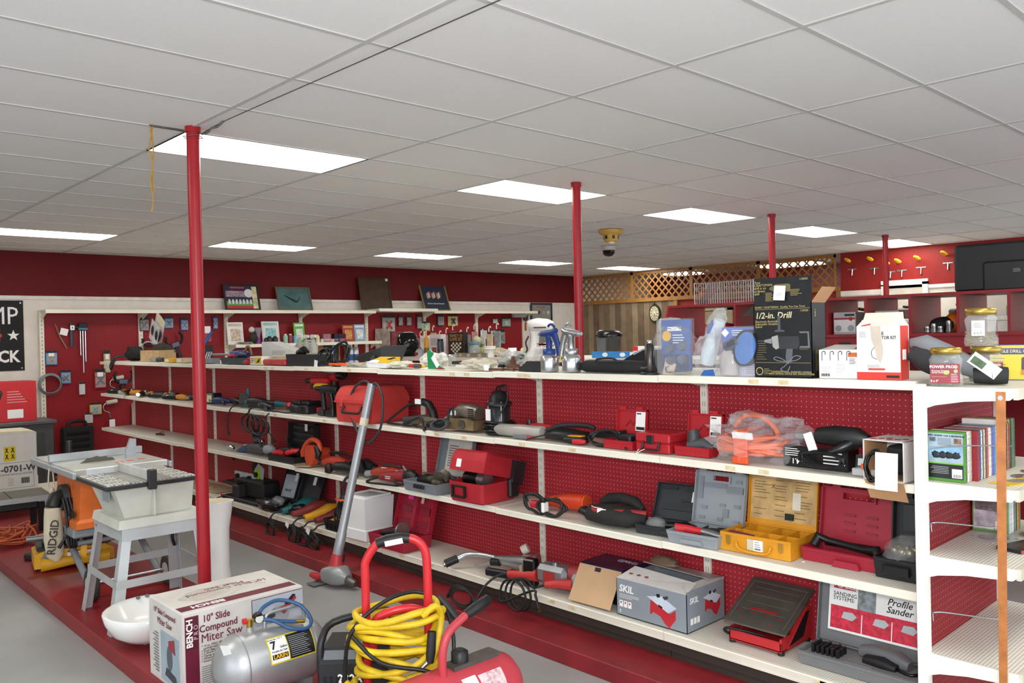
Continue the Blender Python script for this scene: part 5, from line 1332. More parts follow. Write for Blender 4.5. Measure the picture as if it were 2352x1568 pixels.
txt('Electronic Reversible\nAdjustable Variable\nSpeed', .014, GO, t, (-.13, y_, .235), (90, 0, 0), 0, .15, 'lettering', 'LEFT')
txt('SEARS / CRAFTSMAN  Quality You Can Trust', .0125, GO, t, (-.13, y_, .309), (90, 0, 0), .01, 0, 'lettering', 'LEFT')
txt('110505', .013, GO, t, (.105, y_, .29), (90, 0, 0))
txt('CONTENTS: DRILL, AUXILIARY HANDLE,\nREAR HANDLE, CHUCK KEY, INSTRUCTIONS', .0105, GO, t, (.04, y_, .02), (90, 0, 0), .008)
b = B().box(-.13, .13, y_, 0, .3, .3012).box(-.13, .13, y_, 0, .064, .0652)
b.o('gold_rule', GO, t)['kind'] = 'stuff'
lines('print', M('#857a4e', .5), t, -.13, -.075, .075, .165, 9, y_, 5, .2)
lines('print', M('#857a4e', .5), t, .08, .13, .12, .135, 3, y_, 6, .25)
def dp(poly, m_, o=0, nm='printed_drill'):
    B().prism(poly, y_ - .0006 - o * .0005, y_ - o * .0005).o(nm, m_, t)
dp([(-.05, .165), (-.02, .18), (.075, .18), (.08, .165), (.08, .14), (.07, .125), (-.02, .125), (-.05, .14)], M('#33363a', .4), 0)
dp([(-.05, .178), (-.02, .186), (-.015, .13), (-.03, .122), (-.045, .135)], M('#a5a6a2', .4), 1, 'printed_gear_case')
dp([(-.085, .165), (-.05, .172), (-.05, .148), (-.085, .155)], M('#8a8c8e', .4), 1, 'printed_chuck')
dp([(-.13, .1625), (-.085, .1635), (-.085, .1575), (-.13, .1585)], M('#4a4c4e', .4), 1, 'printed_bit')
dp([(.02, .125), (.05, .125), (.045, .07), (.02, .06), (.015, .09)], M('#5b6066', .4), 1, 'printed_handle')
dp([(-.02, .27), (-.008, .27), (-.006, .21), (.012, .207), (.012, .2), (-.035, .2), (-.035, .207), (-.02, .21)], M('#4f5459', .4), 0, 'printed_side_handle')
dp([(.08, .2), (.125, .2), (.128, .13), (.08, .13), (.084, .137), (.12, .137), (.118, .193), (.084, .193)], M('#6c7178', .4), 0, 'printed_rear_handle')
B().tube([(.03, y_, .06), (.0, y_, .08), (-.03, y_, .09), (-.04, y_, .08), (.0, y_, .07), (.06, y_, .075), (.085, y_, .09), (.06, y_, .095), (.04, y_, .08), (.01, y_, .05), (-.01, y_, .035), (.02, y_, .025), (.035, y_, .05)], .0022, 4, 4).o('printed_cord', DG, t)
B().cyl((-.112, y_, .026), (-.112, y_ - .0006, .026), .018, n=20).o('gold_seal', GO, t)
B().cyl((-.112, y_ - .0006, .026), (-.112, y_ - .001, .026), .014, n=20).o('seal_center', DB, t)
lines('print', GO, t, -.09, -.055, .012, .04, 4, y_, 8, .25)
B().at(0, .002, h, -4).prism([(-.06, .07), (-.03, .085), (.03, .085), (.04, .08), (.04, .05), (-.03, .05), (-.06, .062)], y_ - .0005, y_).o('printed_drill', M('#6f6740', .5), f)
txt('Your\nCRAFTSMAN\ndrill is no\nordinary\ndrill', .0155, GO, f, (-.13, -.003, h + .07), (90, 0, 0), .008, .1, 'lettering', 'LEFT')
txt('110505', .013, GO, f, (.108, -.007, h + .1), (90, 0, 0))
lines('print', GO, f, -.075, -.03, h + .01, h + .05, 8, -.0025, 7, .3)
lines('print', GO, f, .045, .1, h + .03, h + .06, 5, -.0035, 9, .3)
B().at(-.005, -.008, h + .045, -4, 4, 0).box(-.027, .027, -.0006, .001, -.032, .032, .0002).o('price_sticker', PAPER, f)
lines('sticker_print', GRY9, f, -.02, .015, h + .032, h + .045, 4, -.0095, 3, .3)
# side print
txt('110505', .012, GO, t, (w / 2 + .001, .03, .28), (90, 90, 90), .01)
b = B()
b.box(w / 2 + .0002, w / 2 + .001, .03, .09, .03, .12)
b.o('side_print', M('#4c4322', .5, var=.5, scl=60), t)
# white box with printed hooks
t = sh('product_box', 'small white box printed with black hooks, torn open top', 'box', 1.6, 3.37, TP, 3)
B().tray(-.083, .083, 0, .13, 0, .12, .003).o('carton_body', M('#ececec', .5, var=.04), t)
B().a([(-.083, .0, .12), (.06, 0, .12), (.07, .06, .14), (-.05, .09, .14)], [(0, 1, 2, 3)]).o('top_flap', M('#c9c4bd', .6), t)
B().box(.04, .084, -.0012, 0, .09, .108).o('orange_label', M('#c96b35', .5), t)
for k in range(4):
    x = -.07 + .035 * k
    B().tube([(x, -.001, .075), (x, -.001, .105), (x + .004, -.001, .113), (x + .012, -.001, .113), (x + .015, -.001, .104), (x + .012, -.001, .1)], .0016, 4, 3).o('printed_hook', BLK, t)
lines('print', M('#b7b9bd', .5), t, -.075, -.03, .02, .05, 6, -.0006, 2, .25)
lines('print', M('#b7b9bd', .5), t, -.01, .035, .02, .065, 7, -.0006, 3, .25)
lines('print', BLK, t, .045, .08, .06, .085, 4, -.0006, 4, .3)
b = B()
for k in range(9):
    b.box(-.075 + .0042 * k, -.073 + .0042 * k + .0006 * (k % 3), -.0008, 0, .008, .02)
b.o('bar_code', BLK, t)['kind'] = 'stuff'
# regulator kit
t = sh('kit_box', 'tall white and red kit carton with a torn brown strip', 'box', 1.425, 3.35, TP, 3)
KW = M('#e6e1da', .55, var=.05)
h, w, d = .215, .17, .1
B().box(-w / 2, w / 2, 0, d, 0, h).o('carton_body', KW, t)
B().a([(-w / 2, 0, h), (w / 2, 0, h), (w / 2, d, h), (-w / 2, d, h), (-w / 2 + .01, d * .5, h + .03), (w / 2 - .002, d * .5, h + .03)], [(0, 1, 5, 4), (3, 4, 5, 2), (0, 4, 3), (1, 2, 5)]).o('gable_top', KW, t)
B().a([(-w / 2 + .01, d * .5, h + .03), (w / 2 - .002, d * .5, h + .03), (w / 2 - .002, d * .45, h + .055), (-w / 2 + .02, d * .45, h + .055)], [(0, 1, 2, 3)]).o('top_crimp', M('#dcd6c4', .6), t)
B().box(-w / 2 - .0006, w / 2 + .0008, -.0008, .0, 0, .03).o('red_band', M('#d33a2c', .5), t)
B().box(w / 2, w / 2 + .001, .0, d * .9, 0, h).o('red_side', M('#d33a2c', .5), t)
B().box(w / 2 + .001, w / 2 + .0016, .02, d * .6, .08, .12).o('side_panel', PAPER, t)
txt('E', .019, BLK, t, (.018, -.001, .185), (90, 0, 0), .015)
txt('TOR KIT', .0185, BLK, t, (.042, -.001, .168), (90, 0, 0), .015, 0, 'lettering', 'CENTER', .8)
B().box(-.065, .055, -.0008, 0, .065, .155).o('picture_panel', M('#f0f0f0', .4), t)
B().tube([(-.015, -.0012, .13), (-.027, -.0012, .112), (-.022, -.0012, .09), (-.005, -.0012, .082)], .0012, 4, 4).o('printed_hose', BLK, t)
B().prism([(-.03, .215), (.01, .215), (.013, .16), (.02, .13), (.018, .095), (.008, .065), (-.005, .085), (-.012, .12), (-.025, .16)], -.0022, -.0006).o('torn_strip', M('#c9bdae', .8, var=.08), t)
B().box(-.04, .025, -.001, 0, .038, .046).o('red_label', M('#c64a3f', .5), t)
lines('print', GRY9, t, -.045, .03, .048, .06, 3, -.0008, 4)
B().box(-w / 2 + .005, -.03, -.0012, -.0006, .165, .2).o('price_label', PAPER, t)
lines('price_print', GRY6, t, -w / 2 + .01, -.045, .17, .195, 4, -.0014, 5, .3)
B().prism([(-.066, .219), (-.03, .226), (-.03, .221), (-.066, .215)], .002, .003).o('red_logo', RED, t)
B().box(.03, .08, -.0014, -.0008, .008, .018).o('dark_label', BLK, t)

# ---------------- things on the end cap ----------------
EZ = 1.4765
def jar(loc, lb, lab=True, tw=-75):
    t = T('screw_jar', lb, 'jar', loc, tw, 'plastic jars of screws')
    rr = lambda r, z: [(x * r, y * r, z) for x, y in [(.055, .03), (.045, .045), (.0, .05), (-.045, .045), (-.055, .03), (-.055, -.03), (-.045, -.045), (0, -.05), (.045, -.045), (.055, -.03)]]
    B().loops([rr(1, 0), rr(1.05, .008), rr(1.05, .03), rr(.94, .045), rr(.9, .06), rr(.98, .085), rr(1.03, .1), rr(.85, .118), rr(.74, .122)], 1).o('clear_body', M('#dfe3e2', .08, alpha=.2, spec=1), t)
    B().lathe([(.05, .12), (.054, .122), (.054, .142), (.048, .146)], 24).o('gold_lid', M('#b5994a', .3, .85), t)
    q = random.Random(int(loc[1] * 100)); b = B()
    for i in range(170):
        x, y = q.uniform(-.043, .043), q.uniform(-.036, .036)
        z = .006 + .045 * q.random() ** 1.5
        a = q.uniform(0, pi); e = q.uniform(-.5, .5); l = .02
        b.limb([(x - l * math.cos(a) * .8, y - l * math.sin(a) * .8, max(.003, z - l * e)), (x + l * math.cos(a) * .8, y + l * math.sin(a) * .8, z + l * e)], .0014, 4)
    b.o('loose_screws', M('#a8966a', .4, .4), t)['kind'] = 'stuff'
    if lab:
        o = B().box(-.05, .05, -.0535, -.052, .012, .085).o('red_label', M('#8a2030', .4, var=.15), t)
        txt('POWER PRO', .0145, PAPER, o, (-.01, -.0542, .074), (90, 0, 0), .02)
        txt('Premium Exterior\nScrew Screws', .008, PAPER, o, (-.044, -.0542, .056), (90, 0, 0), .01, 0, 'lettering', 'LEFT')
        txt('8 x 3"', .011, PAPER, o, (-.035, -.0542, .021), (90, 0, 0), .02)
        B().box(-.045, .005, -.0542, -.0535, .037, .0378).o('rule', YEL, o)
        B().at(.006, 0, .053, 0, -20).limb([(0, -.0535, 0), (0, -.0542, 0)], [(.01, .008), (.01, .008)], 14).o('green_badge', M('#a9b84a', .5), o)
        for k in range(2):
            B().limb([(.036, -.0535, .074 - .016 * k), (.036, -.0542, .074 - .016 * k)], .007, 12).o('round_badge', M('#b9a98c', .5), o)
        lines('print', M('#d8b8b8', .5), o, .02, .048, .016, .05, 5, -.0538, 3)
    else:
        o = B().box(-.032, .012, -.0575, -.0565, .04, .098).o('price_label', PAPER, t)
        lines('price_print', GRY6, o, -.026, .004, .07, .09, 4, -.0578, 5, .3)
        txt('$18.95', .011, BLK, o, (-.01, -.058, .05), (90, 0, 0))
        B().box(.0535, .0545, -.035, .02, .03, .1).o('red_label', M('#7a1d28', .4), t)
    return t
jar((3.35, 1.17, EZ), 'clear jar of deck screws with red label and gold lid, front left', True, -76)
jx, jy = 3.52, 1.085
jar((jx, jy, EZ), 'clear jar of screws with red label, lower of the stacked pair', True, -66)
jar((jx - .012, jy + .012, EZ + .1465), 'clear jar of screws with white price label, stacked on another jar', False, -72)
# knee pad / glove
t = T('work_glove', 'black and grey padded work glove with white retail tag', 'glove', (3.47, 1.165, EZ), -72)
GLV = M('#7d8288', .7)
B().limb([(-.17, .04, .16), (-.12, .03, .16), (-.05, .02, .12), (.03, .01, .07), (.09, 0, .05), (.12, -.01, .035)], [(.02, .02), (.045, .035), (.055, .04), (.05, .04), (.045, .038), (.035, .03)], 14, 2.5).o('grey_back', GLV, t)
B().limb([(-.17, .02, .125), (-.12, .01, .1), (-.06, .0, .07), (.0, -.005, .06)], [(.022, .03), (.04, .05), (.045, .05), (.03, .04)], 14, 2.5).o('black_palm', M('#2b2d30', .75, var=.2), t)
B().limb([(.05, -.03, .035), (.11, -.035, .038), (.16, -.03, .035)], [(.035, .03), (.042, .036), (.036, .032)], 14, 2.5).o('black_cuff', M('#1f2022', .75, var=.2), t)
B().at(.085, -.075, .075, 0, 38, 0).box(-.055, .055, -.001, .001, -.024, .024).o('retail_tag', PAPER, t)
B().at(.07, -.077, .085, 0, 38, 0).box(-.03, .02, -.001, .0, -.016, .012).o('tag_picture', M('#3d5a34', .5, var=.4, scl=40), t)
t = T('product_box', 'yellow and purple angle drill guide box standing at the right edge', 'box', (3.79, 1.06, EZ), -76)
B().box(-.09, .09, 0, .05, 0, .145, .001).o('carton_body', M('#d9c62e', .45), t)
B().box(-.09, .09, -.001, 0, .105, .13).o('purple_band', M('#3b3a86', .45), t)
txt('ANGLE DRILL GUIDE', .0175, M('#e7d98a', .5), t, (0, -.0016, .1175), (90, 0, 0), .015, 0, 'lettering', 'CENTER', .9)
b = B().box(-.091, .091, -.0012, .051, 0, .003).box(-.091, .091, -.0012, .051, .142, .145)
b.o('purple_edge', M('#3b3a86', .45), t)['kind'] = 'stuff'
lines('print', M('#5a5526', .5), t, -.08, -.02, .02, .095, 6, -.0008, 4, .2)
B().prism([(.02, .03), (.035, .03), (.03, .06), (.045, .06), (.06, .07), (.05, .08), (.035, .075), (.03, .095), (.022, .09)], -.0018, -.001).o('printed_drill', M('#4a3a52', .5), t)
B().prism([(.018, .022), (.032, .022), (.032, .04), (.02, .045)], -.0022, -.0018).o('printed_grip', M('#c87f28', .5), t)
# small screw packs behind on the gondola
t = T('screw_pack', 'small green and black hang card of hardware behind the glove', 'package', (3.66, 1.17, EZ), -76)
B().box(-.02, .02, 0, .004, 0, .09).o('card', M('#1f6f5c', .5), t)
B().box(-.02, .02, -.0005, 0, .065, .09).o('header', BLK, t)
B().box(.02, .06, .0, .03, 0, .045).o('blue_box', BLU, t)
# video game cases
cols = ['#4c8a2f', '#2b2b30', '#d9d9d2', '#e4e2da', '#b8b0a0', '#8e1f2a', '#7a2632', '#31548c', '#d4d4d0', '#1d1f22', '#c9bd9a', '#333a3c', '#c7503a', '#a8322e', '#d8d8d4', '#e2d6c8', '#7d5aa0', '#2f6fae', '#5c86c0', '#3f7d4a', '#c0c4c8', '#6a4a86', '#e8e6e0', '#d9c22c', '#8a8f92', '#b9b9b4', '#3c3c40', '#c96a2c', '#2a2c2e', '#d48a3a', '#7a3c2c', '#b8a23a', '#242628', '#5f6468', '#55803a', '#2f4f2a']
cname = {0: 'green', 1: 'charcoal', 2: 'off-white', 3: 'ivory', 4: 'tan', 5: 'dark red', 6: 'maroon', 7: 'blue', 8: 'pale grey', 9: 'black', 10: 'cream', 11: 'slate', 12: 'rust red', 13: 'brick red', 14: 'whitish', 15: 'peach', 16: 'lilac', 17: 'sky blue', 18: 'light blue', 19: 'leaf green', 20: 'silver', 21: 'purple', 22: 'bright white', 23: 'yellow', 24: 'mid grey', 25: 'light grey', 26: 'ink black', 27: 'orange', 28: 'jet black', 29: 'amber', 30: 'brown', 31: 'mustard', 32: 'coal black', 33: 'dark grey', 34: 'moss green', 35: 'dark green'}
gm = None
Z2 = 1.1155
def gcase(x, y, z, c, lb, grp, tall=.19):
    t = T('game_case', lb, 'game case', (x, y, z), 90 + rnd.uniform(-1.5, 1.5), grp, 0, 0)
    B().box(-.0675, .0675, -.0065, .0065, 0, tall, .0015).o('case_shell', M(c, .35, var=.05), t)
    B().box(-.0682, -.0674, -.005, .005, .01, tall - .01).o('spine_print', M(c, .4, var=.5, scl=120), t)
    return t
x = 3.335
y0 = 1.172
for k, c in enumerate(cols):
    x += .0145 if k else 0
    yy = y0 - .02 * (k > 4) + rnd.uniform(-.002, .002)
    t = gcase(x, yy, Z2, c, '%s video game case standing in the upper row on the end cap' % cname[k] if k else 'green game case with bikers pictured, front of the upper row', 'video game cases in the upper row', .19 + (.02 if k in (22, 23, 24, 25) else 0) + (.012 if k > 30 else 0))
    if k == 0:
        # front face looks along -x: local +y
        R180 = (90, 0, 180)
        p = B().box(-.062, .062, .0065, .0072, .012, .182).o('cover_sheet', M('#9fb4c2', .35, var=.2, scl=20), t)
        txt('EVERY LEGEND HAS A BEGINNING', .0088, BLK, p, (0, .0077, .173), R180, .02)
        B().box(-.06, .06, .0072, .0076, .088, .13).o('sky_picture', M('#8cb8d8', .4, var=.25, scl=25), p)
        for q_ in range(4):
            B().at(.035 - .024 * q_, .0076, .088).blob(0, 0, .012, .016, .0012, .013, 10, .5, 4, q_).o('printed_biker', M('#20242a', .5), p)
        B().box(-.062, .062, .0072, .0077, .066, .071).o('green_rule', M('#6fb53a', .4), p)
        B().box(-.062, .062, .0072, .0076, .012, .066).o('black_panel', M('#191a1c', .4), p)
        B().box(-.058, -.022, .0076, .008, .016, .05).o('bar_code_label', PAPER, p)
        for q_ in range(9):
            B().box(-.054 + .0032 * q_, -.0525 + .0032 * q_, .008, .0083, .018, .03).o('bar', BLK, p)
        for q_ in range(5):
            B().box(-.01, .055 - .006 * (q_ % 3), .0076, .0079, .03 + .006 * q_, .032 + .006 * q_).o('print_line', GRY9, p)
        B().box(.035, .057, .0072, .0077, .15, .165).o('inset_picture', M('#5d6a74', .4, var=.5, scl=80), p)
        B().box(-.057, -.03, .0072, .0077, .145, .165).o('inset_picture', M('#8d6a58', .4, var=.5, scl=80), p)
        for q_ in range(6):
            B().box(-.02, .028, .0072, .0076, .137 + .005 * q_, .139 + .005 * q_).o('print_line', GRY6, p)
t = T('wire_divider', 'grey wire peg hook holding back the upper row of games', 'hook', (3.31, 1.245, 1.24), 0, 'wire peg hooks')
B().tube([(0, 0, 0), (0, -.02, 0), (.004, -.05, .004), (.006, -.16, .02), (.006, -.3, .03)], .0025, 6, 3).o('prong', STEEL, t)
B().box(-.012, .012, -.004, .0, -.015, .012).o('back_clip', M('#d8d4c8', .5), t)
for k, z in enumerate((.945, .6)):
    t = T('peg_hook', ['bare wire peg hook above the third end cap shelf', 'bare wire peg hook above the lowest end cap shelf'][k], 'hook', (3.34, 1.245, z), 0, 'wire peg hooks')
    B().tube([(0, 0, 0), (0, -.02, .004), (.02, -.05, .006), (.09, -.17, -.004), (.11, -.21, -.004), (.118, -.225, .012)], .003, 6, 3).o('prong', STEEL, t)
    B().tube([(0, -.012, .0), (0, -.014, -.03)], .003, 6, 2).o('locking_leg', STEEL, t)
for k, (c, nm_) in enumerate([('#6b9a55', 'grey and pink printed green'), ('#d8d8d4', 'white spined'), ('#c9c2d8', 'pale lilac spined'), ('#ececea', 'bright white spined'), ('#7a4fa0', 'purple spined'), ('#5d9a2f', 'grass green spined'), ('#4a3a2c', 'dark brown spined'), ('#c99a5a', 'tan spined'), ('#9a4a34', 'rust spined'), ('#4c8a2f', 'deep green spined')]):
    t = gcase(3.82 + .016 * k, 1.17 + rnd.uniform(-.002, .002), .8355, c, '%s video game case in the lower row on the end cap' % nm_, 'video game cases in the lower row')
    if k == 0:
        p = B().box(-.062, .062, .0065, .0072, .012, .182).o('cover_sheet', M('#b5aab4', .35, var=.35, scl=30), t)
        B().box(-.06, .03, .0072, .0076, .14, .16).o('red_band', M('#b0444c', .5), p)
        B().box(-.055, .055, .0072, .0076, .09, .13).o('printed_scene', M('#7a6a6c', .5, var=.5, scl=60), p)
        B().box(-.056, -.02, .0072, .0077, .015, .05).o('rating_label', PAPER, p)
        B().limb([(-.038, .0077, .032), (-.038, .0081, .032)], .01, 12).o('label_mark', M('#c98a8a', .5), p)
        B().box(-.015, .055, .0072, .0077, .015, .022).o('white_bar', PAPER, p)
t = T('magazine', 'yellow booklet lying flat in front of the games', 'booklet', (3.47, .965, Z2), -20)
B().box(-.1, .1, -.035, .05, 0, .004).o('cover', M('#d9b42c', .4, var=.2, scl=12), t)
B().limb([(.01, .01, .004), (.01, .01, .0046)], [(.05, .03), (.05, .03)], 20).o('printed_disc', M('#8d8a86', .3), t)
for k, (x_, y_) in enumerate([(3.62, .975), (3.76, .98), (3.9, .985)]):
    t = T('disc', ['loose disc nearest the yellow booklet', 'middle loose disc on the upper game shelf', 'loose disc farthest right on the upper game shelf'][k], 'disc', (x_, y_, Z2), 0, 'loose discs')
    B().limb([(0, 0, 0), (0, 0, .0015)], .06, 24).o('disc_body', M('#a9a9ac', .2, .7), t)
    B().limb([(0, 0, .0015), (0, 0, .002)], .018, 16).o('hub', M('#d8d8d8', .3), t)
t = T('disc_sleeve', 'clear sleeve with a disc on the third end cap shelf', 'disc', (3.72, 1.13, .8355), -30)
B().box(-.07, .07, -.065, .065, 0, .003).o('sleeve', M('#d0cfca', .2, alpha=.7), t)
B().limb([(0, 0, .003), (0, 0, .004)], .055, 24).o('disc_body', M('#9c958c', .25, .6), t)
t = T('disc_sleeve', 'second clear sleeve with a disc, nearer the shelf lip', 'disc', (3.86, 1.03, .8355), 10)
B().box(-.07, .07, -.05, .065, 0, .003).o('sleeve', M('#d6d5d0', .2, alpha=.7), t)
B().limb([(0, 0, .003), (0, 0, .004)], .05, 24).o('disc_body', M('#a29c94', .25, .6), t)
t = T('game_case', 'black and red game case lying flat at the shelf lip', 'game case', (3.62, .985, .8355), -16)
B().box(-.095, .095, -.036, .06, 0, .014, .001).o('case_shell', M('#26211f', .35), t)
B().box(-.094, .094, -.037, -.036, .002, .012).o('red_spine', M('#b13a30', .4), t)
B().box(-.05, .05, -.02, .03, .014, .0144).o('cover_print', M('#4a332c', .4, var=.6, scl=40), t)
t = T('yardstick', 'long wooden yardstick leaning upright against the end cap shelves', 'yardstick', (3.265, .985, 0), 0)
b = B().a([(0, 0, .0), (0, -.024, .0), (0.012, -.035, 1.465), (0.012, -.004, 1.465), (.006, 0, .0), (.006, -.024, .0), (.018, -.035, 1.465), (.018, -.004, 1.465)], [(0, 1, 2, 3), (4, 7, 6, 5), (0, 3, 7, 4), (1, 5, 6, 2), (2, 6, 7, 3), (0, 4, 5, 1)])
b.o('stick', M('#b5713a', .4, var=.18, scl=25), t)
B().limb([(.011, -.019, 1.443), (.0105, -.019, 1.443)], .009, 12).o('hang_hole_rivet', STEEL, t)

# ---------------- second shelving run behind, with its things ----------------
g2 = T('shelving_run', 'second lower visible white shelving run standing behind the first one', 'shelf', (0, 0, 0))
for k in range(4):
    ya, yb = 3.0 + k * BAY, 3.0 + (k + 1) * BAY
    B().box(5.7, 5.715, ya + .02, yb - .02, .1, 1.46).o('back_panel', pegm, g2)
    B().box(5.68, 5.735, yb - .021, yb + .021, 0, 1.47).o('upright', lipm, g2)
    for z in (1.489, 1.2, .2):
        s = B().box(5.32, 6.1 if z > 1.4 else 5.7, ya + .002, yb - .002, z - .018, z).o('shelf', M('#e6e2d6', .45), g2)
        B().box(5.3, 5.32, ya + .002, yb - .002, z - .035, z + .001).o('price_rail', lipm, s)
Z4 = 1.4895
def s2(name, label, cat, y, x=5.48, tw=0, grp=None, dz=0):
    return T(name, label, cat, (x, y, Z4 + dz), -90 + tw, grp)
t = s2('air_fryer', 'glossy black rounded air fryer on the second shelving run', 'air fryer', 7.725, 5.6)
B().lathe([(.09, 0), (.115, .01), (.13, .07), (.13, .15), (.115, .22), (.09, .265), (.05, .275), (.0, .277)], 24).o('body', M('#0b0b0d', .08), t)
B().box(-.03, .03, -.16, -.12, .08, .11, .008).o('handle', BLK2, t)
t = s2('gift_box', 'white box with pink lettering right of the black air fryer', 'box', 7.347, 5.55)
B().box(-.07, .07, 0, .07, 0, .23, .002).o('carton_body', M('#ece6e6', .5), t)
lines('print', M('#d88aa0', .5), t, -.05, .05, .16, .2, 3, -.0006, 3)
t = s2('gift_box', 'taller white box with photo print behind the orange caulk tube', 'box', 7.08, 5.5)
B().box(-.1, .1, 0, .07, 0, .24, .002).o('carton_body', M('#e4dfe2', .5), t)
B().box(-.06, .02, -.001, 0, .03, .1).o('printed_photo', M('#a34a55', .5, var=.5, scl=30), t)
lines('print', M('#8a8a90', .5), t, -.08, .08, .12, .2, 5, -.0006, 5)
t = s2('caulk_tube', 'orange yellow caulk tube standing with pointed nozzle', 'tube', 7.08, 5.38)
B().lathe([(.024, 0), (.026, .005), (.026, .2), (.02, .205)], 16).o('tube_body', M('#d9941f', .4), t)
B().lathe([(.012, .205), (.006, .26), (.003, .275)], 10).o('nozzle', M('#d9a02c', .4), t)
B().lathe([(.0262, .05), (.0262, .1)], 16).o('label', M('#7a5a1c', .4, var=.4, scl=50), t)
t = s2('spray_bottle', 'clear bottle with red print beside the orange caulk tube', 'bottle', 7.222, 5.4)
B().lathe([(.05, 0), (.052, .06), (.03, .085), (.02, .09)], 16).o('bottle_body', M('#cfd3d6', .15, alpha=.6), t)
B().lathe([(.018, .09), (.018, .105)], 12).o('cap', GRY6, t)
B().box(-.03, .03, -.0535, -.0515, .02, .05).o('label', RED2, t)
t = s2('drink_bottle', 'slim dark bottle left of the boxed game set', 'bottle', 6.928, 5.45)
B().lathe([(.035, 0), (.036, .15), (.03, .165), (.03, .185)], 16).o('bottle_body', M('#3a434c', .2, alpha=.9), t)
B().lathe([(.031, .165), (.031, .19)], 16).o('cap', BLK2, t)
t = s2('game_set_box', 'black family game set box showing a checker board', 'box', 6.63, 5.42)
B().box(-.13, .13, 0, .05, 0, .255, .002).o('carton_body', M('#1c1613', .4, var=.3, scl=15), t)
GT = M('#c9974a', .5)
txt('FAMILY 10\nGAME SET', .045, GT, t, (0, -.001, .2), (90, 0, 0), .015)
bw = (M('#d8cdb4', .5), BLK)
for i in range(6):
    for j in range(6):
        if 2 * j >= 0 and abs(i - 2.5) <= j + .6:
            B().box(-.084 + i * .028, -.056 + i * .028, -.0012, 0, .03 + j * .02, .05 + j * .02).o('checker_square', bw[(i + j) % 2], t)
t = s2('glass_jar', 'ribbed clear jar with blue lid right of the boxed game set', 'jar', 6.433, 5.5)
B().lathe([(.055, 0), (.06, .01), (.06, .09), (.045, .12), (.04, .125)], 18).o('jar_body', M('#b9c0c2', .1, alpha=.5), t)
B().lathe([(.046, .125), (.048, .13), (.048, .15), (.04, .153)], 18).o('lid', M('#5b7f9c', .4), t)
t = s2('soft_toy', 'pale yellow and green soft toy behind the ribbed jar', 'toy', 6.515, 5.62)
B().blob(0, 0, .07, .09, .05, .07, 14, .2, 2, 5).o('body', M('#b9b06a', .9), t)
B().blob(.0, -.02, .17, .05, .04, .045, 12, .1, 2, 6, 0).o('head', M('#c9c9a0', .9), t)
for x in (-.08, .09):
    B().limb([(x * .6, 0, .1), (x * 1.2, -.02, .14)], [.025, .02], 8).o('arm', M('#7d9a86', .9), t)
t = s2('plastic_bucket', 'small white plastic tub with rolled rim', 'tub', 6.206, 5.5)
B().lathe([(.05, 0), (.06, .095), (.066, .095), (.066, .108), (.058, .108), (.048, .006)], 20).o('tub_body', M('#e8e6e2', .4), t)
B().lathe([(.0665, .08), (.0685, .085), (.0685, .09), (.066, .093)], 20).o('rim_ring', WHT, t)
t = s2('coffee_mug', 'plain white coffee mug between the tub and the mixer', 'mug', 5.784, 5.42)
B().lathe([(.038, 0), (.042, .004), (.042, .092), (.038, .092), (.036, .008)], 18).o('cup', M('#efefec', .25), t)
B().tube([(-.04, 0, .075), (-.065, 0, .07), (-.07, 0, .045), (-.06, 0, .025), (-.04, 0, .02)], .007, 6, 3).o('handle', M('#efefec', .25), t)
t = s2('figurine', 'small ceramic figurine with gold hat beside the mug', 'figurine', 5.645, 5.42)
B().lathe([(.03, 0), (.035, .01), (.02, .04), (.024, .055)], 12).o('base', M('#8fb5a8', .4), t)
B().lathe([(.02, .055), (.02, .075), (.008, .092)], 12).o('hat', M('#cfc4a0', .4), t)
t = s2('spirit_level', 'short aluminium spirit level lying at the shelf front', 'level', 6.324, 5.36)
B().box(-.23, .23, 0, .02, 0, .045).o('beam', M('#aaa79b', .35, .7), t)
for x in (-.17, -.04, .13):
    B().box(x - .022, x + .022, -.001, .0, .008, .036).o('vial_window', M('#c8b98a', .4), t)
t = s2('spirit_level', 'long blue spirit level behind the black soft cases', 'level', 4.56, 5.4)
B().box(-.2, .34, 0, .025, 0, .055, .002).o('beam', M('#2f7cc0', .4), t)
for x in (-.05, .14):
    B().limb([(x, -.001, .03), (x, .0, .03)], [(.03, .018), (.03, .018)], 16).o('vial_window', M('#e0e4dc', .4), t)
B().box(.22, .34, -.001, 0, .005, .05).o('white_label', PAPER, t)
t = s2('dust_cloth', 'heap of crumpled cream packing behind the shelf front', 'packing', 6.181, 5.6)
B().blob(0, 0, .04, .16, .07, .045, 20, .6, 4, 3, sm=0).o('crumpled_paper', M('#cfc3ae', .8), t)
# stand mixer
t = s2('stand_mixer', 'white stand mixer with steel bowl', 'mixer', 5.426, 5.45, 0)
MX = M('#eeeeec', .25, var=.02)
B().limb([(-.13, 0, .012), (0, 0, .014), (.13, 0, .012)], [(.085, .012), (.1, .014), (.07, .012)], 14, 3).o('base', MX, t)
B().limb([(-.1, 0, .02), (-.085, 0, .1), (-.075, 0, .2), (-.07, 0, .25)], [(.05, .055), (.036, .04), (.036, .04), (.05, .05)], 14, 2.4, 1, (1, 0, 0)).o('column', MX, t)
B().limb([(-.14, 0, .3), (-.12, 0, .3), (-.03, 0, .305), (.08, 0, .3), (.135, 0, .295), (.15, 0, .293)], [(.03, .03), (.056, .056), (.062, .062), (.056, .056), (.04, .042), (.022, .025)], 18, 2.5).o('motor_head', MX, t)
B().box(-.03, .13, -.0645, -.06, .272, .284).o('trim_band', M('#77736c', .3, .8), t)
B().lathe([(.024, .2), (.026, .245)], 14, .085, 0).o('attachment_hub', STEEL, t)
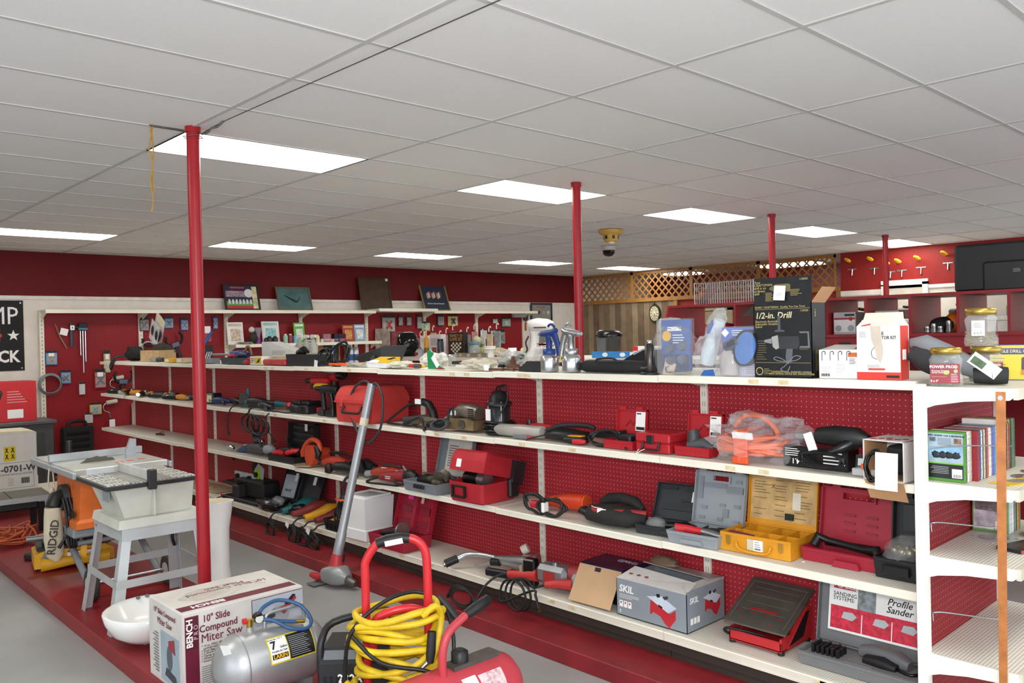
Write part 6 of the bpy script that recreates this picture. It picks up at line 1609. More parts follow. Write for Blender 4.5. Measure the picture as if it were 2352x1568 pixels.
B().limb([(.05, 0, .2), (.05, 0, .14)], [.008, .008], 8).o('beater_shaft', STEEL, t, (.035, 0, 0))
B().lathe([(.05, .05), (.085, .07), (.1, .13), (.102, .135), (.096, .135), (.08, .075), (.045, .056)], 24, .085, 0).o('bowl', M('#c9c9c6', .12, 1), t)
B().limb([(-.06, 0, .1), (.0, .07, .09), (.08, .11, .085), (.16, .09, .085)], [(.02, .012), (.014, .012), (.012, .012), (.01, .01)], 8).o('bowl_arm', MX, t)
B().limb([(-.06, 0, .1), (.0, -.07, .09), (.08, -.11, .085), (.16, -.09, .085)], [(.02, .012), (.014, .012), (.012, .012), (.01, .01)], 8).o('bowl_arm', MX, t)
B().tube([(-.12, -.04, .2), (-.14, -.06, .14), (-.12, -.06, .08), (-.15, -.05, .05)], .008, 6, 3).o('cord', BLK, t)
B().lathe([(.012, 0), (.014, .004), (.014, .02), (.008, .022)], 10, .0, 0).o('front_knob', STEEL, t, (.158, 0, .29), (0, 90, 0))
# black bin
t = s2('trash_can', 'black domed lid bin with satin grey front panel', 'bin', 4.94, 5.85)
B().lathe([(.085, 0), (.105, .17), (.118, .18)], 24).o('bin_body', M('#2e2f31', .35), t)
B().lathe([(.122, .18), (.124, .2), (.11, .225), (.06, .24), (.0, .243)], 24).o('domed_lid', M('#121214', .2), t)
B().prism([(-.05, .01), (.045, .01), (.055, .17), (-.055, .17)], -.112, -.09).o('front_panel', M('#55575a', .35), t)
B().box(-.07, -.02, -.06, -.02, .236, .241).o('white_label', PAPER, t)
t = s2('appliance_box', 'white carton with red corner lying behind the steel cylinder', 'box', 4.511, 5.8)
B().box(-.12, .12, 0, .1, 0, .09, .002).o('carton_body', M('#e9e4e0', .5), t)
B().box(-.12, -.06, -.001, 0, .05, .09).o('red_corner', RED, t)
lines('print', GRY9, t, -.02, .1, .02, .07, 4, -.0006, 5)
# hanging tags and hangers behind the fryer
ORDN = ('leftmost', 'second', 'third', 'fourth', 'fifth', 'sixth', 'seventh', 'eighth', 'ninth', 'tenth', 'eleventh', 'rightmost')
for k in range(12):
    y = 7.72 - k * .12
    t = T('hanger_card', '%s hang tag, %s in the row behind the air fryer' % (('pink', 'white', 'cream', 'grey')[k % 4], ORDN[k]), 'hang tag', (5.78, y, 1.4895), -90, 'hang tags on the wire rack')
    B().box(-.04, .04, 0, .02, 0, .2 + .03 * (k % 3)).o('card', M(('#c9a0a0', '#d8d4cc', '#d0c09a', '#8d9092')[k % 4], .6, var=.3, scl=20), t)
    B().tube([(0, 0, .22 + .03 * (k % 3)), (0, 0, .26 + .03 * (k % 3)), (.02, 0, .28 + .03 * (k % 3)), (.03, 0, .265 + .03 * (k % 3))], .005, 5, 3).o('hook', PAPER, t)
# ---------------- red cubby unit ----------------
CX0, CD = 6.5, .6
RC2 = M('#8e2029', .42, var=.12, scl=5)
c = T('cubby_unit', 'long red painted open cubby unit right of the second shelving run', 'shelf', (0, 0, 0))
B().box(CX0, CX0 + CD, -.6, 4.76, 1.925, 1.947).o('top_board', RC2, c)
B().box(CX0, CX0 + CD, -.6, 4.76, 1.625, 1.647).o('shelf_board', RC2, c)
B().box(CX0 + .02, CX0 + .04, -.6, 4.74, 1.5, 1.625).o('apron', RC2, c)
B().box(CX0 - .15, CX0 + CD, -.6, 4.74, 1.2, 1.22).o('lower_shelf', WHT, c)
B().box(CX0 + CD - .02, CX0 + CD, -.6, 4.74, 0, 1.5).o('lower_back', RC2, c)
b = B().prism([(0, 0), (CD, 0), (CD, 1.947), (.0, 1.947), (-.15, 1.6), (-.15, 0)], 4.74, 4.76)
b.o('end_panel', M('#a82a33', .42), c, (CX0, 0, 0))
for r in (.62, .556, .492, .44, .388, .336, .285, .235, .185, .13, .08):
    y = r * CX0
    B().box(CX0, CX0 + CD, y - .01, y + .01, 1.647, 1.925).o('partition', RC2, c)
for k, (px, y) in enumerate([(0, 3.076), (1, 2.735)]):
    t = T('light_box', ['grey and white floodlight carton in the cubby, left one', 'grey and white floodlight carton in the cubby, right one'][k], 'box', (6.6, y, 1.6475), -86, 'floodlight cartons')
    B().box(-.09, .09, 0, .13, 0, .18, .002).o('carton_body', M('#b3b3b5', .5), t)
    B().box(-.085, .085, -.001, 0, .02, .13).o('white_panel', M('#dcdcde', .5), t)
    B().box(-.085, .085, -.0016, -.001, .12, .135).o('red_band', RED2, t)
    B().box(0, .08, -.0016, -.001, .148, .165).o('dark_label', BLK, t)
    B().limb([(.05, -.001, .125), (.05, -.002, .125)], .016, 12).o('red_badge', RED2, t)
    for x in (-.05, .05):
        B().limb([(x, -.001, .05), (x, -.002, .05)], .026, 14).o('printed_lamp', GRY9, t)
t = T('red_pot', 'red lidded pot in the cubby end behind the blue blister pack', 'pot', (6.65, 4.278, 1.6475), 0)
B().lathe([(.1, 0), (.12, .02), (.13, .1), (.12, .115), (.03, .13)], 18).o('pot_body', M('#a01c24', .3), t)
B().lathe([(.14, .1), (.14, .112), (.1, .116)], 18).o('rim', RED2, t)
t = T('orange_ball', 'round orange ball in the open cubby', 'ball', (6.75, 2.293, 1.6475), 0)
B().blob(0, 0, .075, .075, .075, .075, 18, 0, 1, 0, 0, 12).o('ball', M('#e2761c', .5), t)
t = T('baseball_cap', 'dark rounded cap lying left of the orange ball', 'cap', (6.7, 2.36, 1.6475), 0)
B().blob(0, 0, .06, .1, .09, .062, 16, .1, 2, 0).o('crown', M('#1a1714', .8), t)
B().box(-.13, -.06, -.05, .05, .0, .01, .003).o('brim', BLK, t)
for k, (px, hh) in enumerate([(2130, .05), (2145, .07), (2160, .05), (2178, .09)]):
    t = T('metal_fitting', '%s of four small steel fittings on the cubby shelf' % ('leftmost', 'second', 'third', 'rightmost, tallest')[k], 'fitting', (6.56, (2.42, 2.373, 2.327, 2.266)[k], 1.6475), 0, 'steel fittings in the cubby')
    B().lathe([(.02, 0), (.025, .01), (.018, hh * .6), (.022, hh * .7), (.018, hh)], 10).o('fitting_body', STEEL, t)
for k, yy in enumerate((3.04, 2.721)):
    t = T('hang_pack', ['small yellow and red hardware pack hanging below the cubby, left one', 'small yellow and red hardware pack hanging below the cubby, right one'][k], 'package', (6.51, yy, 1.5), -90, 'hardware packs below the cubby')
    B().box(-.045, .045, 0, .01, 0, .085).o('card', M('#2a2522', .5), t)
    B().box(-.045, .045, -.006, 0, .0, .03).o('yellow_label', YEL, t)
    B().box(-.045, .0, -.006, 0, .03, .045).o('red_label', RED, t)
# wire trap
t = T('wire_trap', 'galvanized wire animal trap on top of the red cubby unit', 'trap', (6.72, 4.22, 1.9475), 90)
WG = M('#b3b5b4', .35, .8)
L, W2, Hh = .62, .2, .2
b = B()
def wire(p, q):
    b.limb([p, q], .0028, 4)
for k in range(26):
    x = -L / 2 + k * L / 25
    wire((x, -W2 / 2, 0), (x, -W2 / 2, Hh)); wire((x, W2 / 2, 0), (x, W2 / 2, Hh)); wire((x, -W2 / 2, Hh), (x, W2 / 2, Hh))
for z in (0, .05, .1, .15, Hh):
    for y in (-W2 / 2, W2 / 2):
        wire((-L / 2, y, z), (L / 2, y, z))
for y in (-.06, 0, .06):
    wire((-L / 2, y, Hh), (L / 2, y, Hh))
b.o('wire_mesh', WG, t)['kind'] = 'stuff'
b = B()
for x in (-L / 2, L / 2):
    for y in (-W2 / 2, W2 / 2):
        b.limb([(x, y, 0), (x, y, Hh + .005)], .005, 6)
    b.limb([(x, -W2 / 2, Hh), (x, W2 / 2, Hh)], .005, 6)
b.o('frame', WG, t)['kind'] = 'stuff'
B().a([(L / 2 - .02, -.09, .0), (L / 2 - .02, .09, .0), (L / 2 - .16, .09, .19), (L / 2 - .16, -.09, .19)], [(0, 1, 2, 3)]).o('trap_door', M('#b9bcba', .4, .6), t)
B().box(L / 2 - .11, L / 2 - .05, .093, .096, .1, .115).o('orange_label', ORG, t)
B().limb([(-.1, -.08, .008), (.0, -.08, .008)], [.014, .014], 8).o('trigger_pan', DSTEEL, t)
# television seen from behind
t = T('television', 'large black television seen from behind on top of the cubby unit', 'television', (6.8, 1.899, 1.9475), -86)
B().box(-.4, .75, 0, .05, 0, .36, .02).o('rear_shell', M('#151517', .4), t)
B().box(-.2, .6, -.03, 0, .0, .22, .015).o('electronics_hump', M('#1a1a1c', .4), t)
lines('rating_label', GRY9, t, -.0, .06, .13, .16, 3, -.0315, 3)
B().box(.08, .11, -.0315, -.03, .145, .155).o('sticker', PAPER, t)
# right edge clutter behind the end cap
t = T('parts_bin', 'blue metal bin of loose chrome fittings at the right frame edge', 'bin', (5.35, .55, .0), -90)
B().box(-.5, .5, 0, .4, 0, .78, .005).o('red_cabinet', M('#7d1c24', .45), t)
B().tray(-.48, .48, .0, .38, .78, .92, .006).o('blue_tray', M('#2c7c9c', .45), t)
for k in range(10):
    B().blob(-.4 + .085 * k, .1 + .08 * (k % 3), .9, .05, .045, .04, 8, .5, 4, k, 0, 6, 0).o('loose_fitting', CHROME, t)

# ---------------- back wall run and its things ----------------
WY = 11.69
r_ = T('wall_shelving', 'red pegboard wall shelving along the back wall with cream shelves', 'shelf', (0, 0, 0))
pegb = dots('#8e1f25', '#5e1418', (0, 2), .0254, .004, .4)
XU = [2.82 + 1.204 * k for k in range(8)]
for k in range(7):
    B().box(XU[k] + .02, XU[k + 1] - .02, WY, WY + .02, .05, 2.13).o('back_panel', pegb, r_)
for x in XU:
    u = B().box(x - .026, x + .026, WY - .03, WY + .03, 0, 2.15).o('upright', CREAM, r_)
    b = B()
    for i in range(40):
        b.box(x - .004, x + .004, WY - .031, WY - .03, .1 + i * .05, .125 + i * .05)
    b.o('slots', GRY6, u)['kind'] = 'stuff'
def wshelf(x0, x1, z, d=.3):
    s = B().box(x0, x1, WY - d, WY - .03, z - .02, z).o('shelf', CREAM, r_)
    B().box(x0, x1, WY - d - .012, WY - d, z - .045, z + .002).o('price_rail', CREAM, s)
    for x in (x0 + .02, x1 - .03):
        B().xprism([(WY - .03, z - .02), (WY - .03, z - .12), (WY - .07, z - .1), (WY - d + .02, z - .03), (WY - d + .02, z - .02)], x, x + .012).o('bracket', CREAM, s)
for k in range(7):
    dz = (0, 0, 0, 0, .03, .0, .0)[k]
    wshelf(XU[k] + (.0 if k else -.02), XU[k + 1] + (.12 if k == 6 else 0), 2.15 + dz, .3 if k != 4 else .4)
for k in (2, 3):
    wshelf(XU[k] + .01, XU[k + 1] + (.1 if k == 3 else 0), 1.655, .3)
for k in range(7):
    wshelf(XU[k] + .01, XU[k + 1], .25, .4)
for k in (2, 3):
    wshelf(XU[k] + .01, XU[k + 1], 1.25, .4)
def pack(x0, z1, x1, z0, lb, card, inner=None, name='hang_pack', cat='package', clear=True, st=0):
    w, h = x1 - x0, z1 - z0
    t = T(name, lb, cat, ((x0 + x1) / 2, WY - .03, z0), 0, 'packs hanging on the back wall')
    B().box(-w / 2, w / 2, 0, .006, 0, h).o('card', M(card, .5), t)
    B().box(-w / 2, w / 2, -.002, 0, h * .84, h).o('header', BLK, t)
    if inner:
        for k in (0, 1):
            B().at(0, -.012, h * .42, 0, 40 - 80 * k).limb([(0, 0, -h * .3), (0, 0, h * .3)], [w * .09, w * .07], 6).o('tool', M(inner, .4, .4), t)
    if clear:
        B().box(-w * .46, w * .46, -.025, -.001, h * .05, h * .8, .006).o('clear_blister', M('#e4eaec', .15, alpha=.22), t)
    if st:
        B().box(-w * .3, w * .2, -.027, -.025, h * .6, h * .82).o('price_sticker', PAPER, t)
    B().tube([(0, .03, h * .95), (0, -.02, h * .95), (0, -.04, h * .98)], .003, 5, 2).o('peg_hook', STEEL, t)
    return t
pack(2.856, 1.641, 2.986, 1.46, 'blue hang pack with crossed brass tool near the left upright', '#2f86c4', '#b8904a', st=1)
pack(3.024, 1.386, 3.137, 1.212, 'blue hang pack with crossed black tool below the clamp', '#2b7fc0', '#1c1c1e')
pack(3.423, 1.384, 3.561, 1.13, 'red clamshell with black bulb shaped tool', '#b8242c', '#18181a', st=1)
pack(3.541, 1.626, 3.621, 1.329, 'tall clear and yellow hang pack beside the black strap bag', '#c9b86a', None, st=1)
pack(4.345, 2.068, 4.461, 1.909, 'blue hang pack with black tool, left of the near red post', '#2f86c4', '#1c1c22')
pack(4.567, 2.049, 4.667, 1.876, 'blue hang pack with two rings, touching the near red post', '#2f74c4', '#26304a')
pack(4.007, 2.062, 4.129, 1.871, 'black and red hang pack at the second upright', '#5a2226', '#141414')
pack(3.235, 1.223, 3.304, 1.061, 'small white hang pack with grey print', '#d8d8d4', None)
pack(3.353, 0.944, 3.499, 0.789, 'yellow and blue hang pack above the black molded case', '#c8a832', '#5a9ac0')
pack(3.292, 0.818, 3.389, 0.684, 'small white hang pack just above the black molded case', '#cfcac2', None)
pack(5.032, 2.079, 5.097, 1.889, 'slim blue hang pack left of the framed prints', '#2f7ac8', '#1a2a50')
pack(7.943, 2.089, 8.201, 1.799, 'grey hang pack with a red part above the air fryer', '#8d8f8a', '#c0382a')
pack(8.272, 2.082, 8.358, 1.902, 'narrow dark hang pack, left of two alike', '#3c3a38', '#b9b4a8')
pack(8.445, 2.081, 8.542, 1.9, 'narrow dark hang pack, right of two alike', '#3a3836', '#b9b4a8')
pack(8.669, 2.096, 8.765, 1.845, 'long grey hang pack at an upright', '#6a5f60', None)
pack(8.769, 1.974, 8.945, 1.804, 'tilted white pack with lime green top', '#9ac23a', '#d8d8d4')
pack(9.119, 2.096, 9.261, 1.893, 'dark purple hang pack left of the yellow one', '#3c2836', None)
pack(9.357, 2.096, 9.583, 1.89, 'yellow and pink hang pack with black tool', '#d8b41c', '#1c1c1c')
pack(10.447, 2.022, 10.555, 1.93, 'tiny white hang card in the right bay', '#dcdcd8', None)
pack(10.671, 2.046, 10.892, 1.861, 'green and grey hang pack in the right bay', '#4a8058', '#c0c4c4')
pack(10.126, 1.828, 10.282, 1.638, 'white bagged hang pack in the right bay', '#cfcfcc', None)
pack(10.385, 1.808, 10.514, 1.683, 'white hang card with black ring in the right bay', '#dadad6', '#222222')
pack(10.585, 1.814, 10.733, 1.529, 'black hang pack with lever tool in the right bay', '#3a3a38', '#1a1a1a')
x0, z1, x1, z0 = 3.254, 1.985, 3.332, 1.343
t = T('rod_set', 'set of long chrome rods hanging from a black holder', 'rod set', ((x0 + x1) / 2, WY - .04, z0), 0)
h = z1 - z0
B().box(-.05, .05, -.02, .02, h - .06, h, .006).o('holder', BLK, t)
B().box(-.055, .055, -.025, .02, h - .09, h - .06, .004).o('blue_band', M('#3d7d9c', .4), t)
for k, e in enumerate((.35, 0, .22)):
    B().limb([(-.03 + .03 * k, 0, h - .1), (-.03 + .03 * k, 0, e * h)], .009, 8).o('rod', CHROME, t)
x0, z1, x1, z0 = 3.136, 1.986, 3.247, 1.686
t = T('bar_clamp', 'dark steel quick clamp hanging left of the chrome rods', 'clamp', ((x0 + x1) / 2, WY - .03, z0), 0)
h = z1 - z0
B().limb([(-.03, 0, 0), (-.03, 0, h)], [(.02, .01), (.02, .01)], 8, 4).o('bar', M('#3f4a52', .4, .5), t)
B().limb([(-.03, 0, h * .8), (.06, 0, h * .82), (.1, 0, h * .7)], [(.03, .02), (.026, .02), (.012, .012)], 8, 3).o('jaw', BLK, t)
B().box(-.05, .0, -.028, -.025, h * .7, h * .9).o('price_sticker', PAPER, t)
x0, z1, x1, z0 = 2.948, 1.982, 3.092, 1.662
t = T('small_saw', 'small beige handled tool with white tag hanging in the left bay', 'tool', ((x0 + x1) / 2, WY - .03, z0), 0)
h = z1 - z0
B().limb([(-.05, 0, h), (.0, 0, h * .5), (.08, 0, 0)], [(.008, .006), (.018, .01), (.01, .008)], 8).o('handle', M('#8d7a5e', .6), t)
B().box(-.05, .04, -.012, -.009, h * .55, h * .82).o('price_tag', PAPER, t, None, (0, 15, 0))
x0, z1, x1, z0 = 2.784, 1.353, 3.001, 1.081
t = T('wire_coil', 'coil of grey wire hanging over the left upright', 'wire', ((x0 + x1) / 2, WY - .05, (z0 + z1) / 2), 0)
b = B()
for k in range(5):
    rr = (z1 - z0) / 2 - .006 * k
    b.tube([(rr * math.cos(q), -.006 * k, rr * math.sin(q)) for q in [i * pi / 8 for i in range(16)]], .006, 6, 2, 1)
b.o('wire_loops', M('#8a8e90', .4, .6), t)['kind'] = 'stuff'
B().tube([(.1, 0, .08), (.14, -.02, .07), (.16, -.02, .05)], .006, 6, 3).o('wire_end', DSTEEL, t)
def yhook(x0, z1, x1, z0, lb, flip=0):
    w, h = x1 - x0, z1 - z0
    t = T('bike_hook', lb, 'hook', ((x0 + x1) / 2, WY - .06, z0), 0, 'black forked hangers')
    B().limb([(0, 0, 0), (0, 0, h * .55)], [(.03, .016), (.026, .016)], 8, 3).o('stem', BLK, t)
    for s in (-1, 1):
        B().tube([(0, 0, h * .5), (s * w * .35, -.02, h * .62), (s * w * .46, -.04, h * .85), (s * w * .36, -.05, h)], .018, 6, 4).o('arm', BLK, t)
    B().box(-.05, .05, -.03, -.02, h * .5, h * .66).o('label', M('#5a6a86', .5), t)
    return t
yhook(3.637, 1.34, 3.889, 1.01, 'black forked hanger above the far shelf end')
yhook(4.141, 1.883, 4.428, 1.576, 'black forked hanger with white tags left of the near post').rotation_euler = (0, R(-35), 0)
yhook(4.411, 1.837, 4.669, 1.482, 'black forked hanger touching the near post').rotation_euler = (0, R(-20), 0)
for k, (x, z, lb) in enumerate([(3.596, 0.781, 'paint roller frame with white roller and black handle on the wall'), (3.686, 1.094, 'paint roller frame with blue handle under the forked hanger')]):
    t = T('paint_roller', lb, 'paint roller', (x, WY - .05, z - .15), 0, 'paint rollers')
    B().limb([(-.04, 0, .3), (.09, 0, .32)], [.028, .028], 10).o('roller', M('#c9c4b0', .8), t)
    B().tube([(-.04, 0, .3), (-.08, 0, .26), (-.07, 0, .2), (-.01, 0, .17), (0, 0, .1)], .006, 6, 3).o('wire_frame', CHROME, t)
    B().limb([(0, 0, .1), (0, 0, -.02)], [.014, .018], 8).o('handle', (BLK, NAVY)[k], t)
    B().box(-.02, .05, -.03, -.027, -.02, .08).o('price_tag', PAPER, t) if k == 0 else None
x0, z1, x1, z0 = 3.875, 0.899, 3.992, 0.571
t = T('rod_pack', 'flat bag of thin white rods hanging between the far shelves', 'package', ((x0 + x1) / 2, WY - .03, z0), 0)
B().box(-(x1 - x0) / 2, (x1 - x0) / 2, -.005, .005, 0, z1 - z0).o('bag', M('#b9a9a4', .3, alpha=.6), t)
for k in range(5):
    B().limb([(-.05 + .025 * k, -.01, .02), (-.04 + .02 * k, -.01, z1 - z0 - .05)], .008, 6).o('rod', M('#d8d8d6', .4), t)
B().box(-.04, .04, -.02, -.018, (z1 - z0) * .5, (z1 - z0) * .68).o('price_tag', PAPER, t)
# black case leaning on the wall
x0, z1, x1, z0 = 2.977, 0.738, 3.352, 0.26
t = T('tool_case', 'black molded case with cutout handle standing against the back wall', 'case', ((x0 + x1) / 2, WY - .2, .251), 0)
w = x1 - x0
h = z1 - .25
B().box(-w / 2, w / 2, 0, .1, 0, h * .85, .02).o('shell', BLK, t)
B().tube([(-w * .28, .05, h * .83), (-w * .22, .05, h * .97), (w * .22, .05, h * .97), (w * .28, .05, h * .83)], .022, 8, 3).o('handle', BLK, t)
for k in range(4):
    B().box(-w * .36, w * .36, -.012, 0, h * (.12 + .17 * k), h * (.2 + .17 * k), .006).o('rib', BLK2, t)
# scraper and wrench board right of the near post
x0, z1, x1, z0 = 4.868, 1.923, 5.012, 1.608
t = T('scraper', 'blue handled scraper with red backing card', 'scraper', ((x0 + x1) / 2, WY - .03, z0), 0)
B().at(0, 0, .14, 0, 32).limb([(0, 0, -.15), (0, 0, -.02), (0, 0, .12)], [(.02, .012), (.024, .014), (.02, .016)], 8).o('handle', M('#2b5ca8', .4), t)
B().box(-.08, .06, .004, .008, .1, .3).o('card', M('#b0484a', .6), t)
B().box(-.05, .05, -.003, .004, .22, .32).o('price_tag', PAPER, t)
x0, z1, x1, z0 = 4.855, 1.656, 5.014, 1.407
t = T('wrench_pouch', 'black pouch holding bright wrenches on the wall', 'wrench set', ((x0 + x1) / 2, WY - .04, z0), 0)
B().box(-(x1 - x0) / 2, (x1 - x0) / 2, 0, .012, 0, z1 - z0).o('pouch', BLK, t)
for k in range(3):
    B().at(-.03 + .03 * k, -.006, .08, 0, 20).limb([(0, 0, -.06), (0, 0, .06), (0, 0, .08)], [(.008, .004), (.008, .004), (.016, .005)], 6).o('wrench', CHROME, t)
# framed pictures on the top shelf
def frame(x0, z1, x1, z0, lb, fm, pic, lean=14, dz=0, z=2.15):
    w, h = x1 - x0, (z1 - z0)
    t = T('framed_picture', lb, 'picture', ((x0 + x1) / 2, WY - .12, z + .004), 0, None, -lean)
    h = h * 1.02
    b = B().box(-w / 2, w / 2, 0, .02, 0, .025).box(-w / 2, w / 2, 0, .02, h - .025, h).box(-w / 2, -w / 2 + .025, 0, .02, .025, h - .025).box(w / 2 - .025, w / 2, 0, .02, .025, h - .025)
    b.o('frame', fm, t)
    p = B().box(-w / 2 + .024, w / 2 - .024, .008, .014, .024, h - .024).o('picture', pic, t)
    return t, p, w, h
t, p, w, h = frame(5.187, 2.578, 5.734, 2.184, 'dark framed baseball team collage with red stripe and crowd', M('#2b1d18', .4), M('#2c2a48', .4, var=.3, scl=6))
B().box(-w * .44, w * .3, .006, .008, h * .18, h * .34).o('printed_grass', M('#6f9a3c', .5), p)
for k in range(7):
    B().at(-w * .36 + k * w * .1, .005, h * .25).limb([(0, 0, 0), (0, 0, h * .14), (0, 0, h * .17)], [(.02, .001), (.018, .001), (.008, .001)], 8).o('printed_player', M('#d8dce4', .5), p)
B().box(-w * .44, w * .3, .006, .008, h * .52, h * .74).o('printed_crowd', M('#9a8590', .5, var=.6, scl=60), p)
B().box(-w * .44, w * .44, .006, .008, .03, h * .17).o('red_stripe', M('#c02838', .5), p)
B().limb([(w * .2, .006, h * .66), (w * .2, .004, h * .66)], w * .12, 18).o('round_badge', M('#e0dce0', .5), p)
B().box(w * .3, w * .44, .005, .008, .03, h * .92).o('ticket_strip', M('#cfc9a0', .5, var=.4, scl=12), p)
B().box(-w * .3, w * .1, .006, .008, h * .84, h * .9).o('red_heading', M('#c03a44', .5), p)
t, p, w, h = frame(6.026, 2.568, 6.606, 2.188, 'brown framed teal bird picture leaning on the top wall shelf', M('#6a5a48', .5), M('#4c7070', .45, var=.3, scl=5), 18)
B().at(-.03, .007, h * .5).limb([(-.14, 0, .06), (-.02, 0, -.02), (.06, 0, -.06), (.14, 0, .04)], [(.01, .001), (.05, .001), (.04, .001), (.006, .001)], 10).o('printed_bird', M('#33484a', .5), p)
t, p, w, h = frame(7.495, 2.757, 8.107, 2.229, 'dark brown carved wood panel leaning on the raised wall shelf', M('#3a2715', .5), M('#432c18', .55, var=.3, scl=8), 12, 0, 2.18)
B().box(w * .38, w * .46, -.003, 0, h * .9, h * .98).o('price_sticker', PAPER, t)
t, p, w, h = frame(8.782, 2.785, 9.367, 2.222, 'gold edged navy champions poster leaning at the right', M('#8d7a3a', .4), M('#1f2a44', .4, var=.15), 20)
txt('Memphis State University', .04, PAPER, p, (0, .006, h * .92), (90, 0, 0), .01, 0, 'lettering', 'CENTER', .85)
txt('Final Four National Champions', .035, PAPER, p, (0, .006, h * .25), (90, 0, 0), .01, 0, 'lettering', 'CENTER', .85)
for k in range(9):
    B().at(-.15 + .037 * k, .006, h * (.4 + .03 * (k % 3))).blob(0, 0, .06, .022, .001, .06, 8, .2, 3, k).o('printed_player', M(('#c9a080', '#d8d0c8', '#7a3a34')[k % 3], .5), p)
x0, z1, x1, z0 = 11.51, 2.329, 12.124, 1.38
t = T('framed_picture', 'navy framed grey poster of small emblems hung by the corner', 'picture', ((x0 + x1) / 2, 11.74, z0), 0)
w, h = x1 - x0, z1 - z0
B().box(-w / 2, w / 2, -.02, 0, 0, .04).box(-w / 2, w / 2, -.02, 0, h - .04, h).box(-w / 2, -w / 2 + .04, -.02, 0, .04, h - .04).box(w / 2 - .04, w / 2, -.02, 0, .04, h - .04).o('frame', M('#1f2742', .4), t)
p = B().box(-w / 2 + .03, w / 2 - .03, -.01, 0, .03, h - .03).o('picture', M('#8a8a82', .5), t)
B().box(-w * .2, w * .16, -.012, -.01, h * .9, h * .92).o('red_heading', M('#b84a3c', .5), p)
for i in range(4):
    for j in range(3):
        B().limb([(-w * .32 + i * w * .21, -.012, h * (.8 - .2 * j)), (-w * .32 + i * w * .21, -.01, h * (.8 - .2 * j))], .04, 8).o('emblem', M(('#b8606c', '#3c4048', '#9aa0a0', '#c9c4b8')[(i + j) % 4], .5), p)
# things on the middle wall shelf
MZ = 1.656
def wbox(x0, z1, x1, z0, lb, col, name='book', cat='book', y=WY - .16, lean=8, deco=None, d=.02):
    w, h = x1 - x0, z1 - MZ
    t = T(name, lb, cat, ((x0 + x1) / 2, y, MZ), 0, None, -lean)
    B().box(-w / 2, w / 2, 0, d, 0, h).o('cover', M(col, .5, var=.08), t)
    if deco:
        B().box(-w * .3, w * .3, -.002, 0, h * .15, h * .7).o('cover_picture', M(deco, .5, var=.5, scl=25), t)
        B().box(-w * .4, w * .4, -.002, 0, h * .82, h * .93).o('heading', M(deco, .5, var=.2), t)
    return t
wbox(5.191, 1.983, 5.436, 1.679, 'white matted print standing on the middle wall shelf', '#e4e2de', 'picture', 'picture', deco='#c8b4a0')
wbox(5.732, 1.993, 6.006, 1.686, 'white and teal illustrated book on the middle wall shelf', '#dcdcd8', deco='#8cc0c4')
wbox(6.254, 1.969, 6.432, 1.69, 'bright green and white pack on the middle wall shelf', '#5ab02c', 'product_pack', 'package', deco='#dce4dc')
wbox(7.108, 1.928, 7.321, 1.699, 'red brown illustrated book near the shelf end', '#a03a28', deco='#c98a4a')
wbox(7.328, 1.933, 7.528, 1.68, 'pale blue paper book at the shelf end', '#8aa4c0', deco='#dadde0')
for k, (x, z, col, rr, hh, lb) in enumerate([(6.064, 1.711, '#8fc0a8', .035, .14, 'pale green spray can on the middle wall shelf'), (6.144, 1.709, '#8a3038', .035, .14, 'white and maroon bottle on the middle wall shelf'), (6.225, 1.708, '#6ab4d4', .03, .13, 'light blue bottle on the middle wall shelf'), (5.801, 1.717, '#1a1a1c', .04, .11, 'black candle jar, left one in front of the illustrated book'), (5.893, 1.715, '#151517', .04, .11, 'black candle jar, right one in front of the illustrated book'), (5.745, 1.718, '#17171a', .025, .09, 'small black bottle left of the black candle jars'), (5.525, 1.722, '#b8c88a', .02, .1, 'small pale green bottle by the dark figurine'), (6.607, 1.713, '#dcd4b0', .032, .12, 'cream capped blue bottle right of the green pack'), (6.683, 1.698, '#c9c4bc', .03, .06, 'short pale jar in the row of small boxes')]):
    t = T('bottle', lb, 'bottle', (x, WY - .22, MZ), 0, 'bottles on the middle wall shelf')
    B().lathe([(rr * .95, 0), (rr, .008), (rr, hh * .78), (rr * .7, hh * .85)], 14).o('bottle_body', M(col, .35), t)
    B().lathe([(rr * .6, hh * .85), (rr * .6, hh)], 12).o('cap', M(('#d8d8d4', '#d8d4d0', '#6ab4d4', '#1a1a1c', '#151517', '#222222', '#e0e0d8', '#d8cfa4', '#8a8a88')[k], .4), t)
for k, (x, z, w_, h_, col, lb) in enumerate([(6.486, 1.716, .13, .11, '#2a2024', 'dark small box right of the green pack'), (6.777, 1.71, .13, .13, '#9a6a70', 'mauve striped small box in the row'), (6.878, 1.708, .12, .05, '#c9b4a4', 'low beige soap box in the row'), (6.957, 1.706, .1, .13, '#1c2238', 'navy small box in the row'), (7.053, 1.704, .14, .13, '#2b1c26', 'black and magenta small box beside the red book')]):
    t = T('small_box', lb, 'box', (x, WY - .22, MZ), 4 * k - 8, 'small boxes on the middle wall shelf')
    B().box(-w_ / 2, w_ / 2, 0, .08, 0, h_, .003).o('carton_body', M(col, .45), t)
    B().box(-w_ * .4, w_ * .4, -.001, 0, h_ * .15, h_ * .4).o('label', M(('#b8b0b0', '#c0a0b0', '#d8a0a0', '#6a78a8', '#c04a90')[k], .5), t)
t = T('figurine', 'dark figurine with pale head beside the matted print', 'figurine', (5.544, 1.69, MZ), 0)
xx, zz = 5.544, 1.69
t.location = (xx, WY - .22, MZ)
B().blob(0, 0, .09, .07, .05, .09, 14, .2, 2, 2).o('body', M('#241a16', .6), t)
B().blob(-.02, 0, .21, .045, .04, .045, 12, .1, 2, 3, 0).o('head', M('#c9c4bc', .5), t)
xx, zz = 5.627, 1.688
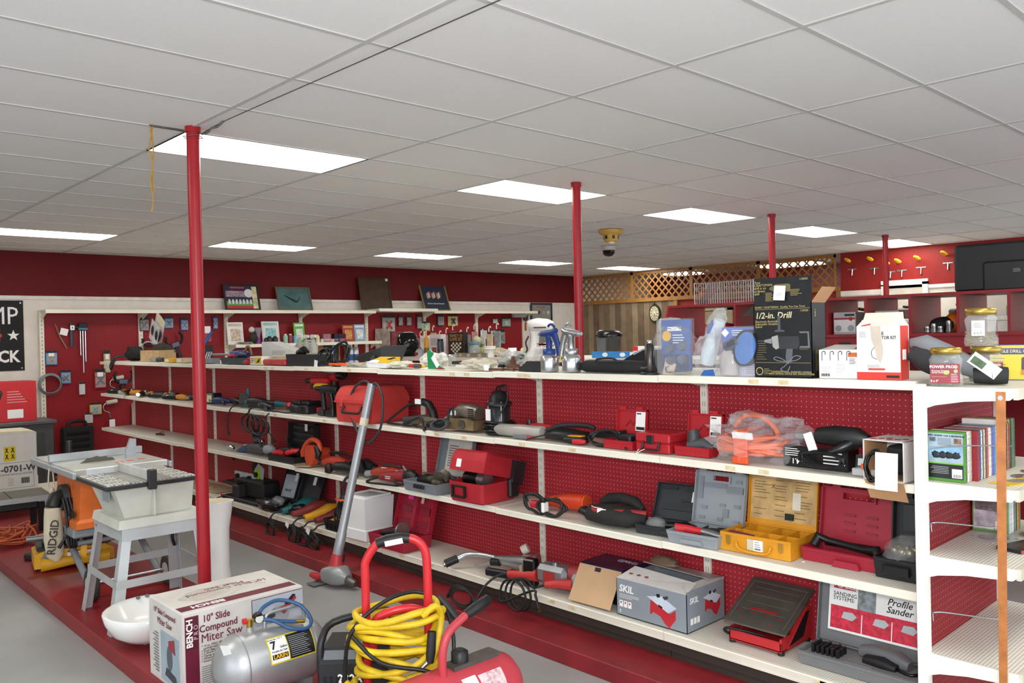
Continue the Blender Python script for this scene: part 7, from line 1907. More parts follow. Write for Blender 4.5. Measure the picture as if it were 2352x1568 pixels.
t = T('vase', 'frosted purple vase beside the dark figurine', 'vase', (xx, WY - .2, MZ), 0)
B().lathe([(.03, 0), (.04, .03), (.035, .12), (.055, .22), (.06, .24)], 14).o('vase_body', M('#a090a0', .2, alpha=.8), t)
B().lathe([(.031, .0), (.041, .03), (.037, .1)], 14).o('purple_fill', M('#8a3a8a', .4), t)
xx, zz = 5.402, 1.68
t = T('dish', 'shallow glass dish at the left end of the middle wall shelf', 'dish', (xx, WY - .26, MZ), 0)
B().lathe([(.05, 0), (.11, .03), (.115, .034), (.1, .034), (.045, .008)], 18).o('bowl', M('#b0b4a8', .15, alpha=.8), t)
# below the middle shelf
x0, z1, x1, z0 = 6.483, 1.634, 7.082, 1.324
t = T('cork_board', 'wood framed half cork, half black board leaning below the shelf', 'board', ((x0 + x1) / 2, WY - .08, 1.251), 0)
w, h = x1 - x0, z1 - 1.251
B().box(-w / 2, .0, 0, .015, 0, h).o('cork_half', M('#a5794a', .8, var=.15, scl=60), t)
B().box(0, w / 2 - .02, 0, .015, 0, h).o('black_half', M('#141212', .5), t)
B().box(w / 2 - .02, w / 2, -.004, .018, 0, h).box(-w / 2, w / 2, -.004, .018, h, h + .02).o('frame', WOODP, t)
for k in range(2):
    xx, zz = (7.24, 1.459, 7.339, 1.456)[2 * k:2 * k + 2]
    t = T('spray_can', ['white and blue spray can standing below the shelf, left one', 'white and blue spray can standing below the shelf, right one'][k], 'spray can', (xx, WY - .15, 1.251), 0, 'spray cans')
    B().lathe([(.042, 0), (.044, .01), (.044, .3), (.02, .33)], 14).o('can_body', M('#d0d4d8', .3, .4), t)
    B().lathe([(.0445, .1), (.0445, .2)], 14).o('blue_label', M('#2a55a0', .4), t)
    B().lathe([(.03, .32), (.03, .36)], 12).o('cap', WHT, t)
xx, zz = 6.809, 1.453
t = T('glue_bottle', 'white glue bottle with blue pointed cap', 'bottle', (xx, WY - .33, 1.251), 0)
B().lathe([(.05, 0), (.055, .02), (.055, .18), (.03, .22)], 14).o('bottle_body', M('#dfe4e8', .4), t)
B().lathe([(.045, .22), (.03, .26), (.012, .31), (.005, .36)], 12).o('cap', M('#2a8ad0', .4), t)
# stacked cards right of the wall packs
t = T('poster_rack', 'brown illustrated posters clipped between hang packs above the air fryer', 'poster', (8.061, 1.595, 0), 0)
xx, zz = 8.087, 1.557
t.location = (xx, WY - .05, zz - .2)
B().box(-.3, .0, 0, .01, 0, .5).o('poster', M('#8a7a70', .5, var=.5, scl=14), t)
B().box(.02, .3, 0, .01, .05, .45).o('poster', M('#7a3038', .5, var=.5, scl=14), t)
t = T('hex_sign', 'small hexagonal dark tool hung at the last wall upright', 'tool', (11.235, 2.027, 0), 0)
xx, zz = 11.246, 2.027
t.location = (xx + .04, WY - .04, zz)
B().limb([(0, 0, 0), (0, -.02, 0)], .07, 6).o('hex_ring', M('#33302c', .5), t)
B().box(-.02, .02, -.01, 0, -.25, -.08).o('tag', M('#a04a30', .6), t)
t = T('paper_roll', 'grey rolled item lying under the top shelf at the right', 'roll', (11.131, 2.087, 0), 0)
xx, zz = 11.107, 2.078
t.location = (xx, WY - .1, zz)
B().limb([(-.2, 0, 0), (.12, 0, 0)], [.045, .045], 10).o('roll', M('#b4b8b8', .5), t)
B().limb([(.12, 0, 0), (.15, 0, 0)], [.02, .02], 8).o('core', CARD, t)
# flag and banner at the left
x0, z1, x1, z0 = 2.115, 2.274, 2.637, 1.403
t = T('wall_banner', 'black cloth banner with large white capitals and a star', 'banner', (0, 11.742, 0), 0)
B().box(x0 - .35, x1, -.004, 0, z0, z1).o('cloth', M('#0f0f10', .7), t)
txt('MP', .31, PAPER, t, (x1 - .055, -.006, z1 - .2), (90, 0, 0), .03, 0, 'lettering', 'RIGHT', .85)
txt('4', .25, M('#c8282c', .5), t, (x1 - .24, -.006, (z0 + z1) / 2 + .01), (90, 0, 0), .03, 0, 'lettering', 'RIGHT')
st = [(.07 * (1 if i % 2 == 0 else .4) * math.sin(i * pi / 5), .07 * (1 if i % 2 == 0 else .4) * math.cos(i * pi / 5)) for i in range(10)]
B().prism(st, -.007, -.005).o('star', PAPER, t, (x1 - .115, 0, (z0 + z1) / 2))
txt('ACK', .2, PAPER, t, (x1 - .055, -.006, z0 + .17), (90, 0, 0), .03, 0, 'lettering', 'RIGHT', .85)
for z in (z0 + .03, z1 - .03):
    B().limb([(x1 - .03, -.006, z), (x1 - .03, -.004, z)], .01, 10).o('grommet', STEEL, t)

# ---------------- right wall: plank office front, lattice, door casings, hooks ----------------
wf = struct('wall_office', B().box(XR + .02, XR + .1, 9.36, YB, 0, 2.3), M('#6a5a48', .8))
pl = [M(c, .75, var=.18, scl=6) for c in ('#8a765e', '#7d6a54', '#978369', '#6f5d4a')]
y = 9.36
k = 0
while y < YB - .02:
    y2 = min(y + .145, YB)
    B().box(XR, XR + .02, y + .003, y2 - .003, 0, 2.3).o('plank', pl[(k * 7) % 4], wf)
    y = y2; k += 1
OW = M('#a3733c', .5, var=.15, scl=10)
struct('trim_2', B().box(XR - .03, XR + .05, 6.1, YB, 2.29, 2.36), OW)
struct('trim_3', B().box(XR - .02, XR + .06, 9.28, 9.36, 0, 2.29), OW)
struct('trim_4', B().box(XR - .02, XR + .06, 6.1, 6.18, 0, 2.36), OW)
struct('wall_office_back', B().box(15.4, 15.5, 5.9, 12, 0, CE + .03), M('#6e1a1e', .5))
struct('wall_office_side', B().box(13.12, 15.4, 5.98, 6.1, 0, CE + .03), M('#b9a98c', .6))
# lattice panels
lat = T('lattice_panel', 'brown wooden diagonal lattice under the ceiling of the right wall', 'lattice', (XR, 0, 0))
z0, z1 = 2.36, CE - .01
yy0, yy1 = 6.18, YB
def clip(y, s):
    """a 45 degree slat from the bottom at y, cut to the panel"""
    P = []
    a = y
    b = y + s * (z1 - z0)
    ya, za, yb, zb = a, z0, b, z1
    for _ in range(1):
        if ya < yy0: za += (yy0 - ya); ya = yy0
        if yb < yy0: zb -= (yy0 - yb); yb = yy0
        if ya > yy1: za += (ya - yy1); ya = yy1
        if yb > yy1: zb -= (yb - yy1); yb = yy1
    return ya, za, yb, zb
h_ = .02
sp = .155
n = int((yy1 - yy0 + .6) / sp)
for s in (1, -1):
    for k in range(n):
        y = yy0 - (.53 if s > 0 else 0) + k * sp
        ya, za, yb, zb = clip(y, s)
        if zb - za < .04:
            continue
        dx = 0 if s > 0 else .01
        B().a([(dx, ya - h_, za), (dx, ya + h_, za), (dx, yb + h_, zb), (dx, yb - h_, zb), (dx + .009, ya - h_, za), (dx + .009, ya + h_, za), (dx + .009, yb + h_, zb), (dx + .009, yb - h_, zb)], [(0, 1, 2, 3), (4, 7, 6, 5), (0, 4, 5, 1), (1, 5, 6, 2), (2, 6, 7, 3), (3, 7, 4, 0)]).o('slat', OW, lat)
for k in range(5):
    y = yy0 + k * (yy1 - yy0) / 4
    B().box(-.012, 0, max(yy0, y - .035), min(yy1, y + .035), z0, z1).o('batten', OW, lat)
B().box(-.012, 0, yy0, yy1, z1 - .05, z1).o('top_rail', OW, lat)
# lamp in the office seen through the lattice
for k, y in enumerate((7.68, 10.05)):
    t = T('ceiling_light', ['bright office light seen through the right part of the lattice', 'dimmer office light seen through the left part of the lattice'][k], 'ceiling light', (14.3, y, CE + .02), 0, 'office lights behind the lattice')
    B().box(-.3, .3, -.55 + .25 * k, .55 - .25 * k, -.05, -.02).o('diffuser', glow, t)
    B().box(-.32, .32, -.57 + .25 * k, .57 - .25 * k, -.02, .0).o('housing', tee_m, t)
# office door opening
d = T('office_door', 'pale beige office door beyond the cubby unit', 'door', (XR - .004, 0, 0))
B().box(0, .04, 8.2, 9.1, 0, 2.05, .003).o('leaf', M('#b8ab86', .6), d)
B().box(-.02, .02, 9.1, 9.2, 0, 2.15).box(-.02, .02, 8.1, 8.2, 0, 2.15).box(-.02, .02, 8.1, 9.2, 2.06, 2.15).o('casing', M('#c9bd98', .6), d)
B().blob(-.03, 8.3, 1.0, .03, .03, .03, 10, 0, 1, 0, 0).o('knob', BRASS, d)
struct('wall_office_front', B().box(XR + .04, XR + .1, 6.18, 9.28, 0, 2.29), M('#a8352f', .6))
# clock
t = T('wall_clock', 'oval dark green wall clock with cream face on the plank wall', 'clock', (XR - .005, 9.8, 2.05), -90)
CK = M('#2a2c22', .5)
B().limb([(0, 0, 0), (0, -.03, 0)], [(.14, .18), (.13, .17)], 24).o('case', CK, t)
B().limb([(0, -.03, 0), (0, -.033, 0)], [(.105, .14), (.105, .14)], 24).o('dial', M('#d8d0b0', .6), t)
B().limb([(0, -.033, 0), (0, -.036, 0)], [(.055, .075), (.055, .075)], 20).o('center_ring', M('#9a9478', .6), t)
B().limb([(0, -.036, 0), (0, -.038, 0)], [(.045, .064), (.045, .064)], 20).o('dial_center', M('#e0d8ba', .6), t)
for k in range(12):
    a = k * pi / 6
    B().at(.082 * math.sin(a), -.034, .11 * math.cos(a), 0, math.degrees(a)).box(-.006, .006, -.002, 0, -.014, .014).o('numeral', BLK, t)
B().box(-.004, .004, -.041, -.039, -.005, .05).o('hour_hand', BLK, t, None, (0, 160, 0))
B().box(-.003, .003, -.042, -.041, -.005, .065).o('minute_hand', BLK, t, None, (0, 185, 0))
B().limb([(-.04, -.01, .17), (0, -.01, .205), (.04, -.01, .17)], [(.012, .012), (.02, .014), (.012, .012)], 8).o('crest', CK, t)
# white casings on the red wall
CAS = M('#e6e0d8', .5)
struct('trim_5', B().box(XR - .03, XR, 5.45, 6.1, 2.2, 2.28), CAS)
struct('trim_6', B().box(XR - .03, XR, 4.3, 4.8, 2.26, 2.31), CAS)
dn = T('wall_door', 'white cased doorway in the red right wall', 'door', (XR, 0, 0))
B().box(-.05, -.01, 5.35, 5.45, 0, 2.34).o('casing', CAS, dn)
B().box(-.05, -.01, 4.76, 4.84, 0, 2.36).o('casing', CAS, dn)
B().box(-.05, -.01, 4.76, 5.45, 2.32, 2.4).o('head_casing', CAS, dn)
B().box(-.012, -.002, 4.84, 5.35, 0, 2.32).o('leaf', M('#c9c2b6', .6), dn)
# pegs with yellow handles
for k, (y, z) in enumerate([(5.931, 2.74), (5.578, 2.732), (5.162, 2.665), (5.332, 2.658), (4.882, 2.689), (4.502, 2.728)]):
    t = T('yellow_tool', 'yellow handled hook on the red right wall, %s' % ('leftmost, by the lattice', 'second from the lattice', 'just right of the far post', 'just left of the far post', 'fifth from the lattice', 'nearest the television')[k], 'hook', (XR - .012, y, z), -90, 'yellow hooks on the right wall')
    B().tube([(-.02, 0, 0), (-.02, -.12, .02), (.0, -.2, .04), (.06, -.22, .02), (.08, -.2, -.01)], .016, 6, 3).o('yellow_hook', YEL, t)
    B().limb([(-.05, 0, -.12), (.09, 0, -.12)], [.014, .014], 8).o('cross_bar', STEEL, t)
    B().limb([(.02, 0, -.12), (.02, -.02, -.22)], [.016, .012], 8).o('shank', CHROME, t)
# white shelf with things along the right wall
t = T('display_case', 'white display counter along the right wall seen through the cubbies', 'counter', (12.2, 3.6, 0), 0)
B().box(-.3, .5, -3, 2.2, 0, 1.75, .01).o('counter_body', M('#dcd8d2', .5), t)
B().box(-.32, .52, -3.02, 2.22, 1.75, 1.8, .005).o('counter_top', M('#e6e2dc', .5), t)
for k in range(5):
    t = T('display_item', '%s on the white counter behind the cubbies' % ('brown small appliance', 'maroon small appliance', 'black small appliance', 'grey small appliance', 'dark brown small appliance')[k], 'appliance', (12.2, 5.4 - .7 * k, 1.8), 20 * k, 'appliances on the white counter')
    B().box(-.12, .12, -.18, .18, 0, .12 + .03 * (k % 2), .02).o('housing', M(('#2b2623', '#5a3a34', '#1c1c1e', '#8a8680', '#3a2a26')[k], .5), t)
    B().limb([(0, -.1, .14), (0, .12, .18)], [.03, .02], 8).o('handle', BLK, t)
# smoke detector and dome camera
t = T('smoke_detector', 'yellowed round smoke detector on the ceiling', 'smoke detector', (9.05, 8.1, CE), 0)
xx, yy = 7.416, 6.202
t.location = (xx, yy, CE)
YD = M('#c9a24a', .5)
B().lathe([(.14, -.004), (.14, -.04), (.1, -.06)], 20).o('base_plate', YD, t)
B().lathe([(.085, -.05), (.085, -.12), (.06, -.14)], 18).o('sensor_head', YD, t)
B().lathe([(.04, -.14), (.04, -.16), (.02, -.165)], 14).o('sensor_tip', M('#e0d8c0', .4), t)
for k in range(6):
    a = k * pi / 3
    B().box(-.015, .015, -.002, .002, -.11, -.07).o('vent', BLK, t, (.086 * math.cos(a), .086 * math.sin(a), 0), (0, 0, math.degrees(a) + 90))
xx, yy = 8.784, 7.392
t = T('dome_camera', 'black dome security camera on the ceiling', 'camera', (xx, yy, CE), 0)
B().lathe([(.1, -.004), (.1, -.05), (.085, -.06)], 20).o('base_ring', M('#c9c6c0', .4), t)
B().lathe([(.085, -.055), (.08, -.1), (.05, -.135), (.0, -.145)], 20).o('dome', M('#151517', .08), t)
# ceiling wire and string by the near post
t = T('ceiling_wire', 'thin dark wire strung along the ceiling from the near red post', 'wire', (1.868, 4.53, CE), 0)
B().tube([(.05, 0, -.03), (.06, -.3, -.012), (.09, -1.5, -.012), (.12, -2.6, -.01), (.14, -3.8, -.012)], .0024, 5, 3).o('strand', DSTEEL, t)
B().tube([(.05, 0, -.03), (.06, -.06, -.03), (.055, -.12, -.02), (.062, -.18, -.022), (.058, -.26, -.012)], .007, 5, 3).o('twist', GRY6, t)
xx, yy = 1.667, 4.617
t = T('hanging_string', 'frayed yellow string dangling from the ceiling beside the near post', 'string', (xx, yy, CE), 0)
B().tube([(0, 0, 0), (.008, 0, -.06), (-.006, 0, -.13), (.012, 0, -.2), (.0, 0, -.3), (.01, 0, -.4), (.0, 0, -.47)], .004, 5, 3).o('strand', M('#b08a3a', .8), t)
B().tube([(.02, 0, 0), (.012, 0, -.05), (.018, 0, -.15), (.008, 0, -.27), (.016, 0, -.36)], .004, 5, 3).o('strand', M('#b08a3a', .8), t)
B().tube([(0, 0, -.004), (.1, -.0, -.004), (.25, .0, -.006)], .006, 5, 2).o('rusty_edge', DSTEEL, t)

# ---------------- things at the left ----------------
# grey cabinet and chainsaw box
t = T('metal_cabinet', 'dark grey steel cabinet against the back wall at the left', 'cabinet', (1.85, 10.72, 0), 0)
CG = M('#4a4b4a', .45)
B().box(-1.2, .84, 0, .48, 0, .8, .006).o('cabinet_body', CG, t)
B().box(-1.22, .87, -.03, .5, .8, .84, .006).o('cabinet_top', M('#565656', .4), t)
B().box(-.1, .74, -.008, 0, .08, .7).o('cabinet_door', M('#3f4040', .45), t)
B().box(.55, .66, -.012, -.008, .1, .22).o('white_label', PAPER, t)
t = T('product_box', 'red chainsaw carton on the grey cabinet', 'box', (2.05, 10.85, .84), 0)
RX = M('#c8262c', .45, var=.05)
B().box(-.75, .5, 0, .3, 0, .46, .004).o('carton_body', RX, t)
B().prism([(-.5, .1), (.1, .16), (.16, .34), (.08, .3), (-.3, .3), (-.5, .22)], -.002, 0).o('printed_chainsaw', M('#1c1a1a', .5), t)
B().prism([(-.2, .3), (.14, .37), (.16, .34), (-.2, .26)], -.003, -.002).o('printed_bar', M('#3a3636', .5), t)
B().box(-.05, .05, -.004, -.002, .24, .3).o('sticker', PAPER, t)
B().box(.2, .36, -.002, 0, .04, .14).o('white_label', PAPER, t)
B().box(.0, .1, -.002, 0, .36, .43).o('code_label', PAPER, t)
for k in range(5):
    B().box(.2, .4 - .02 * k, -.001, 0, .22 + .03 * k, .23 + .03 * k).o('print_line', M('#e0a0a0', .5), t)
# white bench with smoker carton
t = T('white_bench', 'low white painted bench under the propane smoker carton', 'bench', (1.85, 9.15, .09), 0)
B().box(-.6, .62, -.15, .35, .13, .21, .006).o('bench_top', M('#e4ded0', .45), t)
for x in (-.55, .55):
    B().box(x - .04, x + .04, -.1, .3, 0, .13).o('bench_leg', M('#d8d2c4', .45), t)
t = T('product_box', 'large white propane smoker carton with yellow warning label', 'box', (1.85, 9.12, .305), -3)
B().box(-.5, .28, 0, .4, 0, .56, .004).o('carton_body', M('#d4cfc6', .6, var=.05), t)
B().prism([(-.5, .56), (.28, .56), (.22, .58), (-.1, .585), (-.5, .575)], .0, .4).o('bulged_top', M('#d8d0b4', .6), t)
yl = B().box(.0, .1, -.002, 0, .3, .44).o('yellow_label', M('#d8bc1e', .5), t)
for i in range(2):
    for j in range(2):
        for s in (-1, 1):
            B().limb([(.025 + .05 * i - .012 * s, -.003, .32 + .06 * j), (.025 + .05 * i, -.003, .345 + .06 * j), (.025 + .05 * i + .008 * s, -.003, .365 + .06 * j)], .004, 5).o('pictogram', BLK, yl)
txt('1-0701-W', .085, M('#3a3a3a', .6), t, (.1, -.002, .22), (90, 0, 0), .03, 0, 'lettering', 'CENTER', .95)
txt('1000M PROPANE VERTICAL SMOKER', .022, M('#6a6a6a', .6), t, (.06, -.002, .17), (90, 0, 0), .01)
b = B().box(-.48, .25, -.002, 0, .28, .283).box(-.48, .25, -.002, 0, .035, .038).box(.247, .25, -.002, 0, .038, .28)
b.o('printed_border', GRY6, t)['kind'] = 'stuff'
b = B()
for k in range(12):
    b.box(.14 + .006 * k, .143 + .006 * k + .001 * (k % 3), -.002, 0, .075, .13)
b.o('bar_code', BLK, t)['kind'] = 'stuff'
lines('print', GRY6, t, .03, .1, .06, .14, 6, -.001, 4, .2)
# router table and cord pile at the far left
t = T('router_table', 'small grey topped router table at the far left of the platform', 'power tool', (1.72, 8.35, .09), -4)
B().box(-.3, .3, -.25, .25, .29, .31, .004).o('table_top', M('#6d6a62', .45, .4, var=.15), t)
B().box(-.3, .3, -.262, -.25, .27, .312).o('front_rail', M('#b9bcbe', .35, .6), t)
B().box(-.01, .0, -.25, .25, .31, .3115).o('miter_slot', BLK, t)
B().box(-.28, .2, -.2, .2, .2, .29, .01).o('housing', BLK, t)
for x in (-.22, .22):
    for y in (-.2, .2):
        B().box(x - .025, x + .025, y - .025, y + .025, 0, .25).o('leg', BLK2, t)
B().box(.1, .2, .2, .215, .24, .285).o('yellow_tag', YEL, t)
B().blob(-.22, -.0, .35, .1, .08, .04, 10, .3, 3, 3).o('fence_block', GRY6, t)
t = T('cord_pile', 'tangled heap of orange extension cord on the platform', 'extension cord', (1.62, 7.75, .09), 0)
q = random.Random(3)
P = [(q.uniform(-.17, .17), q.uniform(-.2, .15), .02 + .16 * q.random() * (1 - i / 90)) for i in range(60)]
B().tube(P, .0075, 5, 4).o('cord', M('#b8532c', .55), t)
B().limb([(.16, -.05, .03), (.24, -.08, .05), (.3, -.08, .03)], [.022, .026, .014], 8).o('socket_end', M('#c96a2c', .5), t)
t = T('flat_parts', 'dark grimy jack lying flat beside the orange cord', 'car jack', (1.75, 7.15, .09), 30)
B().box(-.2, .2, -.06, .06, .0, .05, .01).o('frame', M('#25221f', .6), t)
B().limb([(-.15, 0, .06), (.1, 0, .09), (.22, 0, .08)], [(.03, .02), (.03, .03), (.02, .02)], 8).o('arm', M('#2c2824', .6), t)
wb_ = B()
wheel(wb_, (-.15, -.07, .035), .035, .03, 'y')
wb_.o('roller', BLK, t)
# yellow tile cutter under the near saw stand
t = T('tile_cutter', 'yellow and black tile cutter on the platform under the orange table saw', 'power tool', (1.80, 6.75, .09), -10)
YT = M('#d9a01c', .45)
B().prism([(-.26, .02), (.26, .02), (.26, .1), (.2, .14), (-.2, .14), (-.26, .12)], -.14, .16).o('base', YT, t)
B().limb([(-.22, -.15, .05), (.0, -.16, .055), (.22, -.15, .05)], [(.05, .05), (.03, .03), (.05, .05)], 10, 3).o('front_bumper', YT, t)
for x in (-.2, .2):
    B().cyl((x, -.12, 0), (x, -.12, .03), .025, n=10).o('foot', BLK, t)
B().box(-.05, .17, -.1435, -.141, .05, .12).o('white_label', PAPER, t)
lines('label_print', GRY6, t, -.03, .15, .06, .11, 5, -.144, 3, .25)
B().box(-.05, .17, -.144, -.1415, .112, .122).o('red_strip', RED, t)
B().box(-.24, .24, -.12, .15, .14, .16, .004).o('black_deck', BLK, t)
B().limb([(-.3, -.02, .22), (.3, -.02, .21)], [.022, .022], 10).o('guide_rail', M('#8a8d90', .4, .6), t)
for k in range(5):
    B().box(-.2 + .09 * k, -.14 + .09 * k, -.06, .12, .16, .2 + .02 * (k % 2), .01).o('motor_fin', BLK2, t)
# orange table saw
t = T('table_saw', 'grey topped orange table saw on folding wheeled stand', 'table saw', (1.87, 6.25, .09), 0)
ST = M('#c4c4bf', .38, .3, var=.1, scl=6)
SG = M('#8d939a', .4, .3)
OR = M('#e0702c', .45)
B().box(-.3, .3, -.42, .36, .765, .81, .006).o('table_top', ST, t)
B().box(-.3, .3, .37, .53, .765, .81, .006).o('extension_wing', ST, t)
B().box(-.325, -.3, -.5, .54, .76, .8, .004).o('front_rail', M('#b4b9be', .35, .5), t)
B().box(.3, .32, -.45, .54, .76, .8, .004).o('rear_rail', M('#b4b9be', .35, .5), t)
b = B().loops([[(x * s, y * s2 - .02, z) for x, y in ((-.24, -.28), (.24, -.28), (.24, .28), (-.24, .28))] for s, s2, z in ((1.1, 1.05, .4), (1.1, 1.05, .44), (1, 1, .46), (.92, .95, .76))], 0)
b.o('orange_body', OR, t)
B().limb([(-.24, -.02, .58), (-.28, -.02, .58)], .09, 18).o('hand_wheel', M('#33373b', .5), t)
B().box(-.262, -.255, -.25, -.08, .47, .51).o('black_label', BLK, t)
B().box(-.28, .28, -.3, .28, .34, .4, .01).o('lower_tray', SG, t)
B().box(-.31, .31, .1, .14, .81, .86, .004).o('rip_fence', M('#b9bec2', .35, .5), t)
B().at(-.05, -.12, .81).prism([(-.13, 0), (.1, 0), (.08, .02), (.05, .022), (.04, .034), (.0, .032), (-.02, .04), (-.06, .03), (-.08, .032), (-.1, .016)], -.002, .002).o('saw_blade', M('#6a665a', .4, .8), t)
B().at(.02, -.12, .81).prism([(.1, 0), (.16, 0), (.17, .13), (.13, .14), (.1, .06)], -.012, .012).o('riving_knife', M('#aeb4ba', .35, .6), t)
B().box(-.2, -.04, .18, .3, .81, .84, .006).o('miter_gauge', M('#b8b8b2', .4, .5), t)
B().limb([(-.14, .26, .84), (-.14, .26, .93)], [.02, .018], 10).o('miter_knob', BLK, t)
for k in range(3):
    B().box(.0 + .08 * k, .05 + .08 * k, -.3 + .02 * k, -.26 + .02 * k, .81, .8112).o('orange_mark', ORG, t)
for x, y, x2, y2 in ((-.22, .3, -.3, .44), (.22, .3, .28, .44), (-.22, .3, -.24, -.55), (.22, .3, .2, -.55)):
    B().limb([(x, y * .6, .36), ((x + x2) / 2, (y * .6 + y2) / 2, .19), (x2, y2, .03)], .022, 10).o('leg', M('#8b9096', .4, .3), t)
B().limb([(-.24, -.26, .3), (.24, -.26, .3)], .018, 10).o('cross_bar', M('#8b9096', .4, .3), t)
for x in (-.26, .22):
    wb_ = B()
    wheel(wb_, (x, -.6, .1), .1, .05, 'x')
    w_ = wb_.o('wheel', M('#3a3733', .7, var=.2), t)
    B().limb([(x - .028, -.6, .1), (x + .028, -.6, .1)], .05, 14).o('hub', M('#b4b0a8', .4), w_)
B().limb([(-.24, -.58, .1), (.22, -.58, .1)], .012, 8).o('axle', STEEL, t)
for x in (-.3, .28):
    B().cyl((x, .44, 0), (x, .44, .035), .026, n=10).o('rubber_foot', BLK, t)
# dust bag with cord
db = T('dust_bag', 'cream cloth dust bag with dark vertical lettering hanging from the orange saw', 'bag', (1.53, 6.18, .26), -14)
B().limb([(0, 0, .36), (0, 0, .3), (.0, 0, .15), (.01, 0, .04), (.02, 0, 0)], [(.05, .04), (.055, .045), (.06, .05), (.055, .04), (.02, .02)], 14, 2.4, 1, (0, 1, 0)).o('bag_cloth', M('#c9bea4', .85, bump=.2, bs=60), db)
txt('RIDGID', .07, M('#3a332c', .7), db, (0, -.056, .17), (90, -82, 0), .02)
B().limb([(0, 0, .36), (.02, .02, .42), (.08, .06, .44)], [(.05, .045), (.05, .045), (.04, .04)], 12).o('elbow', BLK, db)
for k in range(3):
    P = [(.06 + .02 * k, -.03, .42), (.08 + .02 * k, -.06, .3), (.09 + .015 * k, -.06, .12), (.11 + .012 * k, -.05, .1), (.12 + .012 * k, -.05, .28), (.1 + .02 * k, -.03, .42)]
    B().tube(P, .009, 6, 4).o('cord_loop', BLK, db)
B().limb([(.08, -.08, .18), (.03, -.08, .1)], [.006, .012], 8).o('plug', BLK, db)
B().prism([(.15, .02), (.19, .0), (.2, .1), (.17, .12)], -.04, -.036).o('yellow_tag', YEL, db)
t = T('string_hank', 'loop of pale string hanging from the orange saw rail', 'string', (1.545, 6.3, .46), 0)
B().tube([(0, 0, .41), (-.01, -.01, .28), (.01, -.01, .2), (0, -.01, .06), (.02, -.01, .0), (.03, -.01, .2), (.02, 0, .41)], .005, 5, 4).o('strand', M('#cfc0a8', .8), t)
B().blob(.01, -.01, .26, .016, .012, .02, 8, .2, 2, 0, 0).o('knot', M('#cfc0a8', .8), t)
# white table saw on metal stand
t = T('table_saw', 'old white table saw with black edged slotted top on pale metal stand', 'table saw', (1.73, 5.12, .09), 0)
SS = M('#c3c8c9', .4, .35, var=.08, scl=5)
tops = {(-1, -1): (-.13, -.12), (1, -1): (.3, -.15), (-1, 1): (-.15, .3), (1, 1): (.32, .3)}
feet = {(-1, -1): (-.255, -.25), (1, -1): (.36, -.22), (-1, 1): (-.22, .4), (1, 1): (.38, .42)}
HT = .56
def leg_at(k, f):
    a, b_ = tops[k], feet[k]
    return (b_[0] + (a[0] - b_[0]) * f, b_[1] + (a[1] - b_[1]) * f, HT * f)
for k in tops:
    a, f = Vector((*tops[k], HT)), Vector((*feet[k], 0))
    sx, sy = k
    b = B()
    w1, w0 = .05, .06
    b.a([f, f + Vector((-sx * w0, 0, 0)), f + Vector((-sx * w0, -sy * .004, 0)), f + Vector((-sx * .004, -sy * .004, 0)), f + Vector((-sx * .004, -sy * w0, 0)), f + Vector((0, -sy * w0, 0)),
         a, a + Vector((-sx * w1, 0, 0)), a + Vector((-sx * w1, -sy * .004, 0)), a + Vector((-sx * .004, -sy * .004, 0)), a + Vector((-sx * .004, -sy * w1, 0)), a + Vector((0, -sy * w1, 0))],
        [(0, 1, 2, 3, 4, 5), (6, 11, 10, 9, 8, 7)] + [(i, (i + 1) % 6, 6 + (i + 1) % 6, 6 + i) for i in range(6)])
    lg = b.o('leg', SS, t)
    B().limb([(a.x + sx * .002, a.y - sy * .02, HT - .035), (a.x + sx * .01, a.y - sy * .02, HT - .035)], .01, 8).o('bolt', M('#8a7a70', .5, .5), lg)
def rail(k1, k2, f, h, nm):
    p, q = Vector(leg_at(k1, f)), Vector(leg_at(k2, f))
    up = Vector((0, 0, h))
    n_ = (q - p).cross(up).normalized() * .004
    B().a([p, q, q + up, p + up, p + n_, q + n_, q + up + n_, p + up + n_], [(0, 1, 2, 3), (4, 7, 6, 5), (0, 4, 5, 1), (1, 5, 6, 2), (2, 6, 7, 3), (3, 7, 4, 0)]).o(nm, SS, t)
K = list(tops)
for a, b_ in ((K[0], K[1]), (K[2], K[3]), (K[0], K[2]), (K[1], K[3])):
    rail(a, b_, .87, .075, 'top_rail')
    rail(a, b_, .42, .045, 'lower_rail')
WB = M('#cfcfc4', .45, var=.12, scl=5)
b = B().loops([[(x, y, z) for x, y in q] for z, q in ((HT + .0, [(-.17, -.16), (.32, -.18), (.32, .32), (-.17, .32)]), (HT + .05, [(-.16, -.15), (.31, -.17), (.31, .31), (-.16, .31)]), (HT + .055, [(-.12, -.11), (.26, -.13), (.26, .28), (-.12, .28)]), (HT + .26, [(-.2, -.17), (.26, -.18), (.26, .28), (-.2, .28)]))], 0)
b.o('cabinet', WB, t)
B().box(-.19, -.188, -.08, .04, HT + .15, HT + .24).o('vent', GRY9, t)
B().box(.02, .03, -.185, -.15, HT + .06, HT + .26).o('corner_rib', WB, t)
TB = M('#1c1c1e', .4)
B().box(-.28, .22, -.33, .22, .815, .84, .003).o('table_frame', TB, t)
slm = M('#b9b6b0', .35, .6, var=.15)
for k in range(23):
    x = -.27 + k * .0212
    if 5 < k < 17:
        B().box(x, x + .0165, -.32, .21, .838, .845).o('slat', slm, t)
    else:
        for j in range(5):
            B().box(x, x + .0145, -.315 + j * .106 + (k % 2) * .01, -.24 + j * .106 + (k % 2) * .01, .838, .846).o('grate_bar', M('#d8d6d0', .4, .4), t)
B().box(-.05, -.035, -.33, .2, .845, .9, .002).o('rip_fence', M('#cfd0ca', .4, .3), t)
B().box(-.065, -.02, -.36, -.325, .80, .91, .004).o('fence_clamp', BLK, t)
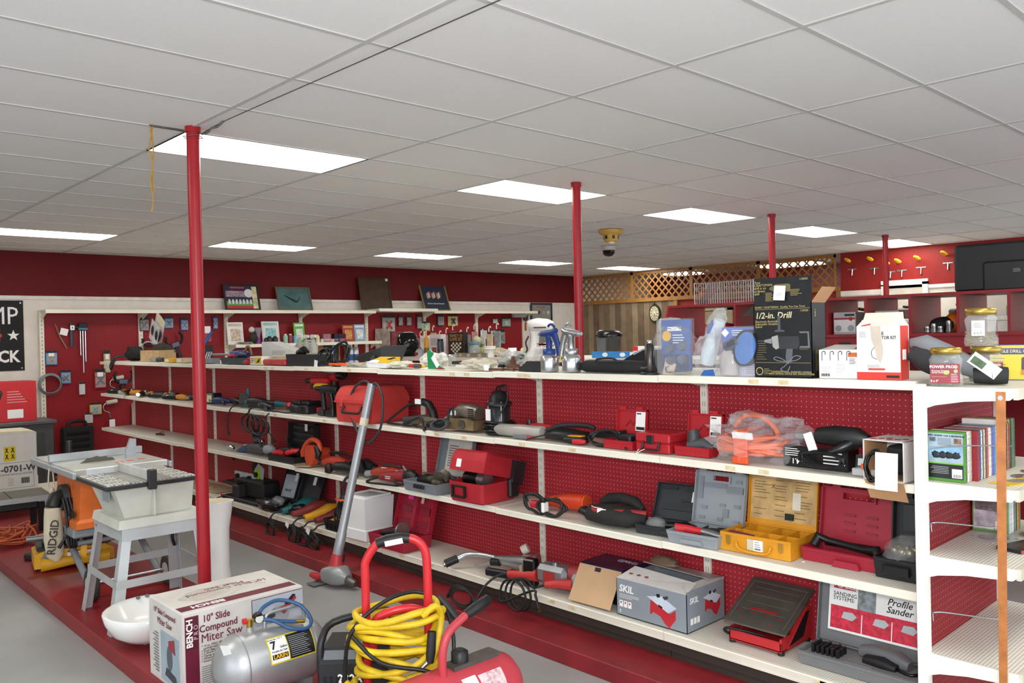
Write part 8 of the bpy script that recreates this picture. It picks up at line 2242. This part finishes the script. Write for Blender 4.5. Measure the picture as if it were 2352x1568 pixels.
B().box(-.24, -.08, .16, .175, .845, .885, .003).box(-.2, -.185, .0, .16, .845, .85).o('miter_gauge', M('#c0c4c4', .4, .4), t)
B().tube([(.3, .3, .55), (.32, .33, .45), (.31, .32, .36), (.33, .34, .3)], .01, 6, 3).o('hanging_cord', BLK, t)
# sink bowl and pedestal
t = T('sink_basin', 'white porcelain sink basin tipped on the platform behind the carton', 'sink', (1.615, 4.66, .09), 0)
PO = M('#efefec', .15, var=.02)
L = []
for z, s in ((0, .3), (.02, .55), (.06, .8), (.12, .95), (.17, 1.0)):
    L.append([((math.cos(a) * .2 if math.cos(a) > 0 else math.cos(a) * .24) * s, math.sin(a) * .22 * s, z + .35 * 0) for a in [k * 2 * pi / 28 for k in range(28)]])
for z, s in ((.175, .96), (.165, .86), (.1, .7), (.07, .4)):
    L.append([((math.cos(a) * .2 if math.cos(a) > 0 else math.cos(a) * .24) * s, math.sin(a) * .22 * s, z) for a in [k * 2 * pi / 28 for k in range(28)]])
sk = B().loops(L, 1).o('bowl', PO, t, (0, 0, .008), (3, 0, 0))
for x in (.0, .05):
    B().limb([(x, .185, .178), (x, .187, .174)], .012, 10).o('faucet_hole', GRY6, sk)
B().box(-.06, .06, -.06, .06, .0, .03, .01).o('drain_block', M('#d0cfca', .5), t)
t = T('sink_pedestal', 'tall white porcelain sink pedestal behind the near red post', 'pedestal', (2.335, 5.46, 0), -50)
b = B().limb([(0, 0, 0), (0, 0, .03), (0, 0, .2), (0, 0, .45), (0, 0, .6), (0, 0, .635)], [(.11, .1), (.105, .095), (.085, .08), (.09, .08), (.115, .09), (.125, .095)], 22, 2.3, 1, (0, 1, 0))
b.o('column', PO, t)
B().limb([(0, 0, .636), (0, 0, .6365)], [(.105, .075), (.105, .075)], 22, 2.3, 1, (0, 1, 0)).o('hollow_top', M('#cfc2a4', .6), t)

# ---------------- things in the foreground ----------------
t = T('product_box', 'worn white and maroon miter saw carton on the red platform', 'box', (1.76, 4.0, .09), 0)
WC = M('#d6d1cb', .6, var=.1, scl=7)
MR = M('#6c1a34', .5, var=.1)
w, d, h = .61, .41, .379
b = B().loops([[(x * s, y * s, z) for x, y in ((-w / 2, -d / 2), (w / 2, -d / 2), (w / 2, d / 2), (-w / 2, d / 2))] for s, z in ((1, 0), (1.005, h * .5), (.995, h - .006), (.975, h))], 0)
b.o('carton_body', WC, t)
fy = -d / 2 - .004
B().box(-w / 2 + .012, -w / 2 + .075, fy - .0006, fy + .003, .0, h - .02).o('maroon_strip', MR, t)
lb = B().box(-w / 2 + .014, -w / 2 + .073, fy - .0012, fy - .0004, h - .17, h - .025).o('bench_label', M('#571528', .5), t)
txt('BENCH', .04, PAPER, lb, (-w / 2 + .033, fy - .0018, h - .095), (90, -90, 0), .03)
txt('P R O', .028, M('#c9a8b0', .5), lb, (-w / 2 + .062, fy - .0018, h - .095), (90, -90, 0), .01)
txt('10" Slide', .046, MR, t, (-w / 2 + .16, fy - .001, h - .045), (90, 0, 0), .012, 0, 'lettering', 'CENTER', .82)
txt('Compound', .046, MR, t, (-w / 2 + .17, fy - .001, h - .09), (90, 0, 0), .012, 0, 'lettering', 'CENTER', .88)
txt('Miter Saw', .056, MR, t, (-w / 2 + .185, fy - .001, h - .135), (90, 0, 0), .012, 0, 'lettering', 'CENTER', .88)
txt('* 10 in. (90x). 40-tooth\n  carbide-tipped blade\n* Dust Bag\n* 2 Work Supports\n* Clamp and Stand Top\n* Wrench\n* Instruction Manual', .0145, BLK, t, (-w / 2 + .085, fy - .001, h - .205), (90, 0, 0), 0, 0, 'small_print', 'LEFT')
lines('small_print', GRY6, t, -w / 2 + .085, -w / 2 + .22, .01, h - .26, 11, fy - .0005, 4, .3)
pn = B().box(.03, w / 2 - .006, fy - .0006, fy + .002, h - .17, h - .015).o('picture_panel', M('#b4bcc6', .5), t)
fr = B().box(.03, w / 2 - .006, fy - .001, fy, h - .017, h - .014).box(.03, .033, fy - .001, fy, h - .17, h - .014)
fr.o('panel_border', MR, t)['kind'] = 'stuff'
B().limb([(.17, fy - .0008, h - .12), (.17, fy - .0016, h - .12)], [(.055, .05), (.055, .05)], 22).o('printed_blade_guard', M('#9aa2aa', .5), pn)
B().prism([(.08, h - .1), (.15, h - .08), (.15, h - .12), (.09, h - .135)], fy - .0022, fy - .0014).o('printed_dust_bag', GRY3, pn)
B().prism([(.16, h - .085), (.2, h - .075), (.26, h - .035), (.265, h - .055), (.215, h - .1), (.2, h - .12)], fy - .0026, fy - .0016).o('printed_handle', M('#a8343c', .5), pn)
B().prism([(.2, h - .07), (.245, h - .03), (.262, h - .035), (.22, h - .075)], fy - .003, fy - .0026).o('printed_grip', BLK, pn)
p2 = B().box(-.04, .06, fy - .0006, fy + .002, h - .26, h - .16).o('picture_panel', M('#bcc4ce', .5), t)
B().prism([(-.02, h - .19), (.02, h - .18), (.02, h - .2), (-.01, h - .215)], fy - .002, fy - .0006).o('printed_handle', M('#a8343c', .5), p2)
B().prism([(-.02, h - .25), (.03, h - .245), (.03, h - .21), (.0, h - .205)], fy - .002, fy - .0006).o('printed_vise', GRY6, p2)
# left side print
sx_ = -w / 2 - .004
txt('10" Slide Compound', .034, MR, t, (sx_, .0, h - .045), (90, 0, -90), .01, 0, 'lettering', 'CENTER', .95)
txt('Miter Saw', .044, MR, t, (sx_, .0, h - .09), (90, 0, -90), .012)
sp_ = B().box(sx_ - .0004, sx_ + .002, -.17, .05, .02, h - .13).o('side_picture', M('#9fb0bc', .5), t)
B().limb([(sx_ - .0006, -.06, .14), (sx_ - .0014, -.06, .14)], [(.035, .06), (.035, .06)], 18).o('printed_saw', M('#5a6068', .5), sp_)
B().a([(sx_ - .0018, -.13, .17), (sx_ - .0018, -.05, .19), (sx_ - .0018, -.05, .22), (sx_ - .0018, -.12, .24)], [(0, 1, 2, 3)]).o('printed_handle', M('#9a343c', .5), sp_)
B().a([(sx_ - .0018, -.15, .03), (sx_ - .0018, .0, .05), (sx_ - .0018, -.02, .09), (sx_ - .0018, -.13, .07)], [(0, 1, 2, 3)]).o('printed_base', GRY3, sp_)
b = B()
for k in range(14):
    b.box(sx_ - .0006, sx_, .08, .08 + .07 * (.6 + .4 * abs(math.sin(k * 1.7))), .04 + k * .014, .045 + k * .014)
b.o('small_print', GRY6, t)['kind'] = 'stuff'
# top print
B().box(-w / 2 + .01, w / 2 - .02, -d / 2 + .03, -d / 2 + .1, h, h + .0008).o('top_maroon_band', MR, t)
txt('BENCH', .05, PAPER, t, (-w / 2 + .15, -d / 2 + .065, h + .0014), (0, 0, 180), .03)
txt('10" Slide Compound\nMiter Saw', .05, MR, t, (.02, .06, h + .001), (0, 0, 180), .02)
B().at(.0, .02, h).blob(0, 0, .0, .22, .1, .0016, 16, .7, 4, 2, 0, 5, 0).o('torn_tape', M('#e0dcd2', .25, alpha=.6), t)
# silver air tank
t = T('air_tank', 'silver portable air tank with yellow bordered label and blue hose', 'air tank', (1.75, 3.52, .09), 0)
AT = M('#b4b6b8', .38, .55, var=.12, scl=5)
r = .14
zc = .18
B().limb([(-.26, 0, zc), (-.25, 0, zc), (-.22, 0, zc), (-.17, 0, zc), (.17, 0, zc), (.22, 0, zc), (.25, 0, zc), (.26, 0, zc)], [.03, .07, .115, r, r, .115, .07, .03], 32).o('tank_body', AT, t)
for x in (-.165, .165):
    B().limb([(x - .004, 0, zc), (x, 0, zc), (x + .004, 0, zc)], [r + .0005, r + .002, r + .0005], 32, 2, 0).o('weld_seam', M('#a2a4a6', .4, .6), t)
for x in (-.13, .13):
    B().prism([(x - .02, 0), (x + .02, 0), (x + .02, .07), (x - .02, .07)], -.1, .1).o('foot', M('#8d8f92', .4, .5), t)
def on_tank(x, a, o=.001):
    return (x, -(r + o) * math.cos(a), zc + (r + o) * math.sin(a))
def curved(name, x0, x1, a0, a1, mat, o, par=t):
    n_ = 8
    v = []
    for i in range(n_ + 1):
        a = a0 + (a1 - a0) * i / n_
        v += [on_tank(x0, a, o), on_tank(x1, a, o)]
    return B().a(v, [(2 * i, 2 * i + 1, 2 * i + 3, 2 * i + 2) for i in range(n_)]).o(name, mat, par)
lab = curved('yellow_label', -.07, .15, .1, .95, M('#d9c81e', .4), .001)
curved('white_half', -.065, .02, .14, .91, PAPER, .0018, lab)
curved('black_half', .024, .145, .14, .91, M('#17171a', .4), .0018, lab)
for k in range(11):
    a = .2 + k * .06
    curved('print_line', .03, .125 - .008 * (k % 3), a, a + .018, GRY9, .0024, lab)
def tank_text(s, sz, x, a, m_, bold=.02, sx=1):
    q = on_tank(x, a, .003)
    return txt(s, sz, m_, lab, q, (90 - math.degrees(a), 0, 0), bold, 0, 'lettering', 'CENTER', sx)
tank_text('7', .05, -.045, .66, BLK, .03)
tank_text('Gallon', .013, .0, .58, BLK)
tank_text('Model No. AT-7', .011, -.03, .86, BLK)
tank_text('Portable Air Tank', .01, -.022, .47, BLK)
curved('black_logo_bar', -.06, .016, .24, .39, BLK, .0024, lab)
tank_text('LARIN', .024, -.022, .315, YEL, .03)
hb = B()
hb.tube([(-.03, 0, zc + r - .005), (-.02, 0, zc + r + .05), (.02, 0, zc + r + .06), (.13, 0, zc + r + .06), (.16, 0, zc + r + .05), (.17, 0, zc + r - .005)], .009, 8, 3)
hb.o('carry_handle', M('#a9abad', .35, .6), t)
B().cyl((-.1, 0, zc + r - .01), (-.1, 0, zc + r + .02), .016, n=12).o('bung', AT, t)
B().cyl((-.1, 0, zc + r + .02), (-.1, 0, zc + r + .055), .013, n=10).cyl((-.12, 0, zc + r + .045), (-.06, 0, zc + r + .045), .01, n=10).o('brass_manifold', BRASS, t)
B().cyl((-.13, 0, zc + r + .05), (-.115, 0, zc + r + .05), .014, n=10).o('red_valve', RED, t)
B().cyl((-.06, -.014, zc + r + .05), (-.06, .012, zc + r + .055), .022, n=16).o('gauge', BLK, t)
B().cyl((-.06, -.016, zc + r + .05), (-.06, -.014, zc + r + .05), .019, n=16).o('gauge_face', M('#d8d8d0', .4), t)
B().tube([(-.05, 0, zc + r + .04), (.0, -.03, zc + r + .03), (.06, -.08, zc + r - .01), (.13, -.1, zc + r - .02), (.16, -.08, zc + r + .01), (.13, -.03, zc + r + .07), (.05, .02, zc + r + .1), (-.03, .02, zc + r + .08), (-.04, .01, zc + r + .04), (.02, -.02, zc + r + .02), (.1, -.05, zc + r + .005)], .0085, 8, 5).o('blue_hose', M('#2c5684', .4), t)
B().cyl((.1, -.05, zc + r + .005), (.14, -.06, zc + r + .0), .009, n=8).o('hose_coupler', BRASS, t)
B().at(-.235, -.06, zc + .1, 30, 0, -50).box(-.02, .02, -.001, 0, -.04, .04).o('price_sticker', PAPER, t)
# battery charger
t = T('battery_charger', 'black two hundred amp battery charger with tubular handle', 'charger', (1.93, 3.07, .09), -43)
CB = M('#202224', .4, var=.1)
B().loops([[(x, y, z) for x, y in q] for z, q in ((0, [(-.17, -.14), (.17, -.14), (.17, .14), (-.17, .14)]), (.3, [(-.17, -.14), (.17, -.14), (.17, .14), (-.17, .14)]), (.36, [(-.16, -.09), (.16, -.09), (.16, .13), (-.16, .13)]))], 0).o('housing', CB, t)
B().at(0, -.115, .332, -40).box(-.15, .02, -.001, 0, -.02, .025).o('grey_panel', GRY6, t)
B().box(-.06, .12, -.06, .03, .36, .3615).o('teal_label', M('#5f9a94', .4), t)
lines('label_print', PAPER, t, .01, .12, -.02, .02, 3, 0, 3).rotation_euler = (R(-90), 0, 0)
txt('200A', .055, PAPER, t, (-.02, -.142, .23), (90, 0, 0), .03)
B().box(-.09, .05, -.1425, -.141, .19, .195).o('white_rule', PAPER, t)
for k in range(5):
    B().box(-.15 + .03 * k, -.135 + .03 * k, -.144, -.14, .06, .24).o('vent', BLK2, t)
B().tube([(-.16, -.1, .12), (-.17, -.11, .3), (-.165, -.09, .4), (-.12, -.02, .46), (.08, .0, .5), (.16, .0, .5), (.17, .04, .42), (.16, .1, .3)], .018, 8, 4).o('handle', BLK, t)
B().limb([(-.02, -.01, .475), (.04, -.005, .488)], .0195, 10).o('white_sticker', PAPER, t)
B().cyl((.1, -.14, .1), (.1, -.165, .1), .025, n=14).o('dial', BLK2, t)
# hand truck with yellow hose
t = T('hand_truck', 'red tubular hand truck handle wrapped with grip tape at its top', 'hand truck', (1.985, 2.858, .09), -43)
HR = M('#c9262e', .3, var=.06)
HH = .785
B().tube([(-.128, 0, .02), (-.128, 0, HH * .5), (-.128, 0, HH - .16), (-.122, 0, HH - .09), (-.07, 0, HH - .02), (.0, 0, HH), (.07, 0, HH - .005), (.115, 0, HH - .04), (.13, 0, HH - .12), (.13, 0, HH * .5), (.13, 0, .02)], .018, 10, 4).o('u_frame', HR, t)
B().limb([(-.075, 0, HH - .022), (-.03, 0, HH - .006), (.02, 0, HH + .001), (.06, 0, HH - .004)], .0215, 10).o('grip_tape', BLK, t)
B().at(.0, -.022, HH - .014, 0, -10).box(-.04, .035, -.001, .001, -.01, .012).o('price_sticker', PAPER, t)
B().tube([(-.1, -.02, .3), (-.09, -.04, .44), (-.03, -.05, .49), (.06, -.03, .5), (.13, .0, .47)], .018, 10, 4).o('lower_hoop', HR, t)
B().box(-.15, .15, -.02, .02, .0, .03, .004).o('axle_bar', BLK, t)
for x in (-.17, .17):
    wb_ = B()
    wheel(wb_, (x, .05, .06), .06, .035, 'x')
    wb_.o('wheel', RUB, t)
y_ = T('jumper_cable', 'thick dirty yellow cable coiled around the red hand truck handle', 'cable', (1.985, 2.858, .36), -43)
YH = M('#d9b81c', .45, var=.22, scl=14)
q = random.Random(5)
b = B()
for k in range(9):
    rx, ry = q.uniform(.155, .195), q.uniform(.085, .12)
    z = -.04 + .032 * k + q.uniform(-.008, .008)
    tl, tb = q.uniform(-.05, .05), q.uniform(-.03, .03)
    ph = q.uniform(0, 6)
    b.tube([(rx * math.cos(a) + q.uniform(-.006, .006), ry * math.sin(a) - .01, z + tl * math.cos(a) + tb * math.sin(a) + .008 * math.sin(3 * a + ph)) for a in [i * pi / 6 for i in range(12)]], .0145, 8, 3, 1)
b.o('coiled_loops', YH, y_)['kind'] = 'stuff'
B().tube([(.12, -.1, .22), (.17, -.1, .26), (.19, -.06, .2), (.17, -.09, .1), (.15, -.1, .04)], .0145, 8, 4).o('loose_end', YH, y_)
B().limb([(.155, -.11, .16), (.15, -.12, .08), (.145, -.125, .04)], [(.018, .018), (.02, .02), (.016, .016)], 10).o('rubber_sleeve', BLK, y_)
B().limb([(.14, -.125, .045), (.11, -.14, .02)], [.012, .006], 8).o('steel_clamp', STEEL, y_)
B().tube([(-.2, -.04, -.25), (-.21, -.05, 0), (-.17, -.08, .16), (-.06, -.02, .25), (.06, .06, .27), (.16, .05, .24), (.22, -.02, .18), (.24, -.08, .08), (.22, -.12, -.02), (.12, -.15, .02), (-.05, -.14, .05), (-.17, -.09, .14)], .0085, 8, 5).o('black_lead', BLK, y_)
B().limb([(.17, .05, .25), (.22, .03, .2), (.25, .0, .17)], [(.014, .014), (.022, .018), (.012, .012)], 10).o('black_clamp', M('#2c2e30', .4), y_)
B().cyl((.25, .0, .17), (.262, -.01, .16), .008, n=8).o('clamp_jaw', STEEL, y_)
B().tube([(-.2, -.12, -.22), (-.1, -.18, -.2), (.1, -.17, -.13), (.22, -.1, -.02), (.3, -.02, .0), (.34, .05, -.08)], .0145, 8, 4).o('trailing_loop', YH, y_)
B().tube([(-.22, -.08, -.25), (-.18, -.1, -.05), (-.22, -.08, -.12), (-.1, -.12, -.24)], .0145, 8, 4).o('trailing_loop', YH, y_)
# red air tank
t = T('air_tank', 'faded red air tank with black gripped handle at the frame bottom', 'air tank', (2.03, 2.58, .09), 0)
RT = M('#c2424e', .42, var=.12, scl=6)
r, zc = .135, .17
B().limb([(-.36, 0, zc), (-.35, 0, zc), (-.31, 0, zc), (-.25, 0, zc), (.24, 0, zc), (.3, 0, zc), (.335, 0, zc), (.345, 0, zc)], [.04, .08, .115, r, r, .115, .075, .03], 32).o('tank_body', RT, t)
B().at(.12, 0, 0).prism([(-.12, zc + r - .02), (.12, zc + r - .02), (.12, zc + r + .012), (-.12, zc + r + .012)], -.04, .03).o('top_plate', M('#5a5650', .5, .4, var=.3), t)
B().lathe([(.035, zc + r + .01), (.035, zc + r + .05), (.02, zc + r + .06)], 16, .06, 0).o('pressure_switch', BLK, t)
B().tube([(-.05, -.03, zc + r - .02), (-.05, -.03, zc + r + .08), (-.02, -.03, zc + r + .15), (.05, -.03, zc + r + .19), (.1, -.03, zc + r + .21)], .017, 10, 4).o('handle_tube', M('#b83a44', .4), t)
B().limb([(.07, -.03, zc + r + .2), (.12, -.03, zc + r + .215), (.19, -.03, zc + r + .235), (.2, -.03, zc + r + .238)], [.02, .023, .023, .012], 12).o('rubber_grip', BLK, t)
def curved2(name, x0, x1, a0, a1, mat, o):
    v = []
    for i in range(7):
        a = a0 + (a1 - a0) * i / 6
        v += [(x0, -(r + o) * math.cos(a), zc + (r + o) * math.sin(a)), (x1, -(r + o) * math.cos(a), zc + (r + o) * math.sin(a))]
    return B().a(v, [(2 * i, 2 * i + 1, 2 * i + 3, 2 * i + 2) for i in range(6)]).o(name, mat, t)
curved2('price_label', .0, .07, .45, .95, PAPER, .0014)
curved2('worn_label', .08, .2, .35, .9, M('#d8b8bc', .5, var=.4, scl=60), .001)
# long grey handled tool leaning on the shelves
t = T('power_auger', 'long grey pole tool with red trigger leaning on the shelves', 'power tool', (0, 0, 0), 0)
GP = M('#9da1a5', .35, .3)
A = Vector((3.005, 5.02, .22)); Bt = Vector((3.272, 4.95, 1.385))
B().limb([A, A + (Bt - A) * .12, A + (Bt - A) * .13, Bt], [.035, .035, .03, .029], 16).o('pole', GP, t)
B().limb([A + (Bt - A) * .75, A + (Bt - A) * .795], [.0305, .0305], 16).o('paper_band', M('#d8cdb4', .6), t)
B().limb([(2.995, 5.02, .14), (3.0, 5.02, .18), A], [(.05, .05), (.042, .042), (.034, .034)], 12, 3).o('red_collar', M('#b8343a', .45), t)
B().limb([(2.95, 5.1, .075), (2.98, 5.02, .085), (3.0, 4.95, .085), (3.01, 4.9, .07)], [(.05, .05), (.075, .07), (.07, .065), (.035, .035)], 14, 2.8).o('gear_case', M('#9c9e9e', .4, .4, var=.1), t)
B().limb([(3.01, 4.9, .06), (3.02, 4.86, .05), (3.025, 4.83, .045)], [.03, .03, .02], 14).o('chuck', M('#6a6660', .4, .7), t)
B().limb([(2.96, 5.1, .06), (2.93, 5.17, .05), (2.91, 5.23, .06)], [(.02, .02), (.026, .024), (.012, .016)], 8, 3).o('red_trigger', M('#c03038', .45), t)
B().box(2.86, 2.99, 5.1, 5.2, .012, .016).o('shoe', GRY6, t)
B().cyl((3.02, 4.98, .17), (3.03, 4.97, .23), .008, n=8).o('cable_clip', BLK, t)
B().tube([Bt + Vector((0, -.0, -.01)), Bt + Vector((-.01, -.08, .0)), Bt + Vector((-.02, -.16, -.1)), Bt + Vector((-.03, -.14, -.3)), Bt + Vector((-.05, -.02, -.41)), Bt + Vector((-.03, .14, -.36)), Bt + Vector((-.02, .26, -.2)), Bt + Vector((-.02, .22, -.06)), Bt + Vector((-.01, .1, .015)), Bt + Vector((0, .02, .0))], .009, 8, 5).o('power_cord', M('#33363a', .5), t)
for o in bpy.data.objects:
    if o.name == 'battery_charger.001':
        o.scale = (.85, .85, .88)
